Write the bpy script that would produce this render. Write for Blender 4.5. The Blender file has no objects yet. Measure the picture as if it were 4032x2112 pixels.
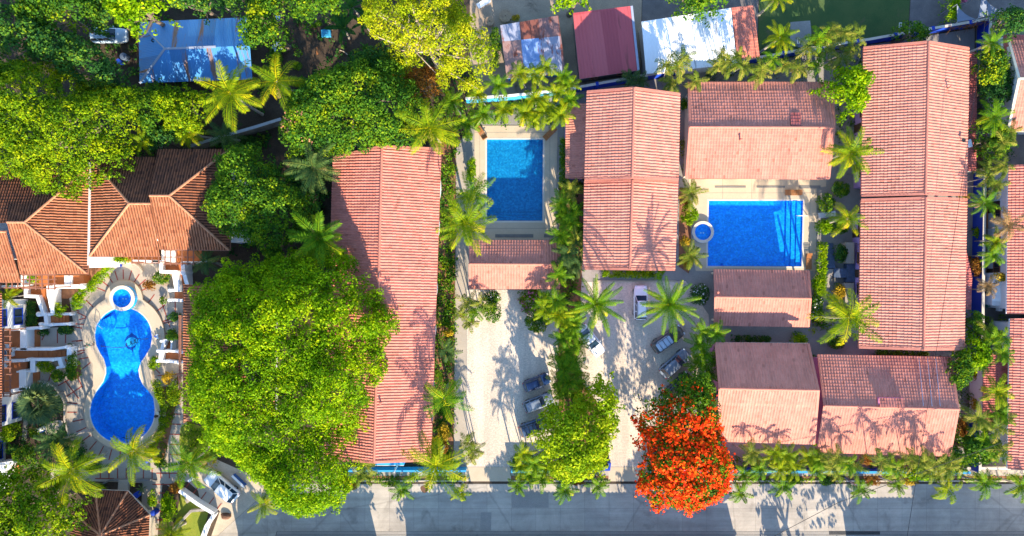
import bpy, bmesh, math, random
import numpy as np
from mathutils import Vector, Matrix
from mathutils.geometry import tessellate_polygon
R = math.radians
random.seed(7)
SC = bpy.context.scene
COL = SC.collection

# ---------------------------------------------------------------- camera, light, exposure
CAM_H = 87.0          # drone height in metres
PPM = 31.0            # photograph pixels per metre on the ground
cam_d = bpy.data.cameras.new('camera')
cam = bpy.data.objects.new('camera', cam_d); COL.objects.link(cam)
cam.location = (0, 0, CAM_H)
cam_d.sensor_width = 36.0
cam_d.lens = 36.0 * CAM_H / (4032 / PPM)
cam_d.clip_end = 2000.0
SC.camera = cam

SUN_EL, SUN_DX, SUN_DY = R(23.8), -0.235, 0.972      # light travels towards +Y and a little -X
wld = bpy.data.worlds.new('World'); SC.world = wld; wld.use_nodes = True
nt = wld.node_tree
bg = nt.nodes['Background']; sky = nt.nodes.new('ShaderNodeTexSky')
sky.sky_type = 'NISHITA'; sky.sun_disc = False; sky.sun_elevation = SUN_EL; sky.sun_rotation = R(166)
sky.air_density = 1.0; sky.dust_density = 0.1; sky.ozone_density = 3.5
nt.links.new(sky.outputs[0], bg.inputs[0]); bg.inputs[1].default_value = 0.15
sun_d = bpy.data.lights.new('sun', 'SUN'); sun_d.energy = 4.3; sun_d.angle = R(0.5); sun_d.color = (1.0, 0.875, 0.69)
sun = bpy.data.objects.new('sun', sun_d); COL.objects.link(sun)
sun.rotation_euler = Vector((SUN_DX * math.cos(SUN_EL), SUN_DY * math.cos(SUN_EL), -math.sin(SUN_EL))).to_track_quat('-Z', 'Y').to_euler()
sun.location = (20, -80, 60)
SC.view_settings.view_transform = 'Standard'; SC.view_settings.look = 'None'
SC.view_settings.exposure = 1.68; SC.view_settings.gamma = 1.0; SC.view_settings.use_curve_mapping = False
try:
    SC.cycles.max_bounces = 6; SC.cycles.diffuse_bounces = 3; SC.cycles.transparent_max_bounces = 8
    SC.cycles.use_denoising = True
except Exception:
    pass

# ---------------------------------------------------------------- helpers
def W(px, py, z=0.0):
    """a spot of the photograph, at height z, in metres on the site plan"""
    s = (CAM_H - z) / CAM_H / PPM
    return Vector(((px - 2016) * s, (1056 - py) * s, z))
def WP(pts, z=0.0): return [W(p[0], p[1], z) for p in pts]

def tag(o, label=None, cat=None, group=None, kind=None):
    if label: o['label'] = label
    if cat: o['category'] = cat
    if group: o['group'] = group
    if kind: o['kind'] = kind
    return o

def thing(name, loc, label, cat, group=None, rz=0.0):
    o = bpy.data.objects.new(name, None); COL.objects.link(o)
    o.empty_display_size = 0.3
    o.location = loc; o.rotation_euler = (0, 0, rz)
    return tag(o, label, cat, group)

class MB:
    """collects polygons and links them as ONE mesh object"""
    def __init__(s): s.v = []; s.f = []; s.uv = None
    def add(s, vs, fs):
        b = len(s.v); s.v += [tuple(v) for v in vs]; s.f += [tuple(i + b for i in f) for f in fs]; return s
    def box(s, c, d, rz=0.0, top=1.0):
        x, y, z = d[0] / 2, d[1] / 2, d[2] / 2
        ca, sa = math.cos(rz), math.sin(rz); vs = []
        for k, zz in ((1.0, -z), (top, z)):
            for a, b in ((-x, -y), (x, -y), (x, y), (-x, y)):
                a, b = a * k, b * k
                vs.append((c[0] + a * ca - b * sa, c[1] + a * sa + b * ca, c[2] + zz))
        return s.add(vs, [(3, 2, 1, 0), (4, 5, 6, 7), (0, 1, 5, 4), (1, 2, 6, 5), (2, 3, 7, 6), (3, 0, 4, 7)])
    def bar(s, a, b, w, h):
        """rectangular bar from a to b"""
        a, b = Vector(a), Vector(b); d = (b - a).normalized()
        up = Vector((0, 0, 1)) if abs(d.z) < 0.95 else Vector((1, 0, 0))
        sd = d.cross(up).normalized() * w / 2; u = sd.cross(d).normalized() * h / 2
        vs = [p + i * sd + j * u for p in (a, b) for i, j in ((-1, -1), (1, -1), (1, 1), (-1, 1))]
        return s.add(vs, [(3, 2, 1, 0), (4, 5, 6, 7), (0, 1, 5, 4), (1, 2, 6, 5), (2, 3, 7, 6), (3, 0, 4, 7)])
    def tube(s, pts, rad, n=6, cap=True):
        pts = [Vector(p) for p in pts]; m = len(pts)
        if not hasattr(rad, '__len__'): rad = [rad] * m
        vs = []
        for i, p in enumerate(pts):
            d = (pts[min(i + 1, m - 1)] - pts[max(i - 1, 0)])
            d = d.normalized() if d.length > 1e-6 else Vector((0, 0, 1))
            a = d.cross(Vector((0.13, 0.31, 1)) if abs(d.z) < 0.9 else Vector((1, 0.2, 0))).normalized(); b = d.cross(a)
            for k in range(n):
                t = 2 * math.pi * k / n
                vs.append(p + (a * math.cos(t) + b * math.sin(t)) * rad[i])
        fs = [(i * n + k, i * n + (k + 1) % n, (i + 1) * n + (k + 1) % n, (i + 1) * n + k) for i in range(m - 1) for k in range(n)]
        if cap: fs += [tuple(range(n))[::-1], tuple((m - 1) * n + k for k in range(n))]
        return s.add(vs, fs)
    def prism(s, poly, z0, z1, bottom=True):
        """vertical prism over a ground polygon (x, y)"""
        n = len(poly); a = sum(poly[i][0] * poly[(i + 1) % n][1] - poly[(i + 1) % n][0] * poly[i][1] for i in range(n))
        if a < 0: poly = poly[::-1]
        vs = [(p[0], p[1], z0) for p in poly] + [(p[0], p[1], z1) for p in poly]
        tr = [t for t in tessellate_polygon([[Vector((p[0], p[1], 0)) for p in poly]])]
        fs = []
        for t in tr:
            t = tuple(t); p, q, r = (Vector(poly[k][:2]) for k in t)
            if (q - p).cross(r - p) < 0: t = t[::-1]
            fs.append(tuple(k + n for k in t))
            if bottom: fs.append(t[::-1])
        fs += [(i, (i + 1) % n, n + (i + 1) % n, n + i) for i in range(n)]
        return s.add(vs, fs)
    def lathe(s, c, prof, n=16, cap=True):
        vs = [(c[0] + r * math.cos(2 * math.pi * k / n), c[1] + r * math.sin(2 * math.pi * k / n), c[2] + z) for r, z in prof for k in range(n)]
        m = len(prof)
        fs = [(i * n + k, i * n + (k + 1) % n, (i + 1) * n + (k + 1) % n, (i + 1) * n + k) for i in range(m - 1) for k in range(n)]
        if cap: fs += [tuple(range(n))[::-1], tuple((m - 1) * n + k for k in range(n))]
        return s.add(vs, fs)
    def sheet(s, poly, z, holes=()):
        rings = [[Vector((p[0], p[1], 0)) for p in r] for r in (poly, *holes)]
        flat = [p for r in rings for p in r]; fs = []
        for t in tessellate_polygon(rings):
            t = tuple(t); p, q, r = (flat[k].to_2d() for k in t)
            fs.append(t if (q - p).cross(r - p) > 0 else t[::-1])
        return s.add([(p.x, p.y, z) for p in flat], fs)
    def build(s, name, m, parent=None, smooth=False, bev=0.0):
        off = Vector((0, 0, 0))
        me = bpy.data.meshes.new(name)
        me.from_pydata(s.v, [], s.f); me.update()
        o = bpy.data.objects.new(name, me); COL.objects.link(o)
        if m: me.materials.append(m)
        if parent:
            o.parent = parent
        if smooth: me.shade_smooth()
        if bev > 0:
            b = o.modifiers.new('edge', 'BEVEL'); b.width = bev; b.segments = 2; b.limit_method = 'ANGLE'
        return o

def child(root, mbx, name, m, parent=None, **k):
    """build in site coordinates, then hang it on its thing (whose Empty stands at its base, unrotated)"""
    base = root.location
    mbx.v = [(v[0] - base.x, v[1] - base.y, v[2] - base.z) for v in mbx.v]
    o = mbx.build(name, m, parent or root, **k)
    return o

def npmesh(name, V, F, m, parent=None, var=None, uv=None, smooth=False):
    """quads from numpy arrays; var = a value per face"""
    me = bpy.data.meshes.new(name); nv, nf, k = len(V), len(F), F.shape[1]
    me.vertices.add(nv); me.vertices.foreach_set('co', np.asarray(V, np.float32).ravel())
    me.loops.add(nf * k); me.loops.foreach_set('vertex_index', np.asarray(F, np.int32).ravel())
    me.polygons.add(nf); me.polygons.foreach_set('loop_start', np.arange(0, nf * k, k, dtype=np.int32))
    me.update(calc_edges=True)
    if var is not None:
        at = me.attributes.new('var', 'FLOAT', 'FACE'); at.data.foreach_set('value', np.asarray(var, np.float32))
    if smooth: me.polygons.foreach_set('use_smooth', np.ones(nf, bool))
    if m: me.materials.append(m)
    o = bpy.data.objects.new(name, me); COL.objects.link(o)
    if parent: o.parent = parent
    return o

def copy_tree(o, parent=None):
    c = o.copy(); COL.objects.link(c)
    if parent: c.parent = parent
    for ch in [x for x in bpy.data.objects if x.parent is o]: copy_tree(ch, c)
    return c

# ---------------------------------------------------------------- materials
def nodes(m):
    m.use_nodes = True; t = m.node_tree; return t, t.nodes, t.links, t.nodes['Principled BSDF']
def ramp(N, stops, interp='LINEAR'):
    r = N.new('ShaderNodeValToRGB'); cr = r.color_ramp; cr.interpolation = interp
    while len(cr.elements) < len(stops): cr.elements.new(0.5)
    for e, (p, c) in zip(cr.elements, stops): e.position = p; e.color = (*c, 1)
    return r
def noise(N, L, src, scale, detail=4, rough=0.6, dist=0.0):
    n = N.new('ShaderNodeTexNoise'); n.inputs['Scale'].default_value = scale; n.inputs['Detail'].default_value = detail
    n.inputs['Roughness'].default_value = rough; n.inputs['Distortion'].default_value = dist
    if src: L.new(src, n.inputs['Vector'])
    return n
def mixc(N, L, fac, a, b, mode='MIX'):
    x = N.new('ShaderNodeMix'); x.data_type = 'RGBA'; x.blend_type = mode
    for sock, val in ((x.inputs[0], fac), (x.inputs[6], a), (x.inputs[7], b)):
        if isinstance(val, (int, float)): sock.default_value = val
        elif isinstance(val, tuple): sock.default_value = (*val, 1) if len(val) == 3 else val
        else: L.new(val, sock)
    return x.outputs[2]

def mk(name, c1, c2=None, scale=1.5, rough=0.8, fine=0.0, fscale=14.0, bump=0.0, bscale=30.0, spec=0.3, metal=0.0, coat=0.0, stain=None, stain_at=0.62, stain_scale=0.35):
    m = bpy.data.materials.new(name); t, N, L, P = nodes(m)
    tc = N.new('ShaderNodeTexCoord'); src = tc.outputs['Object']
    P.inputs['Roughness'].default_value = rough; P.inputs['Metallic'].default_value = metal
    P.inputs['Specular IOR Level'].default_value = spec; P.inputs['Coat Weight'].default_value = coat
    if c2 is None: c2 = tuple(x * 0.86 for x in c1)
    n = noise(N, L, src, scale); r = ramp(N, [(0.3, c1), (0.7, c2)]); L.new(n.outputs[0], r.inputs[0]); out = r.outputs[0]
    if fine:
        f = noise(N, L, src, fscale, 5, 0.7); rr = ramp(N, [(0.25, (1 - fine,) * 3), (0.75, (1 + fine,) * 3)]); L.new(f.outputs[0], rr.inputs[0])
        out = mixc(N, L, 1.0, out, rr.outputs[0], 'MULTIPLY')
    if stain:
        s = noise(N, L, src, stain_scale, 6, 0.65, 0.6); sr = ramp(N, [(stain_at, (0, 0, 0)), (stain_at + 0.12, (1, 1, 1))]); L.new(s.outputs[0], sr.inputs[0])
        out = mixc(N, L, sr.outputs[0], out, stain)
    L.new(out, P.inputs['Base Color'])
    if bump:
        b = noise(N, L, src, bscale, 3); bn = N.new('ShaderNodeBump'); bn.inputs['Strength'].default_value = bump; bn.inputs['Distance'].default_value = 0.05
        L.new(b.outputs[0], bn.inputs['Height']); L.new(bn.outputs[0], P.inputs['Normal'])
    return m

def wear(m, scale, rng, amt):
    t = m.node_tree; N, L = t.nodes, t.links; P = N['Principled BSDF']; src = P.inputs['Base Color'].links[0].from_socket
    tc = N.new('ShaderNodeTexCoord'); mp = N.new('ShaderNodeMapping'); mp.inputs['Scale'].default_value = scale; L.new(tc.outputs['Object'], mp.inputs[0])
    n = noise(N, L, mp.outputs[0], 1.0, 5, .6, .5); r = ramp(N, [(rng[0], (amt,) * 3), (rng[1], (1.06,) * 3)]); L.new(n.outputs[0], r.inputs[0])
    L.new(mixc(N, L, 1.0, src, r.outputs[0], 'MULTIPLY'), P.inputs['Base Color'])

def mk_leaf(name, stops, trans=0.35, rough=0.55):
    """foliage: each leaf has its own tint (attribute var), patches of the crown differ a little"""
    m = bpy.data.materials.new(name); t, N, L, P = nodes(m)
    at = N.new('ShaderNodeAttribute'); at.attribute_name = 'var'
    tc = N.new('ShaderNodeTexCoord'); n = noise(N, L, tc.outputs['Object'], 0.28, 5, .65)
    ad = N.new('ShaderNodeMath'); ad.operation = 'MULTIPLY_ADD'; ad.inputs[1].default_value = 0.7; ad.inputs[2].default_value = -0.35
    L.new(n.outputs[0], ad.inputs[0])
    sm = N.new('ShaderNodeMath'); sm.operation = 'ADD'; L.new(ad.outputs[0], sm.inputs[0]); L.new(at.outputs['Fac'], sm.inputs[1])
    r = ramp(N, stops); L.new(sm.outputs[0], r.inputs[0])
    L.new(r.outputs[0], P.inputs['Base Color']); P.inputs['Roughness'].default_value = rough; P.inputs['Specular IOR Level'].default_value = 0.06
    tr = N.new('ShaderNodeBsdfTranslucent'); L.new(r.outputs[0], tr.inputs['Color'])
    mx = N.new('ShaderNodeMixShader'); mx.inputs[0].default_value = trans
    out = N['Material Output'] if 'Material Output' in N else [x for x in N if x.type == 'OUTPUT_MATERIAL'][0]
    L.new(P.outputs[0], mx.inputs[1]); L.new(tr.outputs[0], mx.inputs[2]); L.new(mx.outputs[0], out.inputs[0])
    return m

def mk_tile(name, cols, var=1.0, stain=None, stain_at=0.6, rough=0.7, groove=0.0, stain_scale=0.25):
    """roof tile: a tint per tile from its row and column (UV), weather stains over several tiles"""
    m = bpy.data.materials.new(name); t, N, L, P = nodes(m)
    uv = N.new('ShaderNodeUVMap'); uv.uv_map = 'uv'
    fl = N.new('ShaderNodeVectorMath'); fl.operation = 'FLOOR'; L.new(uv.outputs[0], fl.inputs[0])
    wn = N.new('ShaderNodeTexWhiteNoise'); wn.noise_dimensions = '2D'; L.new(fl.outputs[0], wn.inputs['Vector'])
    r = ramp(N, [(i / (len(cols) - 1), c) for i, c in enumerate(cols)]); L.new(wn.outputs['Value'], r.inputs[0])
    out = mixc(N, L, var, cols[len(cols) // 2], r.outputs[0])
    tc = N.new('ShaderNodeTexCoord')
    n = noise(N, L, tc.outputs['Object'], 0.6, 5, 0.65); rr = ramp(N, [(0.3, (0.86,) * 3), (0.7, (1.1,) * 3)]); L.new(n.outputs[0], rr.inputs[0])
    out = mixc(N, L, 1.0, out, rr.outputs[0], 'MULTIPLY')
    if stain:
        s = noise(N, L, tc.outputs['Object'], stain_scale, 7, 0.7, 0.8); sr = ramp(N, [(stain_at, (0, 0, 0)), (stain_at + 0.15, (1, 1, 1))]); L.new(s.outputs[0], sr.inputs[0])
        out = mixc(N, L, sr.outputs[0], out, stain)
    if groove:      # soot and leaf litter lie in the channels between the cover tiles
        fx = N.new('ShaderNodeSeparateXYZ'); L.new(uv.outputs[0], fx.inputs[0]); fr = N.new('ShaderNodeMath'); fr.operation = 'FRACT'; L.new(fx.outputs[0], fr.inputs[0])
        gr = ramp(N, [(.18, (1, 1, 1)), (.36, (groove,) * 3), (.64, (groove,) * 3), (.82, (1, 1, 1))]); L.new(fr.outputs[0], gr.inputs[0]); out = mixc(N, L, 1.0, out, gr.outputs[0], 'MULTIPLY')
    ms = N.new('ShaderNodeMapping'); ms.inputs['Scale'].default_value = (.30, .035, 1); L.new(uv.outputs[0], ms.inputs[0])
    sk = noise(N, L, ms.outputs[0], 1.0, 6, 0.7, 0.3); kr = ramp(N, [(0.30, (0.80,) * 3), (0.55, (1.0,) * 3), (0.75, (1.08,) * 3)]); L.new(sk.outputs[0], kr.inputs[0])
    out = mixc(N, L, 0.8, out, kr.outputs[0], 'MULTIPLY')
    od = ramp(N, [(0.975, (1, 1, 1)), (0.985, (0.72, 0.66, 0.62))], 'CONSTANT'); L.new(wn.outputs['Value'], od.inputs[0]); out = mixc(N, L, 1.0, out, od.outputs[0], 'MULTIPLY')
    L.new(out, P.inputs['Base Color']); P.inputs['Roughness'].default_value = rough; P.inputs['Specular IOR Level'].default_value = 0.3
    return m

M = {}
# ground
M['soil'] = mk('dark soil', (0.045, 0.030, 0.020), (0.085, 0.058, 0.038), 0.5, 0.95, 0.45, 6, 0.5, 8, stain=(0.035, 0.040, 0.016), stain_at=0.58)
M['redsoil'] = mk('red bed soil', (0.20, 0.085, 0.040), (0.30, 0.14, 0.07), 1.2, 0.95, 0.3, 9, 0.4, 12)
M['sand'] = mk('sandy yard', (0.42, 0.31, 0.21), (0.27, 0.20, 0.14), 0.35, 0.95, 0.25, 7, 0.3, 12, stain=(0.13, 0.095, 0.065), stain_at=0.60)
M['gravel'] = mk('pale gravel', (0.68, 0.555, 0.43), (0.57, 0.46, 0.355), 0.25, 0.95, 0.36, 5, 0.8, 7, stain=(0.42, 0.34, 0.26), stain_at=0.64)
M['concrete'] = mk('path concrete', (0.31, 0.285, 0.245), (0.235, 0.215, 0.19), 0.5, 0.9, 0.18, 7, 0.15, 20, stain=(0.16, 0.145, 0.125), stain_at=0.62)
M['conc_dark'] = mk('worn concrete', (0.22, 0.205, 0.185), (0.155, 0.145, 0.13), 0.5, 0.9, 0.2, 7, 0.15, 20, stain=(0.10, 0.09, 0.08), stain_at=0.6)
M['beige'] = mk('beige deck', (0.56, 0.44, 0.30), (0.48, 0.38, 0.26), 0.4, 0.85, 0.10, 8, 0.1, 25, stain=(0.46, 0.36, 0.25), stain_at=0.66)
M['pave'] = mk('paving concrete', (0.43, 0.36, 0.275), (0.35, 0.295, 0.235), 0.45, 0.9, 0.13, 7, 0.15, 20, stain=(0.25, 0.21, 0.17), stain_at=0.62)
M['kerb'] = mk('kerb concrete', (0.55, 0.44, 0.31), (0.42, 0.34, 0.25), 0.8, 0.9, 0.2, 7)
M['brick'] = mk('red brick strip', (0.34, 0.07, 0.045), (0.24, 0.05, 0.035), 3, 0.85, 0.2, 12)
M['lawn'] = mk('lawn', (0.038, 0.085, 0.022), (0.075, 0.11, 0.03), 0.3, 0.95, 0.5, 11, 0.6, 20, stain=(0.11, 0.095, 0.05), stain_at=0.60)  # shade lying on this lawn is put into its dark green
M['lawn2'] = mk('bright lawn', (0.16, 0.22, 0.02), (0.26, 0.26, 0.03), 0.8, 0.95, 0.45, 11, 0.6, 20)
M['darkgravel'] = mk('dark gravel', (0.115, 0.10, 0.095), (0.18, 0.155, 0.14), 0.8, 0.95, 0.35, 12, 0.5, 16)
M['terracotta'] = mk('terrace tile', (0.50, 0.16, 0.045), (0.40, 0.12, 0.035), 1.0, 0.6, 0.12, 9)
M['slate'] = mk('blue slate', (0.055, 0.085, 0.14), (0.10, 0.13, 0.19), 3, 0.6, 0.35, 7)
M['stone'] = mk('stone step', (0.36, 0.31, 0.26), (0.25, 0.22, 0.19), 1.5, 0.9, 0.25, 8)
# walls
M['white'] = mk('white render', (0.82, 0.80, 0.77), (0.74, 0.72, 0.68), 0.6, 0.8, 0.04, 9, stain=(0.60, 0.57, 0.52), stain_at=0.70, stain_scale=0.8)
M['cream'] = mk('cream render', (0.68, 0.60, 0.45), (0.60, 0.52, 0.38), 0.6, 0.8, 0.06, 9)
M['blue'] = mk('blue wall paint', (0.010, 0.055, 0.42), (0.008, 0.040, 0.33), 0.6, 0.6, 0.1, 9, stain=(0.03, 0.07, 0.30), stain_at=0.66)
M['skyblue'] = mk('sky blue paint', (0.05, 0.36, 0.60), (0.035, 0.27, 0.50), 0.6, 0.6, 0.08, 9)
M['teal'] = mk('teal paint', (0.10, 0.40, 0.42), (0.07, 0.30, 0.33), 0.8, 0.6, 0.08, 9)
M['lilac'] = mk('lilac render', (0.42, 0.27, 0.52), (0.35, 0.22, 0.45), 0.6, 0.8)
M['pinkwall'] = mk('pink render', (0.62, 0.22, 0.36), (0.52, 0.17, 0.30), 0.6, 0.8)
M['whitetop'] = mk('pale coping', (0.66, 0.58, 0.48), (0.52, 0.45, 0.37), 1.2, 0.85, 0.15, 9)
M['blockwall'] = mk('bare block wall', (0.24, 0.20, 0.16), (0.15, 0.12, 0.10), 0.8, 0.9, 0.25, 6)
M['brownband'] = mk('brown paint', (0.16, 0.075, 0.04), (0.11, 0.05, 0.03), 0.8, 0.8)
M['glass'] = mk('window glass', (0.02, 0.03, 0.045), (0.03, 0.045, 0.06), 1, 0.08, spec=0.6)
M['woodred'] = mk('red brown timber', (0.34, 0.15, 0.09), (0.25, 0.10, 0.06), 3, 0.7)
M['wood'] = mk('orange timber', (0.42, 0.17, 0.055), (0.30, 0.115, 0.04), 3, 0.6, 0.2, 20)
M['palewood'] = mk('weathered timber', (0.40, 0.27, 0.16), (0.25, 0.16, 0.10), 2, 0.8, 0.3, 12)
M['door'] = mk('dark timber door', (0.06, 0.035, 0.022), (0.09, 0.05, 0.03), 3, 0.6)
M['metal'] = mk('grey metal', (0.45, 0.46, 0.48), (0.36, 0.37, 0.39), 2, 0.4, metal=0.6)
M['whitemetal'] = mk('white enamel', (0.78, 0.78, 0.76), None, 2, 0.4)
M['black'] = mk('black rubber', (0.016, 0.016, 0.017), (0.024, 0.024, 0.025), 4, 0.75)
M['grating'] = mk('drain iron', (0.030, 0.032, 0.035), None, 4, 0.6)
# roofs
M['rooftile'] = mk_tile('pink roof tile', [(0.52, 0.190, 0.128), (0.57, 0.215, 0.148), (0.61, 0.24, 0.168)], 0.8, (0.46, 0.175, 0.13), 0.62)
M['rooftile_red'] = mk_tile('red roof tile', [(0.54, 0.165, 0.110), (0.595, 0.19, 0.132), (0.64, 0.22, 0.155)], 0.8, (0.28, 0.085, 0.055), 0.60)
M['roofsheet'] = mk_tile('deep red roof sheet', [(0.42, 0.10, 0.085), (0.46, 0.12, 0.10), (0.50, 0.14, 0.115)], 0.6, (0.30, 0.07, 0.06), 0.62)
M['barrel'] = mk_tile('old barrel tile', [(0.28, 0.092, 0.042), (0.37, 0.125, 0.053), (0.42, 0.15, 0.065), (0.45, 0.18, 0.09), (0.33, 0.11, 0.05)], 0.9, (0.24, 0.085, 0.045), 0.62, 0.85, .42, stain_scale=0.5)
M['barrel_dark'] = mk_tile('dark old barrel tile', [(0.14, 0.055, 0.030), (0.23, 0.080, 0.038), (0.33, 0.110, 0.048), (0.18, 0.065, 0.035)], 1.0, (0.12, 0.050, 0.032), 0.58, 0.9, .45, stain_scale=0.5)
M['ridge'] = mk('ridge tile', (0.54, 0.20, 0.135), (0.46, 0.16, 0.11), 1.5, 0.7, 0.1, 9)
M['ridge_old'] = mk('old ridge tile', (0.55, 0.26, 0.14), (0.40, 0.15, 0.07), 2.5, 0.85, 0.2, 9)
M['mortar'] = mk('ridge mortar', (0.68, 0.60, 0.52), (0.50, 0.42, 0.36), 4, 0.9, 0.2, 12)
M['pipe'] = mk('grey conduit', (0.33, 0.37, 0.46), None, 2, 0.6)
wear(M['gravel'], (.55, .045, 1), (.36, .58), .84)

# ---------------------------------------------------------------- roofs and buildings
def mk_sheet(name, base, rust, streak_at=0.55, panel=None, rough=0.45, metal=0.35, pscale=(0.55, 0.13), rscale=(0.9, 0.10)):
    """corrugated sheet: panels of slightly different age, rust in streaks that run down the slope (UV in metres)"""
    m = bpy.data.materials.new(name); t, N, L, P = nodes(m)
    uv = N.new('ShaderNodeUVMap'); uv.uv_map = 'uv'
    mp = N.new('ShaderNodeMapping'); mp.inputs['Scale'].default_value = (pscale[0], pscale[1], 1); L.new(uv.outputs[0], mp.inputs[0])
    fl = N.new('ShaderNodeVectorMath'); fl.operation = 'FLOOR'; L.new(mp.outputs[0], fl.inputs[0])
    wn = N.new('ShaderNodeTexWhiteNoise'); wn.noise_dimensions = '2D'; L.new(fl.outputs[0], wn.inputs['Vector'])
    pr = ramp(N, panel or [(0.0, tuple(x * 0.8 for x in base)), (1.0, tuple(min(1, x * 1.15) for x in base))]); L.new(wn.outputs['Value'], pr.inputs[0])
    ms = N.new('ShaderNodeMapping'); ms.inputs['Scale'].default_value = (rscale[0], rscale[1], 1); L.new(uv.outputs[0], ms.inputs[0])
    n = noise(N, L, ms.outputs[0], 1.0, 6, 0.7, 0.4); sr = ramp(N, [(streak_at, (0, 0, 0)), (streak_at + 0.06, (1, 1, 1))]); L.new(n.outputs[0], sr.inputs[0])
    out = mixc(N, L, sr.outputs[0], pr.outputs[0], rust)
    L.new(out, P.inputs['Base Color']); P.inputs['Roughness'].default_value = rough; P.inputs['Metallic'].default_value = metal
    return m
M['bluesheet'] = mk_sheet('blue roof sheet', (0.045, 0.21, 0.47), (0.20, 0.10, 0.06), 0.555, rough=0.5, metal=0.0, pscale=(0.45, 0.19))  # sky reflection and tree shade are put into the blue base
M['rustsheet'] = mk_sheet('rusty roof sheet', (0.30, 0.30, 0.36), (0.20, 0.055, 0.030), 0.53, panel=[(0.0, (0.20, 0.22, 0.33)), (0.22, (0.36, 0.38, 0.46)), (0.45, (0.33, 0.30, 0.33)), (0.62, (0.20, 0.06, 0.035)), (0.75, (0.34, 0.36, 0.42)), (0.9, (0.30, 0.12, 0.07)), (1.0, (0.20, 0.33, 0.60))], metal=0.0, rough=0.6, pscale=(0.42, 0.22), rscale=(0.7, 0.25))
M['whitesheet'] = mk_sheet('white roof sheet', (0.80, 0.80, 0.78), (0.42, 0.42, 0.42), 0.58, rough=0.5, metal=0.0)
M['redsheet'] = mk_sheet('plain red roof sheet', (0.46, 0.075, 0.085), (0.30, 0.055, 0.055), 0.58, panel=[(0, (0.38, 0.06, 0.07)), (.5, (.45, .07, .08)), (1, (0.50, 0.10, 0.105))], rough=0.5, metal=0.0)

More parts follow.
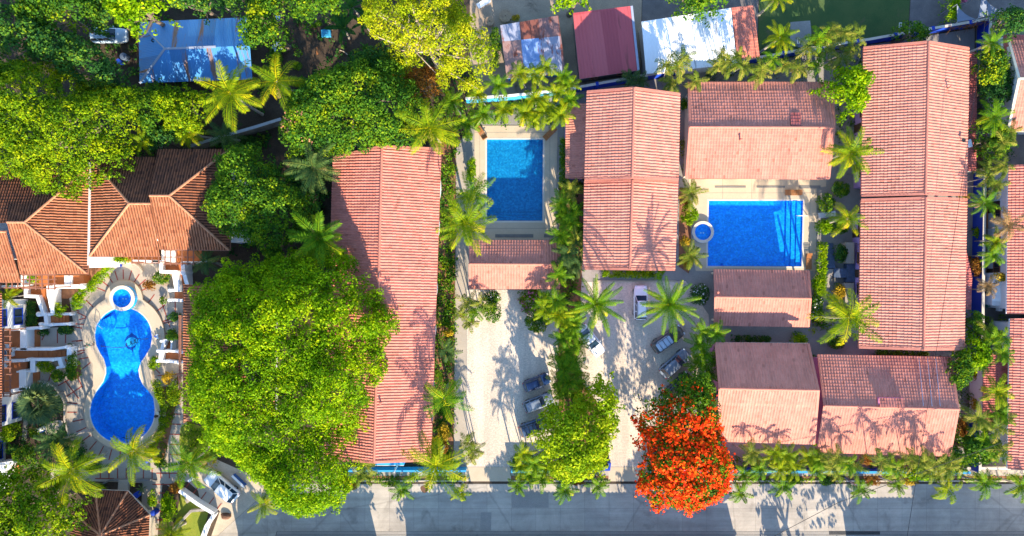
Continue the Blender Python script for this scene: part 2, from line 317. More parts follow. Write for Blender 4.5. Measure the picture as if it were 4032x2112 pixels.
def roof_plane(name, poly, edge, m, parent, pitch=0.34, step=0.38, amp=0.045, lip=0.03, kind='wave', metres=False):
    """one slope: poly = its 3-D corners, edge = the two corners of its eave; ribs run up the slope"""
    P = [Vector(p) for p in poly]; k = len(P)
    n = Vector((0, 0, 0))
    for i in range(k): n += P[i].cross(P[(i + 1) % k])
    n.normalize()
    if n.z < 0: n = -n
    e0, e1 = P[edge[0]], P[edge[1]]
    eu = (e1 - e0); eu -= n * eu.dot(n); eu.normalize()
    ev = n.cross(eu)
    if ev.z < 0: ev = -ev
    o = sum(P, Vector((0, 0, 0))) / k
    q = [((p - o).dot(eu), (p - o).dot(ev)) for p in P]
    u0, u1 = min(a for a, b in q), max(a for a, b in q); v0, v1 = min(b for a, b in q), max(b for a, b in q)
    seg = 6 if kind != 'corr' else 4
    nu = max(1, round((u1 - u0) / pitch)); pu = (u1 - u0) / nu
    us = np.linspace(u0, u1, nu * seg + 1); tt = np.tile(np.arange(seg) / seg, nu); tt = np.append(tt, 0.0)
    nv = max(1, round((v1 - v0) / step)); sv = (v1 - v0) / nv
    vs = np.sort(np.concatenate([v0 + np.arange(nv) * sv, v0 + (np.arange(nv) + 0.94) * sv, [v1]]))
    hv = np.where(np.isclose((vs - v0) / sv % 1.0, 0.0, atol=0.02) & (vs < v1 - 1e-4), lip, 0.0)
    if lip == 0: vs = np.array([v0, v1]); hv = np.zeros(2)
    if kind == 'barrel': hu = amp * np.abs(np.sin(np.pi * (tt + 0.5)))
    elif kind == 'flat': hu = amp * np.exp(-((tt - 0.5) / 0.12) ** 2)
    else: hu = amp * (0.5 + 0.5 * np.cos(2 * np.pi * tt))
    if kind == 'barrel':       # hand-laid: the courses wander a little
        rs = np.random.RandomState(len(us) + len(vs))
    UU, VV = np.meshgrid(us, vs); HH = hu[None, :] + hv[:, None]
    if kind == 'barrel': HH = HH + rs.uniform(-.006, .006, HH.shape); UU = UU + rs.normal(0, .012, (len(vs), 1)) * (VV > v0 + .01)
    o_, a_, b_, n_ = (np.array(x) for x in (o, eu, ev, n))
    if kind == 'wave':         # sheets sag and lift a little between their battens, some tiles have slipped
        rw = np.random.RandomState(int(abs(o.x * 7 + o.y * 13)) + 1); ph = rw.uniform(0, 6.28, 6)
        HH = HH + .018 * (np.sin(UU * .9 + ph[0]) * np.sin(VV * 1.3 + ph[1]) + np.sin(UU * .31 + ph[2] + VV * .5)) + rw.uniform(-.010, .010, (len(vs), nu + 1))[:, np.minimum(np.arange(len(us)) // seg, nu)]
        UU = UU + rw.normal(0, .010, (len(vs), 1)) * ((VV > v0 + .01) & (VV < v1 - .01))
    V = o_ + UU[..., None] * a_ + VV[..., None] * b_ + HH[..., None] * n_
    ny, nx = UU.shape; idx = np.arange(ny * nx).reshape(ny, nx)
    F = np.stack([idx[:-1, :-1], idx[:-1, 1:], idx[1:, 1:], idx[1:, :-1]], -1).reshape(-1, 4)
    if (eu.cross(ev)).dot(n) < 0: F = F[:, ::-1]
    ob = npmesh(name, V.reshape(-1, 3), F, m)
    uvl = ob.data.uv_layers.new(name='uv')
    ut, vt = ((us - u0), (vs - v0)) if metres else (np.repeat(np.arange(nu * seg + 1) / seg, 1), (vs - v0) / sv)
    UT, VT = np.meshgrid(ut, vt); li = np.zeros(len(ob.data.loops), np.int32); ob.data.loops.foreach_get('vertex_index', li)
    uvs = np.stack([UT.ravel()[li], VT.ravel()[li]], -1)
    if not metres:   # keep a tile's corners inside its own cell
        f = np.repeat(np.arange(len(F)), 4); cu = (UT.ravel()[F].mean(1))[f]; cv = (VT.ravel()[F].mean(1))[f]
        uvs[:, 0] = cu + (uvs[:, 0] - cu) * 0.9; uvs[:, 1] = cv + (uvs[:, 1] - cv) * 0.9
    uvl.data.foreach_set('uv', uvs.astype(np.float32).ravel())
    # trim to the outline of the slope
    ctr = Vector((sum(a for a, b in q) / k, sum(b for a, b in q) / k))
    need = []
    for i in range(k):
        a, b = Vector(q[i]), Vector(q[(i + 1) % k]); d = (b - a)
        nn = Vector((d.y, -d.x)).normalized()
        if nn.dot(ctr - a) > 0: nn = -nn
        if max(nn.dot(Vector(c) - a) for c in ((u0, v0), (u1, v0), (u1, v1), (u0, v1))) > 0.02: need.append((a, nn))
    if need:
        bm = bmesh.new(); bm.from_mesh(ob.data)
        for a, nn in need:
            bmesh.ops.bisect_plane(bm, geom=bm.verts[:] + bm.edges[:] + bm.faces[:], plane_co=o + eu * a.x + ev * a.y, plane_no=eu * nn.x + ev * nn.y, clear_outer=True)
        bm.to_mesh(ob.data); bm.free()
    if kind != 'flat': ob.data.polygons.foreach_set('use_smooth', np.zeros(len(ob.data.polygons), bool))
    if parent:
        ob.parent = parent; ob.data.transform(Matrix.Translation(-parent.location))
    return ob

def underside(mb, poly, drop=0.10, th=0.06):
    """a thin soffit below one slope"""
    P = [Vector(p) for p in poly]; n = len(P)
    a = sum(P[i].x * P[(i + 1) % n].y - P[(i + 1) % n].x * P[i].y for i in range(n))
    if a < 0: P = P[::-1]
    mb.add([p - Vector((0, 0, drop)) for p in P] + [p - Vector((0, 0, drop + th)) for p in P],
           [tuple(range(n)), tuple(range(2 * n - 1, n - 1, -1))] + [(i, n + i, n + (i + 1) % n, (i + 1) % n) for i in range(n)])

def window(root, c, face, w, h, wall, frame_m=None, glass_m=None):
    """window on a vertical wall: c = its centre on the wall plane, face = outward direction (x, y)"""
    f = Vector((face[0], face[1], 0)).normalized(); t = Vector((-f.y, f.x, 0)); c = Vector(c)
    fr = MB()
    for s in (-1, 1):
        fr.bar(c + t * s * w / 2 - Vector((0, 0, h / 2)) + f * .03, c + t * s * w / 2 + Vector((0, 0, h / 2)) + f * .03, .10, .10)
    for s in (-1, 1):
        fr.bar(c - t * (w / 2 - .05) + Vector((0, 0, s * (h / 2 - .05))) + f * .031, c + t * (w / 2 - .05) + Vector((0, 0, s * (h / 2 - .05))) + f * .031, .098, .10)
    fr.bar(c - Vector((0, 0, h / 2 - .10)) + f * .03, c + Vector((0, 0, h / 2 - .10)) + f * .03, .05, .06)
    o = child(root, fr, 'window', frame_m or M['woodred'])
    g = MB(); a = w / 2 - .05; b = h / 2 - .10
    q = [c + f * .012 + t * i * a + Vector((0, 0, j * b)) for i, j in ((-1, -1), (1, -1), (1, 1), (-1, 1))]
    g.add(q + [x - f * .01 for x in q], [(0, 1, 2, 3), (7, 6, 5, 4), (0, 4, 5, 1), (1, 5, 6, 2), (2, 6, 7, 3), (3, 7, 4, 0)])
    child(root, g, 'pane', glass_m or M['glass'], o)
    return o

def doorway(root, c, face, w, h, wall, m=None):
    f = Vector((face[0], face[1], 0)).normalized(); c = Vector(c); d = MB()
    d.bar(c + f * .02, c + f * .02 + Vector((0, 0, h)), w if abs(f.x) > .5 else .06, .06 if abs(f.x) > .5 else w)
    return child(root, d, 'door', m or M['door'])

def gable(name, label, cat, crn, ze, rdg, zr, axis, roof_m, wall_m, group=None, inset=0.65, pitch=0.34, step=0.40, amp=0.068, lip=0.035, kind='wave',
          ridge_m=None, fascia_m=None, walls=True, win=None, metres=False, ridge_r=0.15, z0=0.0, barge=True, open_sides=False):
    """pitched house: crn = eave corners NW, NE, SE, SW and rdg = the two ridge ends (photo pixels, north or west end first)"""
    A = [W(p[0], p[1], ze) for p in crn]; r0, r1 = W(*rdg[0], zr), W(*rdg[1], zr)
    base = sum(A, Vector((0, 0, 0))) / 4; base.z = z0
    root = thing(name, base, label, cat, group)
    nw, ne, se, sw = A
    if axis == 'NS': pl = [([nw, sw, r1, r0], (0, 1)), ([se, ne, r0, r1], (0, 1))]; ends = [(nw, r0, ne), (se, r1, sw)]
    else: pl = [([ne, nw, r0, r1], (0, 1)), ([sw, se, r1, r0], (0, 1))]; ends = [(sw, r0, nw), (ne, r1, se)]
    sf = MB()
    for poly, e in pl:
        roof_plane('roof', poly, e, roof_m, root, pitch, step, amp, lip, kind, metres)
        underside(sf, poly)
    child(root, sf, 'soffit', fascia_m or M['cream'])
    rg = MB(); d = (r1 - r0).normalized()
    up = Vector((0, 0, amp * 0.6))
    rg.tube([r0 + up - d * .05, r1 + up + d * .05], ridge_r, 8)
    if barge:
        for a, r, b in ends:
            o = (r - base); 
            for p in (a, b): rg.bar(p + Vector((0, 0, amp * .5)), r + Vector((0, 0, amp * .5)), 0.30, 0.10)
    child(root, rg, 'ridge_cap', ridge_m or M['ridge'])
    for poly, e in pl: fa = MB(); fa.bar(poly[0] - Vector((0, 0, .06)), poly[1] - Vector((0, 0, .06)), .09, .13); child(root, fa, 'gutter', fascia_m or M['ridge'])
    if walls:
        ce = sum(A, Vector((0, 0, 0))) / 4
        def ins(i):
            p, a, b = A[i], A[i - 1], A[(i + 1) % 4]
            return p + (a - p).normalized() * inset + (b - p).normalized() * inset
        B = [ins(i) for i in range(4)]
        zt = ze + (zr - ze) * 0 * min(.5, inset / max(.5, (r0 - (nw if axis == 'NS' else nw)).to_2d().length)) - 0.28
        w = MB()
        if not open_sides:
            bnw, bne, bse, bsw = B
            def up_(p, z): return Vector((p.x, p.y, z))
            if axis == 'NS': ms, me_ = (bnw + bne) / 2, (bsw + bse) / 2
            else: ms, me_ = (bnw + bsw) / 2, (bne + bse) / 2
            dd_ = (r1 - r0).normalized() * inset; ms = up_(r0 + dd_, zr - .32); me_ = up_(r1 - dd_, zr - .32)
            vs = [up_(p, z0) for p in B] + [up_(p, zt) for p in B] + [ms, me_]
            if axis == 'NS': fs = [(0, 4, 7, 3), (2, 6, 5, 1), (1, 5, 8, 4, 0), (3, 7, 9, 6, 2), (4, 8, 9, 7), (5, 6, 9, 8)]
            else: fs = [(1, 5, 4, 0), (3, 7, 6, 2), (0, 4, 8, 7, 3), (2, 6, 9, 5, 1), (4, 5, 9, 8), (7, 8, 9, 6)]
            w.add(vs, fs)
            wo = child(root, w, 'wall', wall_m)
            for (side, k, n, ww, wh, zc) in (win or []):
                a, b = {'N': (bne, bnw), 'S': (bsw, bse), 'E': (bse, bne), 'W': (bnw, bsw)}[side]
                f = {'N': (0, 1), 'S': (0, -1), 'E': (1, 0), 'W': (-1, 0)}[side]
                for i in range(n):
                    p = a.lerp(b, (i + .5) / n)
                    if k == 'w': window(root, (p.x, p.y, z0 + zc), f, ww, wh, wo)
                    else: doorway(root, (p.x, p.y, z0), f, ww, wh, wo)
        else:
            for p in B: w = MB(); w.tube([(p.x, p.y, z0), (p.x, p.y, zt)], .14, 10); child(root, w, 'post', wall_m)
    return root

def shed(name, label, cat, crn, zs, roof_m, wall_m, edge=(3, 2), group=None, pitch=0.22, amp=0.02, inset=.3, kind='corr', win=None, lip=0.0, step=.4, fascia=None, metres=True):
    """flat pitched roof: crn NW, NE, SE, SW with a height each; edge = the corners of its low side"""
    A = [W(p[0], p[1], z) for p, z in zip(crn, zs)]; base = sum(A, Vector((0, 0, 0))) / 4; zlow = min(zs); base.z = 0
    root = thing(name, base, label, cat, group)
    roof_plane('roof', A, edge, roof_m, root, pitch, step, amp, lip, kind, metres)
    sf = MB(); underside(sf, A, .03, .05); child(root, sf, 'soffit', fascia or M['metal'])
    ce = sum(A, Vector((0, 0, 0))) / 4
    B = []
    for p in A:
        d = p - ce; k = 1 - inset / max(.3, d.to_2d().length); q = ce + d * k; B.append(q)
    w = MB(); w.add([(p.x, p.y, 0) for p in B] + [p - Vector((0, 0, .10)) for p in B], [(0, 4, 7, 3), (2, 6, 5, 1), (1, 5, 4, 0), (3, 7, 6, 2), (4, 5, 6, 7)])
    wo = child(root, w, 'wall', wall_m)
    for (side, k, n, ww, wh, zc) in (win or []):
        a, b = {'N': (B[1], B[0]), 'S': (B[3], B[2]), 'E': (B[2], B[1]), 'W': (B[0], B[3])}[side]; dd = (b - a); f = (dd.y, -dd.x)
        for i in range(n):
            p = a.lerp(b, (i + .5) / n)
            if k == 'w': window(root, (p.x, p.y, zc), f, ww, wh, wo)
            else: doorway(root, (p.x, p.y, 0), f, ww, wh, wo)
    return root

def slab_part(root, name, poly_px, z0, z1, m, parent=None, bev=0):
    b = MB(); b.prism([tuple(W(p[0], p[1], z1)[:2]) for p in poly_px], z0, z1); return child(root, b, name, m, parent, bev=bev)

def wall_run(name, label, pts_px, h, th, m, cap_m=None, group=None, z=0.0, cat='wall', caph=.06, posts=0, post_m=None):
    """a garden wall along base points of the photograph"""
    P = WP(pts_px, z); root = thing(name, (P[0] + P[-1]) / 2, label, cat, group)
    b = MB(); c = MB()
    def ring(d, z):
        L_, R_ = [], []
        for i, p in enumerate(P):
            t = (P[min(i + 1, len(P) - 1)] - P[max(i - 1, 0)]).to_2d().normalized(); nn = Vector((-t.y, t.x, 0))
            L_.append(p + nn * d); R_.append(p - nn * d)
        return [(p.x, p.y) for p in L_ + R_[::-1]]
    b.prism(ring(th / 2, 0), z, z + h)
    child(root, b, 'wall_body', m)
    if cap_m: c.prism(ring(th / 2 + .03, 0), z + h, z + h + caph); child(root, c, 'coping', cap_m)
    if posts:
        q = []; tot = sum((P[i + 1] - P[i]).length for i in range(len(P) - 1)); k = max(1, int(tot / posts))
        for j in range(k):
            s = (j + .5) / k * tot
            for i in range(len(P) - 1):
                l = (P[i + 1] - P[i]).length
                if s <= l:
                    p = P[i].lerp(P[i + 1], s / l); t = (P[i + 1] - P[i]); pb = MB()
                    pb.box((p.x, p.y, z + (h + .04) / 2), (.38, th + .24, h + .10), math.atan2(t.y, t.x)); child(root, pb, 'pier', post_m or m); break
                s -= l
    return root

# ---------------------------------------------------------------- plants
G = {
 'olive':  [(0.0, (0.025, 0.075, 0.005)), (0.35, (0.085, 0.185, 0.005)), (0.65, (0.20, 0.31, 0.004)), (1.0, (0.42, 0.46, 0.005))],
 'lime':  [(0.0, (0.045, 0.13, 0.003)), (0.35, (0.125, 0.27, 0.003)), (0.7, (0.25, 0.40, 0.003)), (1.0, (0.46, 0.53, 0.004))],
 'dark':  [(0.0, (0.012, 0.050, 0.014)), (0.4, (0.034, 0.125, 0.026)), (0.75, (0.085, 0.205, 0.022)), (1.0, (0.22, 0.31, 0.015))],
 'mid':  [(0.0, (0.020, 0.075, 0.012)), (0.4, (0.058, 0.165, 0.014)), (0.75, (0.15, 0.275, 0.010)), (1.0, (0.33, 0.39, 0.008))],
 'yellow':  [(0.0, (0.13, 0.21, 0.005)), (0.35, (0.28, 0.36, 0.006)), (0.7, (0.42, 0.44, 0.008)), (1.0, (0.56, 0.50, 0.012))],
 'gold':   [(0.0, (0.22, 0.16, 0.012)), (0.5, (0.42, 0.27, 0.015)), (1.0, (0.55, 0.36, 0.02))],
 'rust':   [(0.0, (0.14, 0.055, 0.015)), (0.5, (0.30, 0.12, 0.02)), (1.0, (0.42, 0.22, 0.03))],
 'flame':  [(0.0, (0.62, 0.018, 0.003)), (0.5, (0.88, 0.055, 0.004)), (1.0, (0.95, 0.17, 0.006))],
 'pink':   [(0.0, (0.42, 0.06, 0.14)), (1.0, (0.68, 0.22, 0.32))],
 'coral':  [(0.0, (0.36, 0.13, 0.06)), (1.0, (0.58, 0.27, 0.15))],
 'whitef': [(0.0, (0.55, 0.52, 0.45)), (1.0, (0.80, 0.78, 0.72))],
 'palm':  [(0.0, (0.018, 0.070, 0.006)), (0.35, (0.055, 0.155, 0.006)), (0.7, (0.15, 0.255, 0.005)), (1.0, (0.44, 0.40, 0.008))],
 'palmy':  [(0.0, (0.030, 0.085, 0.004)), (0.35, (0.095, 0.180, 0.004)), (0.7, (0.24, 0.29, 0.004)), (1.0, (0.62, 0.46, 0.006))],
 'palmd':  [(0.0, (0.014, 0.042, 0.016)), (0.4, (0.035, 0.085, 0.024)), (0.75, (0.085, 0.135, 0.028)), (1.0, (0.20, 0.20, 0.035))],
 'palmr':  [(0.0, (0.030, 0.070, 0.010)), (0.35, (0.090, 0.145, 0.012)), (0.65, (0.20, 0.22, 0.02)), (0.85, (0.36, 0.29, 0.05)), (1.0, (0.50, 0.37, 0.12))],
 'chart':  [(0.0, (0.10, 0.20, 0.005)), (0.35, (0.22, 0.36, 0.006)), (0.7, (0.36, 0.46, 0.007)), (1.0, (0.52, 0.52, 0.012))],
 'dry':    [(0.0, (0.16, 0.085, 0.035)), (0.5, (0.30, 0.18, 0.07)), (1.0, (0.45, 0.32, 0.14))],
 'silver':  [(0.0, (0.035, 0.075, 0.035)), (0.5, (0.10, 0.165, 0.06)), (1.0, (0.36, 0.36, 0.07))],
 'vine':   [(0.0, (0.22, 0.10, 0.035)), (1.0, (0.50, 0.27, 0.09))],
}
for k_, s_ in G.items(): M['leaf_' + k_] = mk_leaf('leaf ' + k_, s_, 0.12 if k_ in ('flame', 'pink', 'whitef', 'coral', 'gold') else .22 if k_.startswith('palm') else 0.34)
M['bark'] = mk('bark', (0.20, 0.15, 0.11), (0.11, 0.08, 0.06), 4, 0.95, 0.3, 14, 0.5, 25)
M['palebark'] = mk('pale bark', (0.50, 0.40, 0.31), (0.34, 0.26, 0.19), 4, 0.9, 0.2, 14)
M['palmbark'] = mk('palm trunk bark', (0.40, 0.35, 0.29), (0.25, 0.21, 0.17), 6, 0.9, 0.25, 20)

def inside(poly, X, Y):
    c = np.zeros(len(X), bool); n = len(poly)
    for i in range(n):
        x0, y0 = poly[i]; x1, y1 = poly[(i + 1) % n]
        hit = ((y0 > Y) != (y1 > Y)) & (X < (x1 - x0) * (Y - y0) / ((y1 - y0) or 1e-9) + x0); c ^= hit
    return c
def edge_dist(poly, X, Y):
    d = np.full(len(X), 1e9); n = len(poly); P = np.stack([X, Y], -1)
    for i in range(n):
        a = np.array(poly[i]); b = np.array(poly[(i + 1) % n]); ab = b - a
        t = np.clip(((P - a) @ ab) / max(1e-9, ab @ ab), 0, 1); d = np.minimum(d, np.linalg.norm(P - a - t[:, None] * ab, axis=1))
    return d

def leaves(C, Nrm, size, rs, jit=0.7, aspect=0.62, droop=0.0):
    """one pointed leaf (or leaf spray) per row: centres C, outward directions Nrm"""
    k = len(C); n = Nrm + rs.normal(0, jit, (k, 3)); n /= np.linalg.norm(n, axis=1)[:, None] + 1e-9
    t = rs.normal(0, 1, (k, 3)); t -= (t * n).sum(1)[:, None] * n; t /= np.linalg.norm(t, axis=1)[:, None] + 1e-9
    b = np.cross(n, t); s = size * rs.uniform(0.45, 1.5, k)[:, None]
    V = np.stack([C - t * s * .5, C + b * s * .5 * aspect + n * s * .06, C + t * s * .5 - n * s * droop, C - b * s * .5 * aspect + n * s * .06], 1)
    return V.reshape(-1, 3), np.arange(4 * k).reshape(k, 4)

def crown_mesh(name, poly, z0, z1, m, parent, rs, clump=1.3, dens=1.0, leaf=0.32, gap=0.0, flat=0.75, rough=0.5, extra=None, jit=0.7, aspect=.62, ragged=.16):
    """foliage over an outline (site metres): leafy clumps of unequal size on an uneven dome, some gaps between them"""
    X0, X1 = min(p[0] for p in poly), max(p[0] for p in poly); Y0, Y1 = min(p[1] for p in poly), max(p[1] for p in poly)
    area = (X1 - X0) * (Y1 - Y0); k = int(area / (clump * clump) * 3.2) + 12
    X = rs.uniform(X0, X1, k); Y = rs.uniform(Y0, Y1, k); ok = inside(poly, X, Y); X, Y = X[ok], Y[ok]
    if len(X) == 0: X, Y = np.array([(X0 + X1) / 2]), np.array([(Y0 + Y1) / 2])
    D = edge_dist(poly, X, Y); dm = max(D.max(), .3)
    # large lobes make the dome uneven
    nl = max(3, int(area / 22)); lx, ly = rs.uniform(X0, X1, nl), rs.uniform(Y0, Y1, nl); lh = rs.uniform(-1, 1, nl)
    lob = (np.exp(-((X[:, None] - lx) ** 2 + (Y[:, None] - ly) ** 2) / (2 * (clump * 1.5) ** 2)) * lh).sum(1)
    dome = np.sqrt(np.clip(1 - (1 - np.clip(D / (dm * flat), 0, 1)) ** 2, 0, 1))
    Z = z0 + (z1 - z0) * dome + lob * (z1 - z0) * 0.16 * rough * 2 + rs.uniform(-1, .4, len(X)) * clump * rough
    if ragged and dm > 1.2:          # sprays that stick out past the outline
        ed = np.where((D < clump * .9) & (rs.uniform(0, 1, len(X)) < ragged * 2.2))[0]; cx_, cy_ = X.mean(), Y.mean()
        v = np.stack([X[ed] - cx_, Y[ed] - cy_], -1); v /= np.linalg.norm(v, axis=1)[:, None] + 1e-6; pu = rs.uniform(.3, 1.15, len(ed)) * clump
        X = np.append(X, X[ed] + v[:, 0] * pu); Y = np.append(Y, Y[ed] + v[:, 1] * pu); Z = np.append(Z, Z[ed] + rs.uniform(-.3, .5, len(ed))); D = np.append(D, np.full(len(ed), clump * .12))
    if gap:
        keep = rs.uniform(0, 1, len(X)) > gap; X, Y, Z, D = X[keep], Y[keep], Z[keep], D[keep]
    rad = clump * rs.uniform(0.55, 1.05, len(X)); rad = np.minimum(rad, D + clump * .35)
    per = np.maximum(10, (rad / leaf) ** 2 * 7.5 * dens).astype(int)
    idx = np.repeat(np.arange(len(X)), per); kk = len(idx)
    d = rs.normal(0, 1, (kk, 3)); d /= np.linalg.norm(d, axis=1)[:, None]; d[:, 2] = np.where(d[:, 2] < -.25, -d[:, 2], d[:, 2])
    r = rad[idx] * rs.uniform(.55, 1.0, kk) ** .5
    C = np.stack([X[idx], Y[idx], Z[idx]], -1) + d * r[:, None] * np.array([1, 1, .78])
    V, F = leaves(C, d + np.array([0, 0, .25]), leaf, rs, jit, aspect)
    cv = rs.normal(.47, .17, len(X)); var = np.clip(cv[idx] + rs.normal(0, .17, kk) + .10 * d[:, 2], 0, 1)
    off = np.array(parent.location) if parent else np.zeros(3)
    o = npmesh(name, V - off, F, m, parent, var)
    return o, (X, Y, Z, rad)

def ell(px, py, rx, ry, rs, z, n=22, wob=.14, rot=0.0):
    """an uneven round outline round a spot of the photograph -> site metres at height z"""
    ph = rs.uniform(0, 6.28, 4); out = []
    for i in range(n):
        t = 2 * math.pi * i / n; w = 1 + wob * (.5 * math.sin(2 * t + ph[0]) + .6 * math.sin(3 * t + ph[1]) + .5 * math.sin(5 * t + ph[2]) + .35 * math.sin(8 * t + ph[3]))
        x, y = rx * w * math.cos(t), ry * w * math.sin(t)
        q = W(px + x * math.cos(rot) - y * math.sin(rot), py + x * math.sin(rot) + y * math.cos(rot), z); out.append((q.x, q.y))
    return out

def limbs(root, rs, base, poly, z0, z1, clumps, bark, n=7, r0=.35, twigs=0):
    """tapered trunk with limbs that reach into the crown"""
    X, Y, Z, rad = clumps; b = MB(); fork = base + Vector((rs.uniform(-.4, .4), rs.uniform(-.4, .4), (z0 + (z1 - z0) * .15)))
    mid = (base + fork) / 2 + Vector((rs.uniform(-.2, .2), rs.uniform(-.2, .2), 0))
    b.tube([base + Vector((0, 0, -.05)), base + Vector((0, 0, .35)), mid, fork], [r0 * 1.5, r0 * 1.1, r0 * .9, r0 * .75], 8)
    pick = rs.choice(len(X), min(n, len(X)), replace=False)
    for i in pick:
        e = Vector((X[i], Y[i], Z[i] - .1)); m1 = fork.lerp(e, .45) + Vector((rs.uniform(-.5, .5), rs.uniform(-.5, .5), rs.uniform(-.2, .7)))
        b.tube([fork, m1, e], [r0 * .55, r0 * .34, r0 * .10], 5, cap=False)
        for q in range(twigs):
            j = rs.randint(len(X)); e2 = Vector((X[j], Y[j], Z[j] + rad[j] * .35))
            if (e2 - m1).length < 5.0: b.tube([m1, m1.lerp(e2, .5) + Vector((0, 0, .3)), e2], [r0 * .26, r0 * .16, r0 * .06], 4, cap=False)
    return child(root, b, 'trunk', bark)

def tree(label, px, py, rx, ry, z0, z1, leafk='mid', seed=1, outline=None, name='tree', cat='tree', group=None, bark='bark', blossom=None, bl_zone=None, trunk_px=None, twigs=0, limb_n=7, r0=.3, rot=0.0, **kw):
    rs = np.random.RandomState(seed); zm = z0 + (z1 - z0) * .55
    poly = [tuple(W(p[0], p[1], zm)[:2]) for p in outline] if outline else ell(px, py, rx, ry, rs, zm, rot=rot)
    c = W(px, py, zm); base = Vector((c.x, c.y, 0))
    if trunk_px: base = W(*trunk_px)
    root = thing(name, base, label, cat, group)
    o, cl = crown_mesh('crown', poly, z0, z1, M['leaf_' + leafk], root, rs, **kw)
    limbs(root, rs, base, poly, z0, z1, cl, M[bark], limb_n, r0, twigs)
    if blossom:
        bk, frac, bs, cnt = blossom; X, Y, Z, rad = cl
        w = np.ones(len(X))
        if bl_zone: w = np.array([bl_zone(x, y) for x, y in zip(X, Y)])
        sel = np.where(rs.uniform(0, 1, len(X)) < frac * w)[0]
        idx = np.repeat(sel, cnt); kk = len(idx)
        # blossoms sit in small heads on the outside of a clump
        hd = rs.normal(0, 1, (len(X), 5, 3)); hd[..., 2] = np.abs(hd[..., 2]) + .3; hd /= np.linalg.norm(hd, axis=2)[..., None]
        h = hd[idx, rs.randint(0, 5, kk)]
        C = np.stack([X[idx], Y[idx], Z[idx]], -1) + h * (rad[idx] * 1.02)[:, None] + rs.normal(0, bs * .8, (kk, 3))
        V, F = leaves(C, h + np.array([0, -.1, .4]), bs, rs, .5, .9)
        npmesh('blossom', V - np.array(base), F, M['leaf_' + bk], root, np.clip(rs.normal(.5, .25, kk), 0, 1))
    return root

def bush(label, px, py, rx, ry, h, leafk='mid', seed=1, name='shrub', cat='shrub', group=None, leaf=.17, rot=0.0, z=0.0, blossom=None, clump=.42, dens=1.0, outline=None, rough=.25, wob=.08):
    """a shrub: leaves to the ground, a few stems inside"""
    rs = np.random.RandomState(seed); zm = z + h * .5
    poly = [tuple(W(p[0], p[1], zm)[:2]) for p in outline] if outline else ell(px, py, rx, ry, rs, zm, wob=wob, rot=rot)
    c = W(px, py, zm); base = Vector((c.x, c.y, z)); root = thing(name, base, label, cat, group)
    o, cl = crown_mesh('foliage', poly, z + min(.3, h * .3), z + h - clump * .5, M['leaf_' + leafk], root, rs, clump=clump, leaf=leaf, dens=dens, flat=.55, rough=rough)
    b = MB(); X, Y, Z, rad = cl
    for i in rs.choice(len(X), min(6, len(X)), replace=False): b.tube([(X[i], Y[i], z - .03), (X[i], Y[i], z + h * .6)], [.035, .015], 4)
    child(root, b, 'stem', M['bark'])
    if blossom:
        bk, cnt, bs = blossom; idx = rs.randint(0, len(X), cnt); d = rs.normal(0, 1, (cnt, 3)); d[:, 2] = np.abs(d[:, 2]) + .4; d /= np.linalg.norm(d, axis=1)[:, None]
        C = np.stack([X[idx], Y[idx], Z[idx]], -1) + d * (rad[idx] * 1.05)[:, None]
        V, F = leaves(C, d, bs, rs, .3, .9); npmesh('blossom', V - np.array(base), F, M['leaf_' + bk], root, rs.uniform(0, 1, cnt))
    return root

def plants_over(name, poly_px, n, hmax, leafk, seed, leaf=.22, z=0.0, spiky=0.0, label=None):
    """low planting nobody could count"""
    rs = np.random.RandomState(seed); poly = [tuple(W(p[0], p[1], z)[:2]) for p in poly_px]
    X0, X1 = min(p[0] for p in poly), max(p[0] for p in poly); Y0, Y1 = min(p[1] for p in poly), max(p[1] for p in poly)
    k = n * 3; X = rs.uniform(X0, X1, k); Y = rs.uniform(Y0, Y1, k); ok = inside(poly, X, Y); X, Y = X[ok][:n], Y[ok][:n]; n = len(X)
    # plants gather in tufts
    t = max(3, n // 25); ti = rs.randint(0, t, n); j = rs.choice(n, t, replace=False)
    X2 = X[j][ti] + rs.normal(0, .28, n); Y2 = Y[j][ti] + rs.normal(0, .28, n)
    C = np.stack([X2, Y2, z + hmax * rs.uniform(.1, 1, n) * rs.uniform(.4, 1, t)[ti]], -1)
    nr = np.stack([rs.normal(0, .5, n), rs.normal(0, .5, n), np.ones(n)], -1)
    V, F = leaves(C, nr, leaf, rs, .5, .45 if spiky else .6)
    o = npmesh(name, V, F, M['leaf_' + leafk], None, np.clip(rs.normal(.5, .18, t)[ti] + rs.normal(0, .15, n), 0, 1))
    return tag(o, kind='stuff')

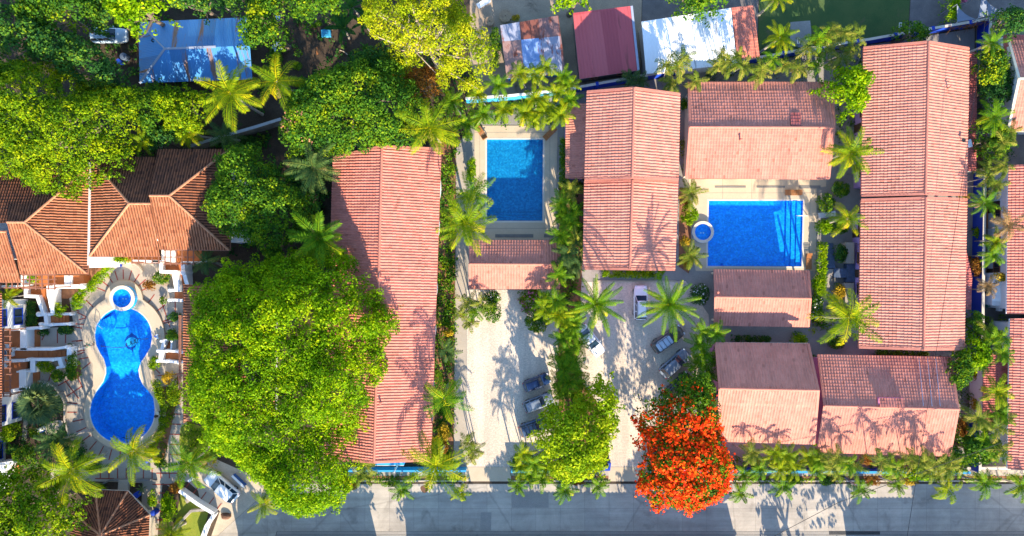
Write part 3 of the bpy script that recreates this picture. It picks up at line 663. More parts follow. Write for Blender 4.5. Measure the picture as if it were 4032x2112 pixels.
# --- palms: crown meshes are shared by every palm of a sort
def frond_crown(name, nf, L, seed, pairs=30, leaf=.62, wid=.085, e_hi=75, e_lo=-12, droop=62, vee=.35, m=None, bend=1.5, ragged=0.0):
    rs = np.random.RandomState(seed); VV = []; FF = []; VAR = []; b = 0
    def quad(p, var):
        nonlocal b
        VV.extend(p); FF.append((b, b + 1, b + 2, b + 3)); VAR.append(var); b += 4
    for i in range(nf):
        f = (i + .5) / nf; az = i * 2.39996 + rs.uniform(-.25, .25)
        el = R(e_hi + (e_lo - e_hi) * f ** .8 + rs.uniform(-8, 8)); ln = L * rs.uniform(.82, 1.08) * (.72 + .28 * math.sin(math.pi * min(1, f * 1.1)))
        dr = R(droop * rs.uniform(.7, 1.25)); ns = 10; p = np.array([0., 0., 0.]); pts = [p.copy()]; dirs = []; tw = rs.uniform(-.35, .35)
        a2 = az
        for s in range(ns):
            t = (s + .5) / ns; e = el - dr * t ** bend; a2 += tw * .12
            d = np.array([math.cos(e) * math.cos(a2), math.cos(e) * math.sin(a2), math.sin(e)]); dirs.append(d); p = p + d * ln / ns; pts.append(p.copy())
        pts = np.array(pts); base_v = rs.uniform(.30, .62) + .18 * (f > .75) * rs.uniform(0, 1.4)
        up0 = np.array([0, 0, 1.])
        for s in range(ns):                                   # the rib
            d = dirs[s]; sd = np.cross(d, up0); sd /= np.linalg.norm(sd) + 1e-6; w = .045 * (1 - s / ns) + .012
            quad([pts[s] - sd * w, pts[s] + sd * w, pts[s + 1] + sd * w * .85, pts[s + 1] - sd * w * .85], base_v + .25)
        for j in range(pairs):
            t = .10 + .90 * (j + rs.uniform(0, .6)) / pairs; x = min(t * ns, ns - 1e-3); s = int(x); q = pts[s] + (pts[s + 1] - pts[s]) * (x - s); d = dirs[s]
            sd = np.cross(d, up0); sd /= np.linalg.norm(sd) + 1e-6; up = np.cross(sd, d)
            ll = leaf * (.35 + .65 * math.sin(math.pi * (.12 + .83 * t)) ** .8) * rs.uniform(.85, 1.15)
            if ragged and rs.uniform() < ragged: ll *= rs.uniform(.15, .7)
            fw = .35 + .75 * t
            for sg in (-1, 1):
                dd = sd * sg + d * fw + up * (vee * (1 - 1.5 * t) + rs.uniform(-.12, .12)); dd /= np.linalg.norm(dd)
                tip = q + dd * ll + np.array([0, 0, -ll * .22 * (1 + t)]); midp = q + dd * ll * .5
                wv = np.cross(dd, up); wv /= np.linalg.norm(wv) + 1e-6
                quad([q, midp + d * wid * .5, tip, midp - d * wid * .5], float(np.clip(base_v + rs.normal(0, .09) + .12 * t, 0, 1)))
    me_o = npmesh(name, np.array(VV), np.array(FF), m, None, np.array(VAR))
    me = me_o.data; bpy.data.objects.remove(me_o); return me

def fan_crown(name, nf, L, seed, m):
    rs = np.random.RandomState(seed); VV = []; FF = []; VAR = []; b = 0
    for i in range(nf):
        f = (i + .5) / nf; az = i * 2.39996; el = R(70 - 85 * f); st = L * .45 * rs.uniform(.8, 1.1)
        d = np.array([math.cos(el) * math.cos(az), math.cos(el) * math.sin(az), math.sin(el)]); h = d * st
        sd = np.cross(d, [0, 0, 1.]); sd /= np.linalg.norm(sd); up = np.cross(sd, d); bv = rs.uniform(.2, .6)
        VV += [-sd * .03, sd * .03, h + sd * .02, h - sd * .02]; FF.append((b, b + 1, b + 2, b + 3)); VAR.append(bv); b += 4
        for k in range(24):
            a = R(-115 + 230 * k / 23) + rs.uniform(-.04, .04); dd = d * math.cos(a) + sd * math.sin(a) + up * .15; ll = L * .62 * (1 - .22 * abs(a) / 2) * rs.uniform(.9, 1.08)
            wv = -d * math.sin(a) + sd * math.cos(a); tip = h + dd * ll + np.array([0, 0, -ll * .3]); mid = h + dd * ll * .6
            VV += [h, mid + wv * .07, tip, mid - wv * .07]; FF.append((b, b + 1, b + 2, b + 3)); VAR.append(float(np.clip(bv + rs.normal(0, .1) + .15 * (k % 2), 0, 1))); b += 4
    o = npmesh(name, np.array(VV), np.array(FF), m, None, np.array(VAR)); me = o.data; bpy.data.objects.remove(o); return me

def blade_crown(name, nf, L, wid, seed, m, e_hi=80, e_lo=10, droop=60):
    """broad blades (banana, cordyline): each a ribbon folded along its rib"""
    rs = np.random.RandomState(seed); VV = []; FF = []; VAR = []; b = 0
    for i in range(nf):
        f = (i + .5) / nf; az = i * 2.39996 + rs.uniform(-.3, .3); el = R(e_hi + (e_lo - e_hi) * f); ns = 9; p = np.zeros(3); pts = [p]; ds = []; ln = L * rs.uniform(.8, 1.1); bv = rs.uniform(.25, .6)
        for s in range(ns):
            e = el - R(droop) * ((s + .5) / ns) ** 1.4; d = np.array([math.cos(e) * math.cos(az), math.cos(e) * math.sin(az), math.sin(e)]); ds.append(d); p = p + d * ln / ns; pts.append(p)
        for s in range(ns):
            d = ds[s]; sd = np.cross(d, [0, 0, 1.]); sd /= np.linalg.norm(sd) + 1e-6; up = np.cross(sd, d)
            def w(t): return wid * .5 * (max(0.0, math.sin(math.pi * min(1, max(0, (t - .10) / .90)))) ** .6) + .02
            w0, w1 = w(s / ns), w((s + 1) / ns)
            for sg in (-1, 1):
                n0 = rs.uniform(.85, 1.1)
                VV += [pts[s], pts[s] + sd * sg * w0 * n0 + up * w0 * .35, pts[s + 1] + sd * sg * w1 * n0 * rs.uniform(.75, 1) + up * w1 * .35, pts[s + 1]]
                FF.append((b, b + 1, b + 2, b + 3) if sg > 0 else (b + 3, b + 2, b + 1, b)); VAR.append(float(np.clip(bv + rs.normal(0, .06), 0, 1))); b += 4
            VV += [pts[s] - sd * .02 + up * .012, pts[s] + sd * .02 + up * .012, pts[s + 1] + sd * .016 + up * .012, pts[s + 1] - sd * .016 + up * .012]; FF.append((b, b + 1, b + 2, b + 3)); VAR.append(.85); b += 4
    o = npmesh(name, np.array(VV), np.array(FF), m, None, np.array(VAR)); me = o.data; bpy.data.objects.remove(o); return me

CR = {'coco': [frond_crown('coconut fronds', 18, 3.9, 11 + i, 28, .70, .105, vee=.4) for i in range(2)] + [frond_crown('sparse coconut fronds', 14, 4.1, 21, 28, .72, .105, 70, -30, 74, .35, bend=1.3), frond_crown('young coconut fronds', 15, 3.6, 22, 28, .70, .11, 82, 12, 60, .45), frond_crown('wind combed coconut fronds', 17, 4.0, 23, 28, .74, .10, 74, -22, 66, .3, bend=1.7, ragged=.12)],
      'dryskirt': [frond_crown('hanging dry fronds', 4, 2.6, 91 + i, 18, .46, .08, -12, -48, 45, .2, ragged=.3) for i in range(2)],
      'date': [frond_crown('date fronds', 26, 4.0, 31 + i, 36, .42, .085, 76, -10, 50, .5) for i in range(2)],
      'small': [frond_crown('small palm fronds', 11, 2.0, 51 + i, 20, .44, .09, 70, 0, 72, .45, bend=1.3) for i in range(3)],
      'ragged': [frond_crown('ragged palm fronds', 10, 1.9, 71 + i, 19, .44, .09, 68, -30, 76, .4, bend=1.2, ragged=.2) for i in range(3)],
      'fan': [fan_crown('fan fronds', 34, 2.6, 5, None)],
      'banana': [blade_crown('banana blades', 9, 2.5, .62, 8 + i, None) for i in range(2)],
      'agave': [blade_crown('agave blades', 16, .9, .13, 3, None, 75, 5, 25)]}
for k_ in CR:
    for me_ in CR[k_]:
        if not me_.materials: me_.materials.append(M['leaf_palm'])
SPAN = {'dryskirt': 3.25, 'coco': 3.25, 'date': 3.5, 'small': 1.42, 'ragged': 1.3, 'fan': 2.6, 'banana': 2.1, 'agave': .85}
_pc = [0]
def palm_crown(root, at, kind, r_m, leafk, rs, parent=None):
    _pc[0] += 1; me = CR[kind][_pc[0] % len(CR[kind])]
    o = bpy.data.objects.new('crown', me); COL.objects.link(o); o.parent = parent or root
    o.location = Vector(at) - root.location; s = r_m / SPAN[kind]; o.scale = (s, s, s * rs.uniform(.85, 1.1)); o.rotation_euler = (rs.uniform(-.14, .14), rs.uniform(-.14, .14), rs.uniform(0, 6.28))
    o.material_slots[0].link = 'OBJECT'; o.material_slots[0].material = M['leaf_' + leafk]
    return o

def palm(label, px, py, z, r_px, kind='coco', leafk='palm', seed=0, base=None, name='palm_tree', group=None, lean=.5, tr=None, cat='palm'):
    """one trunk, one crown: the crown's heart is seen at (px, py), z metres up"""
    rs = np.random.RandomState(seed * 7 + int(px) % 97 + int(py) % 89); top = W(px, py, z)
    b = W(base[0], base[1], 0) if base else Vector((top.x + rs.uniform(-lean, lean), top.y + rs.uniform(-lean, lean), 0))
    root = thing(name, b, label, cat, group); t = MB(); r = tr or (.15 if kind in ('coco', 'date') else .075)
    mid = b.lerp(top, .5) + Vector((rs.uniform(-.2, .2), rs.uniform(-.2, .2), 0)) * min(1, z / 5)
    t.tube([b - Vector((0, 0, .05)), b.lerp(mid, .12), b.lerp(mid, .6), mid, mid.lerp(top, .55), top + Vector((0, 0, .05))], [r * 1.7, r * 1.2, r, r * .92, r * .85, r * .8], 8)
    child(root, t, 'trunk', M['palmbark'])
    palm_crown(root, top, kind, r_px * (CAM_H - z) / CAM_H / PPM, leafk, rs)
    if kind == 'coco' and rs.uniform() < .6:
        o = palm_crown(root, top - Vector((0, 0, .1)), 'dryskirt', r_px * (CAM_H - z) / CAM_H / PPM, 'dry', rs); o.name = 'dry_frond'
    return root

def clump(label, crowns, kind='small', leafk='palm', seed=0, name='clump_palm', group=None, base=None, cat='palm', spread=.35):
    """several stems from one root; crowns = (px, py, z, r_px)"""
    rs = np.random.RandomState(seed + int(crowns[0][0]) % 91); T = [W(c[0], c[1], c[2]) for c in crowns]
    b = W(*base) if base else Vector((sum(t.x for t in T) / len(T), sum(t.y for t in T) / len(T), 0))
    if kind == 'ragged' and leafk in ('palm', 'palmy'): leafk = 'palmr'
    root = thing(name, b, label, cat, group)
    for t, c in zip(T, crowns):
        f = b + (Vector((t.x, t.y, 0)) - b) * .45 + Vector((rs.uniform(-spread, spread), rs.uniform(-spread, spread), 0)); m = MB(); md = f.lerp(t, .5) + Vector((rs.uniform(-.15, .15), rs.uniform(-.15, .15), 0))
        m.tube([f - Vector((0, 0, .04)), f.lerp(md, .5), md, t], [.085, .07, .06, .055], 6); child(root, m, 'trunk', M['palmbark'])
        palm_crown(root, t, kind, c[3] * (CAM_H - c[2]) / CAM_H / PPM, leafk if rs.uniform() < .75 else {'palm': 'palmr', 'palmy': 'palm', 'palmd': 'palm', 'palmr': 'palm'}.get(leafk, leafk), rs)
    return root

# ---------------------------------------------------------------- cars
def paint(name, c, rough=.22):
    m = mk(name, c, tuple(x * .96 for x in c), 2, rough, spec=.5, coat=.7, fine=.03, fscale=3); return m
PAINT = {'white': paint('white car paint', (.80, .80, .79)), 'silver': paint('silver car paint', (.20, .235, .29)), 'blue': paint('dark blue car paint', (.012, .035, .11)),
         'bronze': paint('grey brown car paint', (.11, .085, .07)), 'grey': paint('grey car paint', (.06, .10, .18)), 'black': paint('black car paint', (.02, .021, .025)), 'paleblue': paint('pale blue car paint', (.42, .52, .62))}
M['carglass'] = mk('car glass', (.014, .035, .06), None, 2, .06, spec=.7); M['tail'] = mk('red lamp glass', (.45, .012, .012), None, 2, .2); M['lamp'] = mk('clear lamp glass', (.72, .74, .76), None, 2, .15)
M['rim'] = mk('alloy rim', (.45, .46, .48), None, 3, .35, metal=.7); M['trim'] = mk('dark car trim', (.03, .03, .032), None, 3, .6)

def car(label, px, py, ang, L, Wd, H, color, style='suv', group='cars parked on the gravel and drives', rack=False, cat='car', name='parked_car', zc=None, roof=None):
    """a car seen at (px, py); ang = direction of its nose in degrees on the photograph (0 = along +x, 90 = up)"""
    base = W(px, py, .8); base.z = 0.03
    root = thing(name, base, label, cat, group, R(ang)); pm = PAINT[color]
    hl, hw = L / 2, Wd / 2; gc = .19; belt = H * (.60 if style != 'sedan' else .62); hood = H * (.57 if style == 'suv' else .58)
    # lower body: cross sections from tail to nose
    sec = [(-hl, .72, .50, belt * .80), (-hl + .06, .86, .34, belt * .93), (-hl + .28, .97, gc + .04, belt), (-hl + .9, 1, gc, belt * 1.02), (0, 1, gc, belt * 1.01), (hl * .36, 1, gc, belt),
           (hl * .52, .99, gc, hood + .02), (hl - .55, .96, gc + .02, hood * .97), (hl - .22, .88, gc + .06, hood * .88), (hl - .05, .74, .32, hood * .76), (hl, .58, .38, hood * .64)]
    mb = MB(); ring = []
    for x, k, zb, zt in sec:
        w = hw * k; sh = zb + (zt - zb) * .62
        pr = [(-w * .80, zb), (-w * .97, zb + .09), (-w, sh), (-w * .93, zt - .05), (-w * .80, zt), (0, zt + .035), (w * .80, zt), (w * .93, zt - .05), (w, sh), (w * .97, zb + .09), (w * .80, zb)]
        ring.append([(x, y, z) for y, z in pr])
    n = 11; vs = [v for r in ring for v in r]; fs = [(i * n + k, (i + 1) * n + k, (i + 1) * n + (k + 1) % n, i * n + (k + 1) % n) for i in range(len(sec) - 1) for k in range(n)]
    fs += [tuple(range(n)), tuple((len(sec) - 1) * n + k for k in range(n - 1, -1, -1))]
    mb.add(vs, fs); body = mb.build('body', pm, root, smooth=True)
    # cabin: x positions of base and roof edge
    if style == 'suv': xb0, xb1, xt0, xt1 = -hl + .12, hl * .42, -hl + .42, hl * .10
    elif style == 'hatch': xb0, xb1, xt0, xt1 = -hl + .16, hl * .46, -hl + .62, hl * .10
    elif style == 'pickup': xb0, xb1, xt0, xt1 = -hl * .22, hl * .44, -hl * .10, hl * .14
    else: xb0, xb1, xt0, xt1 = -hl + .62, hl * .44, -hl + 1.28, hl * .06
    wb, wt = hw * .86, hw * .70; zb, zt = belt - .02, H - .05
    cb = MB(); 
    def P4(x0, x1, w0, w1, z): return [(x0, -w0, z), (x1, -w1, z), (x1, w1, z), (x0, w0, z)]
    b_ = P4(xb0, xb1, wb, wb * .94, zb); t_ = P4(xt0, xt1, wt, wt * .97, zt)
    cb.add(b_ + t_, [(4, 5, 6, 7), (0, 1, 5, 4), (1, 2, 6, 5), (2, 3, 7, 6), (3, 0, 4, 7)])
    # crowned roof skin with rounded corners
    xm = (xt0 + xt1) / 2; lx = (xt1 - xt0) / 2 + .05; N = 20
    def rr(k, z): return [(xm + lx * k * math.copysign(abs(math.cos(a)) ** .35, math.cos(a)), wt * 1.05 * k * math.copysign(abs(math.sin(a)) ** .35, math.sin(a)), z) for a in [2 * math.pi * (i + .5) / N for i in range(N)]]
    r0, r1, r2 = rr(1.0, zt - .015), rr(.93, zt + .03), rr(.5, zt + .05)
    rf = MB(); rf.add(r0 + r1 + r2, [(i, (i + 1) % N, N + (i + 1) % N, N + i) for i in range(N)] + [(N + i, N + (i + 1) % N, 2 * N + (i + 1) % N, 2 * N + i) for i in range(N)] + [tuple(range(2 * N, 3 * N))])
    cab = cb.build('cabin', M['trim'] if color in ('black',) else pm, root, bev=.05)
    rf.build('roof', PAINT[roof] if roof else pm, root, smooth=True)
    def pane(nm, q, off, shr=.09, m=M['carglass'], par=None):
        q = [Vector(p) for p in q]; c = sum(q, Vector((0, 0, 0))) / 4; nn = (q[1] - q[0]).cross(q[3] - q[0]).normalized()
        if nn.dot(c - Vector((0, 0, zb))) < 0: nn = -nn
        q = [p + (c - p) * shr + nn * off for p in q]; g = MB(); g.add(q + [p - nn * .02 for p in q], [(0, 1, 2, 3), (7, 6, 5, 4), (0, 4, 5, 1), (1, 5, 6, 2), (2, 6, 7, 3), (3, 7, 4, 0)]); return g.build(nm, m, par or root)
    pane('windscreen', [b_[1], b_[2], t_[2], t_[1]], .014, .07)
    pane('rear_window', [b_[3], b_[0], t_[0], t_[3]], .014, .10)
    def lerp(a, b, k): return tuple(x + (y - x) * k for x, y in zip(a, b))
    nside = 2 if style in ('pickup', 'sedan') else 3
    for s in (0, 1):
        B0, B1, T0, T1 = (b_[0], b_[1], t_[0], t_[1]) if s == 0 else (b_[3], b_[2], t_[3], t_[2])
        for i in range(nside):
            k0, k1 = i / nside + .01, (i + 1) / nside - .01
            pane('side_window', [lerp(B0, B1, k0), lerp(B0, B1, k1), lerp(T0, T1, k1), lerp(T0, T1, k0)], .012, .09)
    if style == 'pickup':
        bd = MB(); x0, x1 = -hl + .12, xb0 - .05; bd.box(((x0 + x1) / 2, 0, belt + .01), (x1 - x0, hw * 1.5, .05)); bd.build('load_bed', M['trim'], root)
        for s in (-1, 1): rb = MB(); rb.box(((x0 + x1) / 2, s * hw * .83, belt + .07), (x1 - x0, .12, .14)); rb.build('bed_side', pm, root, bev=.03)
    # wheels
    wr = .33 if style != 'suv' else .36
    for sx in (-hl * .60, hl * .62):
        for sy in (-1, 1):
            w_ = MB(); m_ = 18; yo, yi = sy * (hw - .01), sy * (hw - .22)
            prof = [(wr * .62, yi), (wr, yi), (wr, yo - sy * .03), (wr * .92, yo), (wr * .62, yo)]
            vs = [(sx + r * math.cos(2 * math.pi * k / m_), y, wr + r * math.sin(2 * math.pi * k / m_)) for r, y in prof for k in range(m_)]
            w_.add(vs, [(i * m_ + k, i * m_ + (k + 1) % m_, (i + 1) * m_ + (k + 1) % m_, (i + 1) * m_ + k) for i in range(4) for k in range(m_)])
            wo = w_.build('wheel', M['black'], root); r_ = MB()
            pr2 = [(.02, yo - sy * .01), (wr * .25, yo - sy * .01), (wr * .60, yo - sy * .05), (wr * .63, yo - sy * .05)]
            vs = [(sx + r * math.cos(2 * math.pi * k / m_), y, wr + r * math.sin(2 * math.pi * k / m_)) for r, y in pr2 for k in range(m_)]
            r_.add(vs, [(i * m_ + k, i * m_ + (k + 1) % m_, (i + 1) * m_ + (k + 1) % m_, (i + 1) * m_ + k) for i in range(3) for k in range(m_)]); r_.build('rim', M['rim'], wo)
    for s in (-1, 1):
        q = MB(); q.box((hl - .14, s * hw * .66, hood * .79), (.20, hw * .34, .13)); q.build('headlight', M['lamp'], root, bev=.03)
        q = MB(); q.box((-hl + .07, s * hw * .72, belt * .80), (.10, hw * .22, .24)); q.build('tail_light', M['tail'], root, bev=.02)
        q = MB(); q.box((xb1 - .22, s * (hw + .07), belt + .06), (.10, .16, .12)); q.build('mirror', pm, root, bev=.03)
    q = MB(); q.box((hl - .02, 0, .40), (.07, hw * 1.1, .14)); q.build('front_bumper', M['trim'], root, bev=.03)
    q = MB(); q.box((-hl + .0, 0, .42), (.10, hw * 1.3, .16)); q.build('rear_bumper', M['trim'] if style == 'suv' else pm, root, bev=.03)
    q = MB(); q.bar((xb1 - .02, -wb * .1, belt + .035), (xb1 - .25, -wb * .75, belt + .12), .03, .02); q.build('wiper', M['trim'], root)
    if rack:
        for s in (-1, 1): q = MB(); q.bar((xt0 + .1, s * wt * .93, H + .05), (xt1 - .05, s * wt * .93, H + .05), .05, .05); q.build('roof_rail', M['trim'], root)
        if rack == 2:
            for k in (.2, .5, .8): q = MB(); x = xt0 + (xt1 - xt0) * k; q.bar((x, -wt * .93, H + .075), (x, wt * .93, H + .075), .06, .03); q.build('roof_bar', M['trim'], root)
    return root

# ---------------------------------------------------------------- small things
def lounger(label, px, py, ang, m, group='wooden sun loungers by the pools', back=28, z=0.0):
    b = W(px, py, .3); b.z = z; root = thing('sun_lounger', b, label, 'sun lounger', group, R(ang))
    fr = MB()
    for s in (-1, 1): fr.bar((-1.0, s * .32, .30), (1.0, s * .32, .30), .05, .08)
    for x in (-.95, -.2, .4, .95): fr.bar((x, -.32, .30), (x, .32, .30), .06, .05)
    fr.build('frame', m, root)
    for x in (-.9, .85):
        for s in (-1, 1): q = MB(); q.bar((x, s * .30, 0), (x, s * .30, .28), .06, .06); q.build('leg', m, root)
    st = MB()
    for i in range(13): st.box((-.95 + i * .105, 0, .355), (.085, .66, .03))
    st.build('seat', m, root); bk = MB(); c, s_ = math.cos(R(back)), math.sin(R(back))
    for i in range(7):
        x = .10 * i + .06; p = Vector((.40 + x * c, 0, .36 + x * s_)); bk.bar(p - Vector((0, .33, 0)), p + Vector((0, .33, 0)), .085, .03)
    bk.build('backrest', m, root); return root

def chair(label, px, py, ang, m, z, group='chairs round the glass patio table'):
    b = W(px, py, z + .4); b.z = z; root = thing('patio_chair', b, label, 'chair', group, R(ang))
    q = MB(); q.box((0, 0, .43), (.46, .48, .04)); q.build('seat', m, root, bev=.02)
    q = MB(); q.box((-.25, 0, .70), (.05, .46, .46), 0, .96); q.build('backrest', m, root, bev=.02)
    for x in (-.2, .2):
        for y in (-.21, .21): q = MB(); q.bar((x, y, 0), (x, y, .42), .04, .04); q.build('leg', m, root)
    for s in (-1, 1): q = MB(); q.tube([(-.24, s * .25, .64), (.05, s * .27, .66), (.22, s * .25, .60), (.22, s * .23, .42)], .022, 6); q.build('armrest', m, root)
    return root

def bucket(label, px, py, r, h, m, lid, z=0.0, group='buckets and jars beside the pool'):
    b = W(px, py, z + h); b.z = z; root = thing('bucket', b, label, 'bucket', group)
    q = MB(); q.lathe((0, 0, 0), [(r * .85, 0), (r, h), (r * .98, h + .01)], 16); q.build('shell', m, root)
    q = MB(); q.lathe((0, 0, 0), [(r * 1.05, h - .02), (r * 1.05, h + .02), (r * .6, h + .035), (r * .15, h + .05)], 16); q.build('lid', lid, root)
    q = MB(); q.tube([(r * math.cos(a), r * .9 * math.sin(a) * .6 - r * .5, h * .6 + r * .4 * math.sin(a)) for a in np.linspace(0, math.pi, 7)], .008, 4); q.build('handle', M['metal'], root); return root

M['skin'] = mk('skin', (.42, .24, .15), None, 3, .6); M['hair'] = mk('dark hair', (.015, .011, .009), None, 3, .6)
M['shirt'] = mk('green shirt cloth', (.02, .36, .17), (.016, .28, .13), 5, .85); M['shorts'] = mk('pale shorts cloth', (.55, .46, .30), None, 5, .9); M['shoe'] = mk('dark shoe', (.03, .03, .03), None, 5, .7)

def skin_body(name, joints, edges, m, parent, sub=2, root_i=0):
    me = bpy.data.meshes.new(name); me.from_pydata([j[:3] for j in joints], edges, []); o = bpy.data.objects.new(name, me); COL.objects.link(o); o.parent = parent; me.materials.append(m)
    sk = o.modifiers.new('skin', 'SKIN'); sk.use_smooth_shade = True
    d = me.skin_vertices[0].data if me.skin_vertices else None
    if d is None:
        bm = bmesh.new(); bm.from_mesh(me); bm.verts.layers.skin.verify(); bm.to_mesh(me); bm.free(); d = me.skin_vertices[0].data
    for i, j in enumerate(joints): d[i].radius = (j[3], j[4] if len(j) > 4 else j[3]); d[i].use_root = (i == root_i)
    s = o.modifiers.new('round', 'SUBSURF'); s.levels = s.render_levels = sub
    return o

def person_with_pole(label, px, py, z, ang):
    """standing figure, slightly stooped, both hands on a long pole held across the body"""
    b = W(px, py, z); root = thing('person', b, label, 'person', None, R(ang))
    J = [(0, 0, .93, .135, .10), (.02, 0, 1.12, .125, .10), (.06, 0, 1.34, .165, .105), (.08, 0, 1.47, .07, .06), (.11, 0, 1.55, .055, .055), (.12, 0, 1.64, .085, .10), (.12, 0, 1.74, .06, .075),
         (.06, .10, .90, .085), (.09, .11, .50, .062), (.02, .11, .10, .042), (.17, .12, .045, .04), (-.02, -.10, .90, .085), (-.06, -.11, .49, .062), (-.10, -.11, .10, .042), (.06, -.12, .045, .04),
         (.07, .19, 1.40, .062), (.16, .27, 1.16, .047), (.36, .20, 1.06, .034), (.42, .18, 1.05, .030), (.07, -.19, 1.40, .062), (.10, -.32, 1.16, .047), (.30, -.34, 1.03, .034), (.37, -.33, 1.02, .030)]
    E = [(0, 1), (1, 2), (2, 3), (3, 4), (4, 5), (5, 6), (0, 7), (7, 8), (8, 9), (9, 10), (0, 11), (11, 12), (12, 13), (13, 14), (2, 15), (15, 16), (16, 17), (17, 18), (2, 19), (19, 20), (20, 21), (21, 22)]
    fi = []
    for h, (hx, hy, hz) in ((18, J[18][:3]), (22, J[22][:3])):      # fingers closed round the pole, thumb on the near side
        for k in range(4):
            i0 = len(J); y = hy + (k - 1.5) * .021; J += [(hx + .035, y, hz + .018, .010), (hx + .062, y, hz - .004 - .002 * k, .009), (hx + .048, y, hz - .028, .008)]; E += [(h, i0), (i0, i0 + 1), (i0 + 1, i0 + 2)]
        i0 = len(J); J += [(hx + .012, hy + .045, hz - .015, .011), (hx + .042, hy + .050, hz - .030, .009)]; E += [(h, i0), (i0, i0 + 1)]
    body = skin_body('body', J, E, M['skin'], root)
    sh = skin_body('shirt', [(0, 0, .96, .155, .12), (.02, 0, 1.14, .145, .118), (.06, 0, 1.34, .185, .125), (.075, 0, 1.43, .10, .085), (.07, .19, 1.40, .080), (.12, .24, 1.27, .066), (.07, -.19, 1.40, .080), (.09, -.27, 1.26, .066)], [(0, 1), (1, 2), (2, 3), (2, 4), (4, 5), (2, 6), (6, 7)], M['shirt'], root)
    st = skin_body('shorts', [(0, 0, .95, .155, .125), (.06, .10, .86, .108), (.085, .112, .58, .088), (-.02, -.10, .86, .108), (-.05, -.112, .57, .088)], [(0, 1), (1, 2), (0, 3), (3, 4)], M['shorts'], root)
    hr = MB(); hr.lathe((.105, 0, 1.66), [(.092, 0), (.108, .05), (.10, .10), (.06, .135), (.015, .148)], 14); hr.build('hair', M['hair'], root, smooth=True)
    for s in (-1, 1):
        q = MB(); q.lathe((.205, s * .035, 1.655), [(.002, -.011), (.011, 0), (.002, .011)], 8); q.build('eye', M['hair'], root)
        q = MB(); q.lathe((.12, s * .10, 1.64), [(.004, -.03), (.018, 0), (.004, .03)], 8); q.build('ear', M['skin'], root)
    q = MB(); q.bar((.20, 0, 1.655), (.235, 0, 1.625), .028, .025); q.build('nose', M['skin'], root, bev=.008)
    q = MB(); q.box((.207, 0, 1.597), (.012, .05, .012)); q.build('mouth', M['tail'], root)
    for x, y in ((.12, .12), (.0, -.12)): q = MB(); q.box((x, y, .035), (.25, .10, .07), 0, .85); q.build('shoe', M['shoe'], root, bev=.02)
    return root, b

def staircase(label, pts, n, z0, z1, w_m, root_name='stair', group=None, tread=None, side=None):
    """steps between two photographed edges: pts = [upper A, upper B, lower B, lower A]"""
    a, b_, c, d = [Vector(W(p[0], p[1], z)) for p, z in zip(pts, (z1, z1, z0, z0))]
    base = (a + b_ + c + d) / 4; base.z = 0; root = thing(root_name, base, label, 'stair', group); 
    for i in range(n):
        k0, k1 = i / n, (i + 1) / n; z = z1 + (z0 - z1) * (i + .5) / n
        q = [a.lerp(d, k0), b_.lerp(c, k0), b_.lerp(c, k1), a.lerp(d, k1)]; m = MB(); m.prism([(p.x, p.y) for p in q], max(0, min(z0, z1) - .02 if min(z0, z1) > .5 else 0), z); child(root, m, 'step', tread or M['terracotta'])
    return root

def parapet(root, pts, z0, h, th=.35, m=None, name='parapet', cap=True, knob=()):
    """white rendered parapet; pts = (px, py, height of its top)"""
    P = [W(p[0], p[1], p[2]) for p in pts]; b = MB()
    for i in range(len(P) - 1):
        p, q = P[i], P[i + 1]; t = (q - p).to_2d().normalized(); nn = Vector((-t.y, t.x, 0)) * th / 2; e = Vector((t.x, t.y, 0)) * th * .48
        p, q = p - e * (1 if i else .6), q + e * .6
        lo = lambda v: Vector((v.x, v.y, max(0, z0)))
        dz = Vector((0, 0, .004 * i))
        vs = [lo(p + nn), lo(p - nn), lo(q - nn), lo(q + nn), p + nn + dz, p - nn + dz, q - nn + dz, q + nn + dz]
        b.add(vs, [(4, 5, 6, 7), (0, 1, 5, 4), (1, 2, 6, 5), (2, 3, 7, 6), (3, 0, 4, 7)])
    for k in knob:
        p = P[k]; b.lathe((p.x, p.y, 0), [(th * .70, max(0, z0)), (th * .70, p.z + .05), (th * .55, p.z + .13), (.05, p.z + .16)], 14)
    return child(root, b, name, m or M['white'], bev=.03)

def pergola(label, xs, ys, z, ext, ground_posts, group=None, m=None, grid=(5, 3), name='pergola'):
    x0, x1 = xs; y0, y1 = ys; A = W((x0 + x1) / 2, (y0 + y1) / 2, z); root = thing(name, Vector((A.x, A.y, 0)), label, 'pergola', group); m = m or M['woodred']
    for i in range(grid[1]):
        y = y0 + (y1 - y0) * i / (grid[1] - 1); b = MB(); b.bar(W(x0 - ext, y, z), W(x1 + ext, y, z), .12, .12); child(root, b, 'beam', m)
    for i in range(grid[0]):
        x = x0 + (x1 - x0) * i / (grid[0] - 1); b = MB(); b.bar(W(x, y0 - ext, z + .12), W(x, y1 + ext, z + .12), .10, .11); child(root, b, 'crossbar', m)
    for x, y, zb in ground_posts:
        t = W(x, y, z - .06); b = MB(); b.tube([(t.x, t.y, zb), t], .07, 8); child(root, b, 'post', m)
    return root

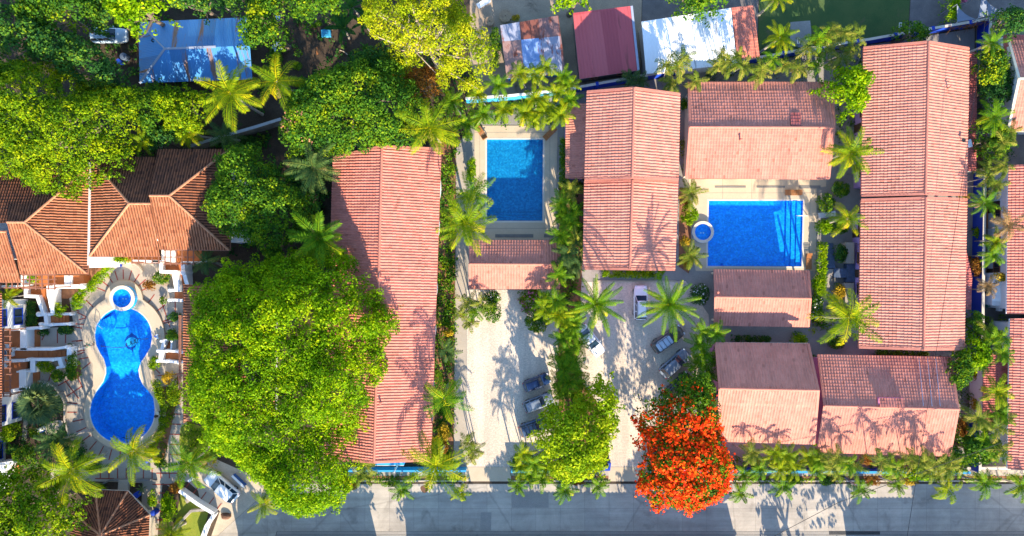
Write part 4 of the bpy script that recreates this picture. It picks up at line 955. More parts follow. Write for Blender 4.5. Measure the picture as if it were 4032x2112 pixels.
# ================================================================ the ground and what is laid on it
def struct(o): o['kind'] = 'structure'; return o
def arc(cx, cy, r, a0, a1, n=24): return [(cx + r * math.cos(R(a0 + (a1 - a0) * i / n)), cy - r * math.sin(R(a0 + (a1 - a0) * i / n))) for i in range(n + 1)]
def smooth_poly(p, it=2):
    for _ in range(it):
        q = []
        for i in range(len(p)):
            a, b = p[i], p[(i + 1) % len(p)]
            q += [(a[0] * .75 + b[0] * .25, a[1] * .75 + b[1] * .25), (a[0] * .25 + b[0] * .75, a[1] * .25 + b[1] * .75)]
        p = q
    return p
POOL1 = [(381, 1280), (374, 1318), (379, 1360), (394, 1390), (409, 1413), (418, 1446), (418, 1472), (408, 1503), (381, 1541), (362, 1579), (355, 1618)] + arc(482, 1619, 127, 180, 360, 26)[1:-1] + [(609, 1610), (604, 1568), (588, 1544), (563, 1517), (549, 1486), (545, 1458), (554, 1428), (575, 1398), (593, 1366), (598.5, 1328), (592, 1290)] + arc(486, 1325, 112, 24, 152, 22)
POOL2 = [(1917, 550), (2138, 550), (2136, 870), (1917, 870)]
POOL3 = [(2791, 791), (3162, 791), (3156, 1050), (2786, 1048)]
def deck1_outline():
    L_, R_ = [], []
    for y in np.linspace(1106, 1768, 90):
        l, r = 1e9, -1e9
        for cx, cy, rad in ((486, 1325, 161), (482, 1619, 151), (487, 1178, 74)):
            if abs(y - cy) < rad: h = math.sqrt(rad * rad - (y - cy) ** 2); l = min(l, cx - h); r = max(r, cx + h)
        if 1400 < y < 1540: l = min(l, 366); r = max(r, 600)
        L_.append((l, y)); R_.append((r, y))
    return L_ + R_[::-1]
DECK1 = deck1_outline()
def pts2(px, z=0.0): return [tuple(W(p[0], p[1], z)[:2]) for p in px]

g = MB(); big = [(-320, -260), (320, -260), (320, 300), (-320, 300)]
g.sheet(big, 0.0, [pts2(POOL1, .35), pts2(POOL2, .05), pts2(POOL3, .05)])
struct(g.build('ground', M['soil']))

def patch(name, px, lev, m, holes=(), zpx=0.0):
    b = MB(); b.sheet(pts2(px), .006 * lev, [pts2(h, z) for h, z in holes]); return struct(b.build(name, m))
patch('yard_ground', [(1850, -120), (2530, -120), (2520, 330), (2270, 352), (1905, 398), (1850, 250)], 1, M['sand'])
patch('yard_ground', [(2531, -120), (2990, -120), (2980, 222), (2640, 292), (2524, 328)], 1, M['darkgravel'])
patch('lawn', [(2992, -120), (3590, -120), (3575, 128), (2984, 220)], 1, M['lawn'])
patch('yard_ground', [(3592, -120), (4400, -120), (4400, 130), (3860, 92), (3578, 127)], 1, M['darkgravel'])
patch('courtyard', [(2272, 362), (3838, 112), (3820, 1858), (1795, 1858), (1795, 590), (1868, 450)], 1, M['concrete'], [(POOL2, .05), (POOL3, .05)])
patch('side_alley', [(3842, 112), (4500, 140), (4500, 1858), (3824, 1858)], 1, M['darkgravel'])
patch('alley_path', [(3846, 560), (3872, 560), (3868, 1010), (3842, 1010)], 2, M['brownband'])
patch('alley_path', [(3888, 760), (3930, 760), (3925, 900), (3884, 900)], 2, M['terracotta'])
patch('parking_gravel', smooth_poly([(1838, 1142), (1838, 1300), (1838, 1600), (1838, 1838), (2010, 1838), (2180, 1838), (2196, 1500), (2196, 1142), (2020, 1142)], 0), 2, M['gravel'])
patch('parking_gravel', [(2272, 1112), (2700, 1108), (2790, 1240), (2800, 1500), (2640, 1620), (2548, 1838), (2396, 1838), (2396, 1640), (2272, 1480)], 2, M['gravel'])
patch('garden_path', [(1797, 600), (1836, 600), (1836, 1838), (1786, 1838)], 2, M['pave'])
patch('planting_bed', [(1690, 560), (1795, 560), (1784, 1838), (1680, 1838)], 2, M['redsoil'])
patch('driveway_apron', [(1836, 1840), (2012, 1840), (2012, 1896), (1836, 1896)], 2, M['beige'])
patch('driveway_apron', [(2396, 1840), (2546, 1840), (2546, 1896), (2396, 1896)], 2, M['beige'])
patch('planting_bed', [(2202, 720), (2300, 720), (2290, 1110), (2270, 1480), (2396, 1640), (2396, 1836), (2200, 1836), (2200, 1142)], 3, M['redsoil'])
patch('planting_bed', [(2675, 740), (2712, 740), (2730, 1010), (2712, 1078), (2672, 1050)], 3, M['redsoil'])
patch('garden_path', [(2330, 1068), (2690, 1068), (2780, 1110), (2790, 1160), (2700, 1106), (2330, 1106)], 4, M['concrete'])
kb = MB(); 
for a, b in (((2350, 1108), (2655, 1108)), ((2655, 1108), (2700, 1120))): kb.bar(W(*a, .06), W(*b, .06), .18, .12)
struct(kb.build('kerb', M['kerb']))
# street
m = bpy.data.materials.new('road slabs'); t, N, L, P = nodes(m); tc = N.new('ShaderNodeTexCoord'); mp = N.new('ShaderNodeMapping'); mp.inputs['Location'].default_value = (-3.03, 30.55, 0); L.new(tc.outputs['Object'], mp.inputs[0])
br = N.new('ShaderNodeTexBrick'); br.offset = 0.0; br.inputs['Scale'].default_value = 1; br.inputs['Brick Width'].default_value = 3.1; br.inputs['Row Height'].default_value = 3.1
br.inputs['Mortar Size'].default_value = .016; br.inputs['Mortar Smooth'].default_value = .3; br.inputs['Bias'].default_value = 0.0
br.inputs['Color1'].default_value = (.47, .40, .315, 1); br.inputs['Color2'].default_value = (.40, .345, .28, 1); br.inputs['Mortar'].default_value = (.24, .205, .17, 1); L.new(mp.outputs[0], br.inputs[0])
n1 = noise(N, L, tc.outputs['Object'], .35, 7, .7, .5); r1 = ramp(N, [(.3, (.72,) * 3), (.72, (1.12,) * 3)]); L.new(n1.outputs[0], r1.inputs[0])
n2 = noise(N, L, tc.outputs['Object'], 9, 5, .75); r2 = ramp(N, [(.25, (.86,) * 3), (.75, (1.10,) * 3)]); L.new(n2.outputs[0], r2.inputs[0])
vo = N.new('ShaderNodeTexVoronoi'); vo.feature = 'DISTANCE_TO_EDGE'; vo.inputs['Scale'].default_value = .075; 
nd = noise(N, L, tc.outputs['Object'], 1.2, 5, .7); vm = mixc(N, L, .30, tc.outputs['Object'], nd.outputs['Color']); L.new(vm, vo.inputs['Vector'])
cr = ramp(N, [(0.0, (.80,) * 3), (.003, (.82,) * 3), (.006, (1,) * 3)]); L.new(vo.outputs['Distance'], cr.inputs[0])
c = mixc(N, L, 1, br.outputs[0], r1.outputs[0], 'MULTIPLY'); c = mixc(N, L, 1, c, r2.outputs[0], 'MULTIPLY'); c = mixc(N, L, 1, c, cr.outputs[0], 'MULTIPLY')
L.new(c, P.inputs['Base Color']); P.inputs['Roughness'].default_value = .92; M['road'] = m; wear(m, (.05, 1.0, 1), (.36, .6), .86); wear(m, (.5, .35, 1), (.30, .42), .74)
patch('road', [(1010, 1972), (1130, 1906), (9000, 1906), (9000, 2092), (1090, 2092), (1060, 2200), (780, 2200), (855, 2112)], 2, M['road'])
M['roadpatch'] = mk('road repair concrete', (.33, .29, .245), (.27, .24, .205), .6, .92, .2, 8)
patch('road_patch', [(1893, 2018), (1935, 2018), (1933, 2090), (1890, 2090)], 3, M['roadpatch'])
patch('road_patch', [(2016, 1930), (2160, 1930), (2160, 2000), (2016, 2000)], 3, M['roadpatch'])
patch('puddle_stain', smooth_poly([(1650, 1915), (1690, 1908), (1688, 1935), (1665, 1945)]), 4, M['brownband'])
patch('gutter', [(1092, 2093), (9000, 2093), (9000, 2106), (1088, 2106)], 2, M['roadpatch'])
patch('pavement', [(1088, 2107), (9000, 2107), (9000, 2170), (1070, 2170)], 2, M['concrete'])
patch('pavement', [(1370, 1846), (1836, 1846), (1836, 1874), (1370, 1874)], 2, M['pave'])
patch('pavement', [(2010, 1852), (2396, 1852), (2396, 1874), (2010, 1874)], 2, M['pave'])
patch('pavement', [(2546, 1852), (6000, 1852), (6000, 1874), (2546, 1874)], 2, M['pave'])
patch('planting_bed', [(1370, 1875), (1836, 1875), (1836, 1890), (1370, 1890)], 2, M['redsoil'])
patch('planting_bed', [(2013, 1875), (2396, 1875), (2396, 1890), (2013, 1890)], 2, M['redsoil'])
patch('planting_bed', [(2547, 1875), (6000, 1875), (6000, 1890), (2547, 1890)], 2, M['redsoil'])
for x0, x1 in ((1370, 1836), (2013, 2396), (2547, 6000)):
    b = MB(); a_, b_ = W(x0, 1897), W(x1, 1891); b.box(((a_.x + b_.x) / 2, (a_.y + b_.y) / 2, .065), (b_.x - a_.x, b_.y - a_.y, .13)); struct(b.build('kerb', M['kerb'], bev=.02))
dg = MB(); a_, b_ = W(3264, 2105), W(3465, 2093)
for i in range(56): x = a_.x + (b_.x - a_.x) * (i + .5) / 56; dg.box((x, (a_.y + b_.y) / 2, .03), (.07, b_.y - a_.y, .03))
tag(dg.build('drain_grate', M['grating']), 'long black iron drain grate in the gutter at the street edge', 'drain')

# left hand garden: paving, beds, drive
PAVE = [(160, 1290), (292, 1290), (271, 1165), (330, 1060), (440, 1046), (580, 1030), (735, 1050), (735, 1700), (702, 1850), (880, 1982), (846, 2010), (640, 1902), (612, 2200), (552, 2200), (560, 1902), (200, 1890), (200, 1845), (400, 1843), (313, 1763), (276, 1705), (261, 1648), (261, 1585), (219, 1518), (156, 1497)]
pv = patch('garden_paving', PAVE, 2, M['pave'], [(POOL1, .35)])
bs = MB()
def strip(a, b, w=.13, z=.018): bs.bar(W(*a, z), W(*b, z), w, .016)
for k in range(21):          # red brick strips fan out round the deck
    a = R(-62 + k * 16.5); 
    if 1.25 < a < 1.9: pass
    cx, cy, r0_, r1_ = 486, 1325, 166, 205
    x, y = cx + r1_ * math.cos(a), cy - r1_ * math.sin(a)
    if k in (8, 9, 10, 11): continue
    if y < 1500: strip((cx + r0_ * math.cos(a), cy - r0_ * math.sin(a)), (x, y))
for k in range(12):
    a = R(-168 + k * 12.5); strip((482 + 157 * math.cos(a) * 1.0, 1619 - 157 * math.sin(a)), (482 + 200 * math.cos(a), 1619 - 200 * math.sin(a))) if k < 7 else None
for k in range(9): a = R(25 + k * 16.5); strip((487 + 78 * math.cos(a), 1178 - 78 * math.sin(a)), (487 + 116 * math.cos(a), 1178 - 116 * math.sin(a)))
for i in range(10): strip((395 + i * 34, 1844), (395 + i * 34, 1884))
strip((375, 1885), (450, 1885)); strip((615, 1864), (700, 1864)); strip((600, 1908), (680, 1908)); strip((624, 1942), (656, 1942)); strip((622, 1978), (650, 1978)); strip((620, 2014), (650, 2014)); strip((616, 2048), (648, 2048)); strip((614, 2084), (646, 2084))
for i in range(6): strip((668, 1590 + i * 40), (712, 1592 + i * 40))
for i in range(6): strip((700 + i * 30 + 22, 1872 + i * 22), (700 + i * 30 - 8, 1912 + i * 22))
for a, b in (((190, 1290), (165, 1340)), ((226, 1298), (226, 1352)), ((258, 1318), (258, 1352)), ((200, 1475), (190, 1505)), ((256, 1500), (310, 1570)), ((228, 1520), (300, 1480)), ((262, 1562), (322, 1522)), ((300, 1475), (326, 1528)), ((263, 1586), (305, 1590)), ((264, 1624), (303, 1624)), ((700, 1260), (640, 1275)), ((690, 1150), (690, 1250)), ((640, 1060), (660, 1110)), ((600, 1090), (640, 1110)), ((640, 1200), (670, 1290)), ((620, 1480), (735, 1470)), ((666, 1480), (666, 1520)), ((700, 1478), (700, 1520)), ((290, 1160), (330, 1180)), ((292, 1220), (312, 1226)), ((310, 1260), (338, 1252)), ((285, 1275), (330, 1278)), ((300, 1345), (335, 1340)), ((300, 1385), (345, 1378)), ((310, 1415), (350, 1408))): strip(a, b)
o = bs.build('brick_strip', M['brick'], pv)
def bed(px, m='redsoil', lev=3): return patch('planting_bed', smooth_poly(px, 1), lev, M[m])
bed([(290, 1170), (430, 1050), (360, 1056), (200, 1090), (200, 1160), (255, 1180)])
bed([(645, 1070), (690, 1080), (702, 1130), (650, 1130), (610, 1110)], 'sand')
bed([(620, 1520), (705, 1525), (718, 1560), (690, 1600), (668, 1720), (640, 1830), (560, 1790), (650, 1700), (655, 1600), (610, 1545)])
bed([(160, 1510), (215, 1522), (255, 1585), (255, 1650), (215, 1690), (170, 1680)], 'soil'); bed([(20, 1660), (250, 1680), (350, 1800), (330, 1838), (60, 1838)], 'soil')
bed([(300, 1410), (322, 1440), (318, 1490), (270, 1500), (265, 1440)]); bed([(215, 1290), (290, 1288), (290, 1310), (262, 1322)], 'soil')
bed([(715, 1655), (860, 1700), (850, 1810), (780, 1830), (735, 1830), (702, 1760)], 'lawn2'); bed([(655, 1940), (720, 1880), (800, 1950), (740, 1980), (680, 2060), (640, 2030)], 'soil')
patch('lawn', [(712, 1940), (826, 2000), (790, 2140), (690, 2140), (690, 2060)], 4, M['lawn2'])
patch('driveway', [(735, 1835), (820, 1795), (1010, 1880), (1130, 1906), (1010, 1971), (855, 2111), (832, 2111), (866, 2014), (720, 1872)], 1, M['kerb'])
rk = MB(); rs_k = np.random.RandomState(4); c_ = W(888, 2034, .2)
V_ = [(c_.x + (r * math.cos(a)) * (1 + .18 * math.sin(3 * a + z * 5)), c_.y + r * .75 * math.sin(a) * (1 + .15 * math.cos(2 * a + z)), z) for z, r in ((0, .62), (.16, .66), (.34, .50), (.44, .22)) for a in np.linspace(0, 2 * math.pi, 13)[:-1]]
rk.add(V_, [(i * 12 + k, i * 12 + (k + 1) % 12, (i + 1) * 12 + (k + 1) % 12, (i + 1) * 12 + k) for i in range(3) for k in range(12)] + [tuple(range(36, 48))]); tag(rk.build('boulder', M['brownband']), 'brown boulder at the corner of the drive and the road', 'boulder')

# ---------------------------------------------------------------- pools
def mk_water(name, tint):
    m = bpy.data.materials.new(name); t, N, L, P = nodes(m); N.remove(P); out = [x for x in N if x.type == 'OUTPUT_MATERIAL'][0]
    tr = N.new('ShaderNodeBsdfTransparent'); tr.inputs[0].default_value = (*tint, 1); gl = N.new('ShaderNodeBsdfGlossy'); gl.inputs['Roughness'].default_value = .06; gl.inputs[0].default_value = (1, 1, 1, 1)
    lw = N.new('ShaderNodeLayerWeight'); lw.inputs[0].default_value = .5; pw = N.new('ShaderNodeMath'); pw.operation = 'POWER'; pw.inputs[1].default_value = 5; L.new(lw.outputs['Facing'], pw.inputs[0]); fr = N.new('ShaderNodeMath'); fr.operation = 'MULTIPLY_ADD'; fr.inputs[1].default_value = .95; fr.inputs[2].default_value = .012; L.new(pw.outputs[0], fr.inputs[0]); tc = N.new('ShaderNodeTexCoord'); n = noise(N, L, tc.outputs['Object'], 3.2, 4, .6, .6); bp = N.new('ShaderNodeBump'); bp.inputs['Strength'].default_value = .35; bp.inputs['Distance'].default_value = .05
    L.new(n.outputs[0], bp.inputs['Height']); L.new(bp.outputs[0], gl.inputs['Normal']); L.new(bp.outputs[0], lw.inputs['Normal'])
    mx = N.new('ShaderNodeMixShader'); L.new(fr.outputs[0], mx.inputs[0]); L.new(tr.outputs[0], mx.inputs[1]); L.new(gl.outputs[0], mx.inputs[2]); L.new(mx.outputs[0], out.inputs[0]); return m
M['water'] = mk_water('pool water', (.62, .90, 1.0))
def mk_mosaic(name, c1, c2, c3):
    m = bpy.data.materials.new(name); t, N, L, P = nodes(m); tc = N.new('ShaderNodeTexCoord')
    vo = N.new('ShaderNodeTexVoronoi'); vo.inputs['Scale'].default_value = 5.5; L.new(tc.outputs['Object'], vo.inputs['Vector'])
    sp = N.new('ShaderNodeSeparateColor'); L.new(vo.outputs['Color'], sp.inputs[0]); r = ramp(N, [(0, c1), (.5, c2), (1, c3)]); L.new(sp.outputs[0], r.inputs[0])
    n = noise(N, L, tc.outputs['Object'], 2.2, 5, .7, 1.2); rr = ramp(N, [(.36, (.80,) * 3), (.64, (1.22,) * 3)]); L.new(n.outputs[0], rr.inputs[0])
    L.new(mixc(N, L, 1, r.outputs[0], rr.outputs[0], 'MULTIPLY'), P.inputs['Base Color']); P.inputs['Roughness'].default_value = .3; return m
M['mosaic'] = mk_mosaic('blue mosaic', (.003, .25, .72), (.006, .31, .80), (.02, .42, .86))
M['mosaic2'] = mk_mosaic('deep blue mosaic', (.005, .17, .34), (.008, .215, .40), (.02, .29, .47))
M['mosaicdark'] = mk_mosaic('navy mosaic', (.004, .05, .26), (.006, .07, .32), (.012, .10, .40))
M['turq'] = mk_mosaic('turquoise mosaic', (.03, .42, .62), (.05, .50, .70), (.08, .56, .74))
M['coping'] = mk('pale pool coping', (.66, .58, .46), (.58, .50, .40), 1.5, .8, .08, 12)

def pool(px, zd, depth, mos, name='pool_basin', zw=.10, slope=None):
    P2 = pts2(px, zd); n = len(P2); b = MB(); zf = zd - depth
    a = sum(P2[i][0] * P2[(i + 1) % n][1] - P2[(i + 1) % n][0] * P2[i][1] for i in range(n))
    if a < 0: P2 = P2[::-1]
    zz = lambda x, y: slope(x, y) if slope else zf
    b.add([(x, y, zd + .001) for x, y in P2] + [(x, y, zz(x, y)) for x, y in P2], [(i, n + i, n + (i + 1) % n, (i + 1) % n) for i in range(n)])
    if slope:       # floor in strips, so that it can fall and widen the rim's shade
        ys = sorted({p[1] for p in P2}); rows = []
        for yy in np.linspace(ys[0] + .01, ys[-1] - .01, 60):
            xs = sorted(P2[i][0] + (P2[(i + 1) % n][0] - P2[i][0]) * (yy - P2[i][1]) / (P2[(i + 1) % n][1] - P2[i][1]) for i in range(n) if (P2[i][1] > yy) != (P2[(i + 1) % n][1] > yy)); rows.append((xs[0], xs[-1], yy))
        vs = [(x0 + (x1 - x0) * k / 2, yy, zz(0, yy)) for x0, x1, yy in rows for k in range(3)]; b.add(vs, [(i * 3 + k, i * 3 + k + 1, i * 3 + k + 4, i * 3 + k + 3) for i in range(len(rows) - 1) for k in range(2)])
    else: b.sheet(P2, zf)
    o = struct(b.build(name, mos)); w = MB(); w.sheet(P2, zd - zw); struct(w.build('pool_water', M['water'])); return o
SHADE_FALL = lambda x, y: -.65 - 1.15 * max(0, min(1, (W(0, 1430).y - y) / 4.6))  # fall of the floor is added so rim shade darkens the lower circle
p1 = pool(POOL1, .35, 1.0, M['mosaic'], slope=SHADE_FALL); p2 = pool(POOL2, .05, 1.0, M['mosaic2']); p3 = pool(POOL3, .05, .85, M['mosaic'])
# raised deck round the figure-of-eight pool
d = MB(); D2 = pts2(DECK1, .35); d.sheet(D2, .35, [pts2(POOL1, .35)])
n = len(D2); a = sum(D2[i][0] * D2[(i + 1) % n][1] - D2[(i + 1) % n][0] * D2[i][1] for i in range(n)); Q = D2 if a > 0 else D2[::-1]
d.add([(x, y, 0) for x, y in Q] + [(x, y, .35) for x, y in Q], [(i, (i + 1) % n, n + (i + 1) % n, n + i) for i in range(n)]); deck1 = struct(d.build('pool_deck', M['beige']))
def rim(px, zd, w, par=None):
    c = MB(); P2 = [Vector((*p, 0)) for p in pts2(px, zd)]; k = len(P2); ct = sum(P2, Vector((0, 0, 0))) / k; out = []
    for i in range(k):
        t = (P2[(i + 1) % k] - P2[i - 1]).normalized(); nn = Vector((t.y, -t.x, 0))
        if k < 8: q = P2[i] + Vector((math.copysign(w, P2[i].x - ct.x), math.copysign(w, P2[i].y - ct.y), 0))
        else:
            q = P2[i] + nn * w
            if inside([(p.x, p.y) for p in P2], np.array([q.x]), np.array([q.y]))[0]: q = P2[i] - nn * w
        out.append(q)
    inn = [(p.x, p.y) for p in P2]
    vs = [(p[0], p[1], zd + .012) for p in inn] + [(p.x, p.y, zd + .012) for p in out]; fs = []
    for i in range(k):
        f = (i, (i + 1) % k, k + (i + 1) % k, k + i); v = [Vector(vs[j]) for j in f]
        if (v[1] - v[0]).cross(v[2] - v[0]).z < 0: f = f[::-1]
        fs.append(f)
    c.add(vs, fs); o = c.build('pool_coping', M['coping'], par); return o
rim(POOL1, .35, .16, deck1)
d2 = MB(); d2.sheet(pts2([(1868, 495), (2196, 495), (2186, 945), (1868, 945)], .05), .05, [pts2(POOL2, .05)]); dk2 = struct(d2.build('pool_deck', M['beige'])); rim(POOL2, .05, .22, dk2)
d3 = MB(); d3.sheet(pts2([(2712, 706), (3255, 706), (3252, 735), (3216, 740), (3212, 1068), (2740, 1068), (2722, 1000), (2716, 760)], .05), .05, [pts2(POOL3, .05)]); dk3 = struct(d3.build('pool_deck', M['beige'])); rim(POOL3, .05, .22, dk3)
jt = MB()      # saw cuts and panel lines of the decks
for a, b in (((1868, 522), (2190, 522)), ((1889, 495), (1889, 945)), ((2165, 495), (2165, 945)), ((2712, 760), (3216, 760)), ((2960, 706), (2960, 790)), ((3190, 740), (3186, 1068)), ((2845, 706), (2845, 790)), ((3075, 706), (3075, 790)), ((1868, 900), (2186, 900))): jt.bar(W(*a, .05), W(*b, .05), .035, .012)
jt.build('joint', M['conc_dark'], dk3)
# benches and planters sunk in the deck north of pool three, ledge south of pool two
for x0, x1, y0, y1 in ((2814, 2936, 732, 740), (2978, 3090, 732, 740), (3146, 3230, 731, 743), (1950, 2100, 923, 936), (2142, 2192, 923, 936)):
    b = MB(); b.prism(pts2([(x0, y0), (x1, y0), (x1, y1), (x0, y1)]), .051, .075); b.build('drain_slot', M['conc_dark'], dk3 if x0 > 2500 else dk2)
# submerged steps
def sub_steps(pl, lst, m, z0, dz):
    for i, px in enumerate(lst): b = MB(); b.prism(pts2(px, .0), z0 - .55 if False else -.9, z0 - dz * i, bottom=False); b.build('pool_step', m, pl)
sub_steps(p3, [[(3140, 792), (3161, 792), (3155, 1049), (3135, 1049)], [(3122, 792), (3139, 792), (3134, 1049), (3117, 1049)], [(3104, 792), (3121, 792), (3116, 1049), (3099, 1049)]], M['mosaic'], -.20, .17)
sub_steps(p3, [[(2850, 1036), (3098, 1036), (3098, 1048), (2850, 1047)]], M['mosaic'], -.25, .1)
sub_steps(p2, [[(1918, 859), (2135, 859), (2135, 869), (1918, 869)], [(1918, 848), (2135, 848), (2135, 858), (1918, 858)], [(1918, 837), (2135, 837), (2135, 847), (1918, 847)]], M['mosaic2'], -.20, .20)
for i, rr_ in enumerate((58, 44, 30)):
    b = MB(); b.prism(pts2([p for p in arc(392, 1268, rr_, -62, 28, 14)] + [(388, 1268)], .0), -.6, -.20 + .14 * i, bottom=False); b.build('pool_step', M['mosaic'], p1)
# generic leaping dolphins laid in the mosaic floor round a turquoise disc
zf = .35 - 1.0 + .006
def flat(px, z, m): b = MB(); b.sheet(pts2(px, 0), z, ()); return b.build('mosaic_figure', m, p1)
dc = (508, 1345)
flat(arc(dc[0], dc[1], 23, 0, 355, 30), zf, M['turq'])
flat(smooth_poly([(478, 1352), (482, 1334), (494, 1322), (503, 1319), (507, 1311), (513, 1318), (526, 1325), (537, 1340), (533, 1342), (520, 1333), (507, 1330), (495, 1334), (486, 1344)]), zf + .006, M['mosaicdark'])
flat(smooth_poly([(478, 1356), (490, 1366), (504, 1372), (520, 1364), (528, 1352), (522, 1370), (510, 1380), (515, 1390), (504, 1381), (490, 1376)]), zf + .006, M['mosaicdark'])
def spa(px, py, z0, zt, ri, ro, name='spa_tub', label='', wall=None, dp=.31):
    c = W(px, py, zt); root = thing(name, Vector((c.x, c.y, z0)), label, 'spa', None); h = zt - z0
    b = MB(); b.lathe((0, 0, 0), [(ro, 0), (ro, h)], 40, cap=False); b.build('outer_wall', wall or M['mosaic'], root)
    b = MB(); b.lathe((0, 0, h), [(ro + .02, -.05), (ro + .02, .02), (ri, .02), (ri, -.03)], 40, cap=False); b.build('rim', M['coping'], root)
    b = MB(); b.lathe((0, 0, h), [(ri, 0.0), (ri, -.30), (ri * .62, -.31), (ri * .60, -.31 - dp), (.02, -.31 - dp)], 40, cap=False); b.build('bowl', M['mosaic'], root)
    b = MB(); b.sheet([(ri * math.cos(R(a)), ri * math.sin(R(a))) for a in range(0, 360, 9)], h - .10); b.build('spa_water', M['water'], root)
    for s in (-.35, .3): b = MB(); b.lathe((s * ri * .5, -.1, h - .30 - dp), [(.10, 0), (.08, .02), (.01, .025)], 12); b.build('jet', M['whitemetal'], root)
    return root
spa(480, 1175, .35, 1.05, 1.16, 1.58, label='round raised spa tub with blue mosaic wall above the figure-of-eight pool', wall=M['mosaic'])
b = MB(); b.prism(pts2([(462, 1212), (502, 1212), (505, 1222), (459, 1222)], .6), .2, .62); o = tag(b.build('spillway', M['mosaic']), 'blue tiled spillway from the raised spa into the figure-of-eight pool', 'spillway')
spa(2768, 914, .05, .48, 1.02, 1.36, dp=.06, label='small round spa tub with pale rim at the corner of the rectangular pool')
# pool hardware
b = MB(); P_ = [W(x, y, z) for x, y, z in ((3134, 850, .7), (3148, 850, .95), (3165, 850, .95), (3180, 850, .06))]; b.tube(P_, .045, 8); tag(b.build('handrail', M['whitemetal']), 'white handrail over the steps of the bright rectangular pool', 'handrail')
b = MB(); P_ = [W(x, y, z) for x, y, z in ((372, 1262, .36), (376, 1270, 1.1), (388, 1284, 1.1), (404, 1296, .2))]; b.tube(P_, .04, 8); tag(b.build('handrail', M['metal']), 'thin metal handrail at the curved steps of the figure-of-eight pool', 'handrail')
hp = [(596, 1330), (560, 1338), (545, 1330), (540, 1342), (548, 1350), (536, 1352), (528, 1340), (534, 1336), (530, 1354), (518, 1356), (510, 1346), (518, 1344), (514, 1360), (500, 1364), (494, 1352), (500, 1350), (500, 1366), (470, 1370), (430, 1367), (376, 1360)]
b = MB(); b.tube([W(x, y, .30 + .002 * i) for i, (x, y) in enumerate(smooth_poly(hp, 2)[:-6])], .035, 6); tag(b.build('pool_hose', M['black']), 'thin black cleaning hose looping across the water of the figure-of-eight pool', 'hose')

# ================================================================ buildings
RT = dict(roof_m=M['rooftile'], ridge_m=M['ridge'], fascia_m=M['ridge'])
gable('long_house', 'long house under a red ridged roof beside the giant tree', 'building', [(1312, 620), (1737, 588), (1696, 1812), (1276, 1806)], 4.9, [(1504, 577), (1473, 1820)], 7.1, 'NS', M['rooftile_red'], M['skyblue'], ridge_m=M['ridge'], fascia_m=M['ridge'], win=[('E', 'w', 7, 1.5, 1.3, 2.0), ('E', 'd', 6, .95, 2.1, 0), ('S', 'w', 2, 1.3, 1.2, 2.0)])
gable('villa', 'pink roofed villa north block between the quiet pool and the bright pool', 'building', [(2311, 363), (2677, 372), (2671, 706), (2302, 706)], 6.5, [(2497, 348), (2489, 700)], 8.8, 'NS', M['rooftile'], M['lilac'], ridge_m=M['ridge'], fascia_m=M['ridge'], win=[('E', 'w', 3, 1.4, 1.2, 1.6), ('E', 'd', 2, 1.0, 2.1, 0)])
gable('villa', 'pink roofed villa south block with palm shadows, above the white car', 'building', [(2301, 716), (2670, 714), (2657, 1062), (2296, 1058)], 5.6, [(2490, 712), (2480, 1060)], 7.6, 'NS', M['rooftile'], M['lilac'], ridge_m=M['ridge'], fascia_m=M['ridge'], win=[('E', 'w', 3, 1.4, 1.2, 1.6), ('S', 'd', 2, 1.0, 2.1, 0)])
gable('villa', 'pink roofed villa with one dark red tile panel north of the bright pool', 'building', [(2712, 324), (3276, 324), (3262, 706), (2702, 702)], 4.2, [(2717, 501), (3284, 503)], 5.9, 'EW', M['rooftile'], M['cream'], ridge_m=M['ridge'], fascia_m=M['ridge'], win=[('S', 'd', 4, 1.6, 2.2, 0), ('S', 'w', 5, 1.0, 1.0, 1.6)])
gable('poolside_hut', 'small pink roofed pool hut south of the quiet pool, tree shadow on its roof', 'hut', [(1853, 947), (2202, 947), (2200, 1138), (1851, 1138)], 2.7, [(1851, 1040), (2203, 1042)], 3.75, 'EW', M['rooftile'], M['cream'], inset=.5, open_sides=True)
gable('poolside_hut', 'small pink roofed pool hut south of the bright pool', 'hut', [(2814, 1062), (3183, 1066), (3182, 1288), (2815, 1282)], 2.9, [(2817, 1170), (3190, 1176)], 4.25, 'EW', M['rooftile'], M['cream'], inset=.5, open_sides=True)
gable('villa', 'pink roofed villa with uneven slopes beside the flame tree', 'building', [(2818, 1350), (3182, 1353), (3204, 1750), (2826, 1738)], 4.6, [(2834, 1530), (3222, 1538)], 7.4, 'EW', M['rooftile'], M['pinkwall'], ridge_m=M['ridge'], fascia_m=M['whitetop'], win=[('N', 'w', 3, 1.3, 1.2, 1.6), ('E', 'w', 1, 1.0, 1.0, 1.6)])
gv = gable('villa', 'pink roofed villa with dormer and sharp palm shadows by the street', 'building', [(3222, 1397), (3742, 1407), (3738, 1797), (3218, 1782)], 4.0, [(3246, 1598), (3772, 1612)], 5.9, 'EW', M['rooftile'], M['pinkwall'], ridge_m=M['ridge'], fascia_m=M['ridge'], win=[('W', 'w', 1, 1.0, 1.0, 1.6), ('N', 'w', 3, 1.3, 1.2, 1.6), ('E', 'w', 2, 1.0, 1.0, 1.6)])
b = MB(); A = [W(3463, 1568, 6.1), W(3560, 1570, 6.1), W(3562, 1606, 6.3), W(3465, 1604, 6.3)]; b.prism([(p.x, p.y) for p in A], 4.9, 5.9); child(gv, b, 'dormer', M['pinkwall'])
dr = roof_plane('dormer_roof', [A[0] - Vector((0, 0, .12)), A[1] - Vector((0, 0, .12)), A[2], A[3]], (1, 0), M['rooftile_red'], gv, .34, .4, .05, .02)
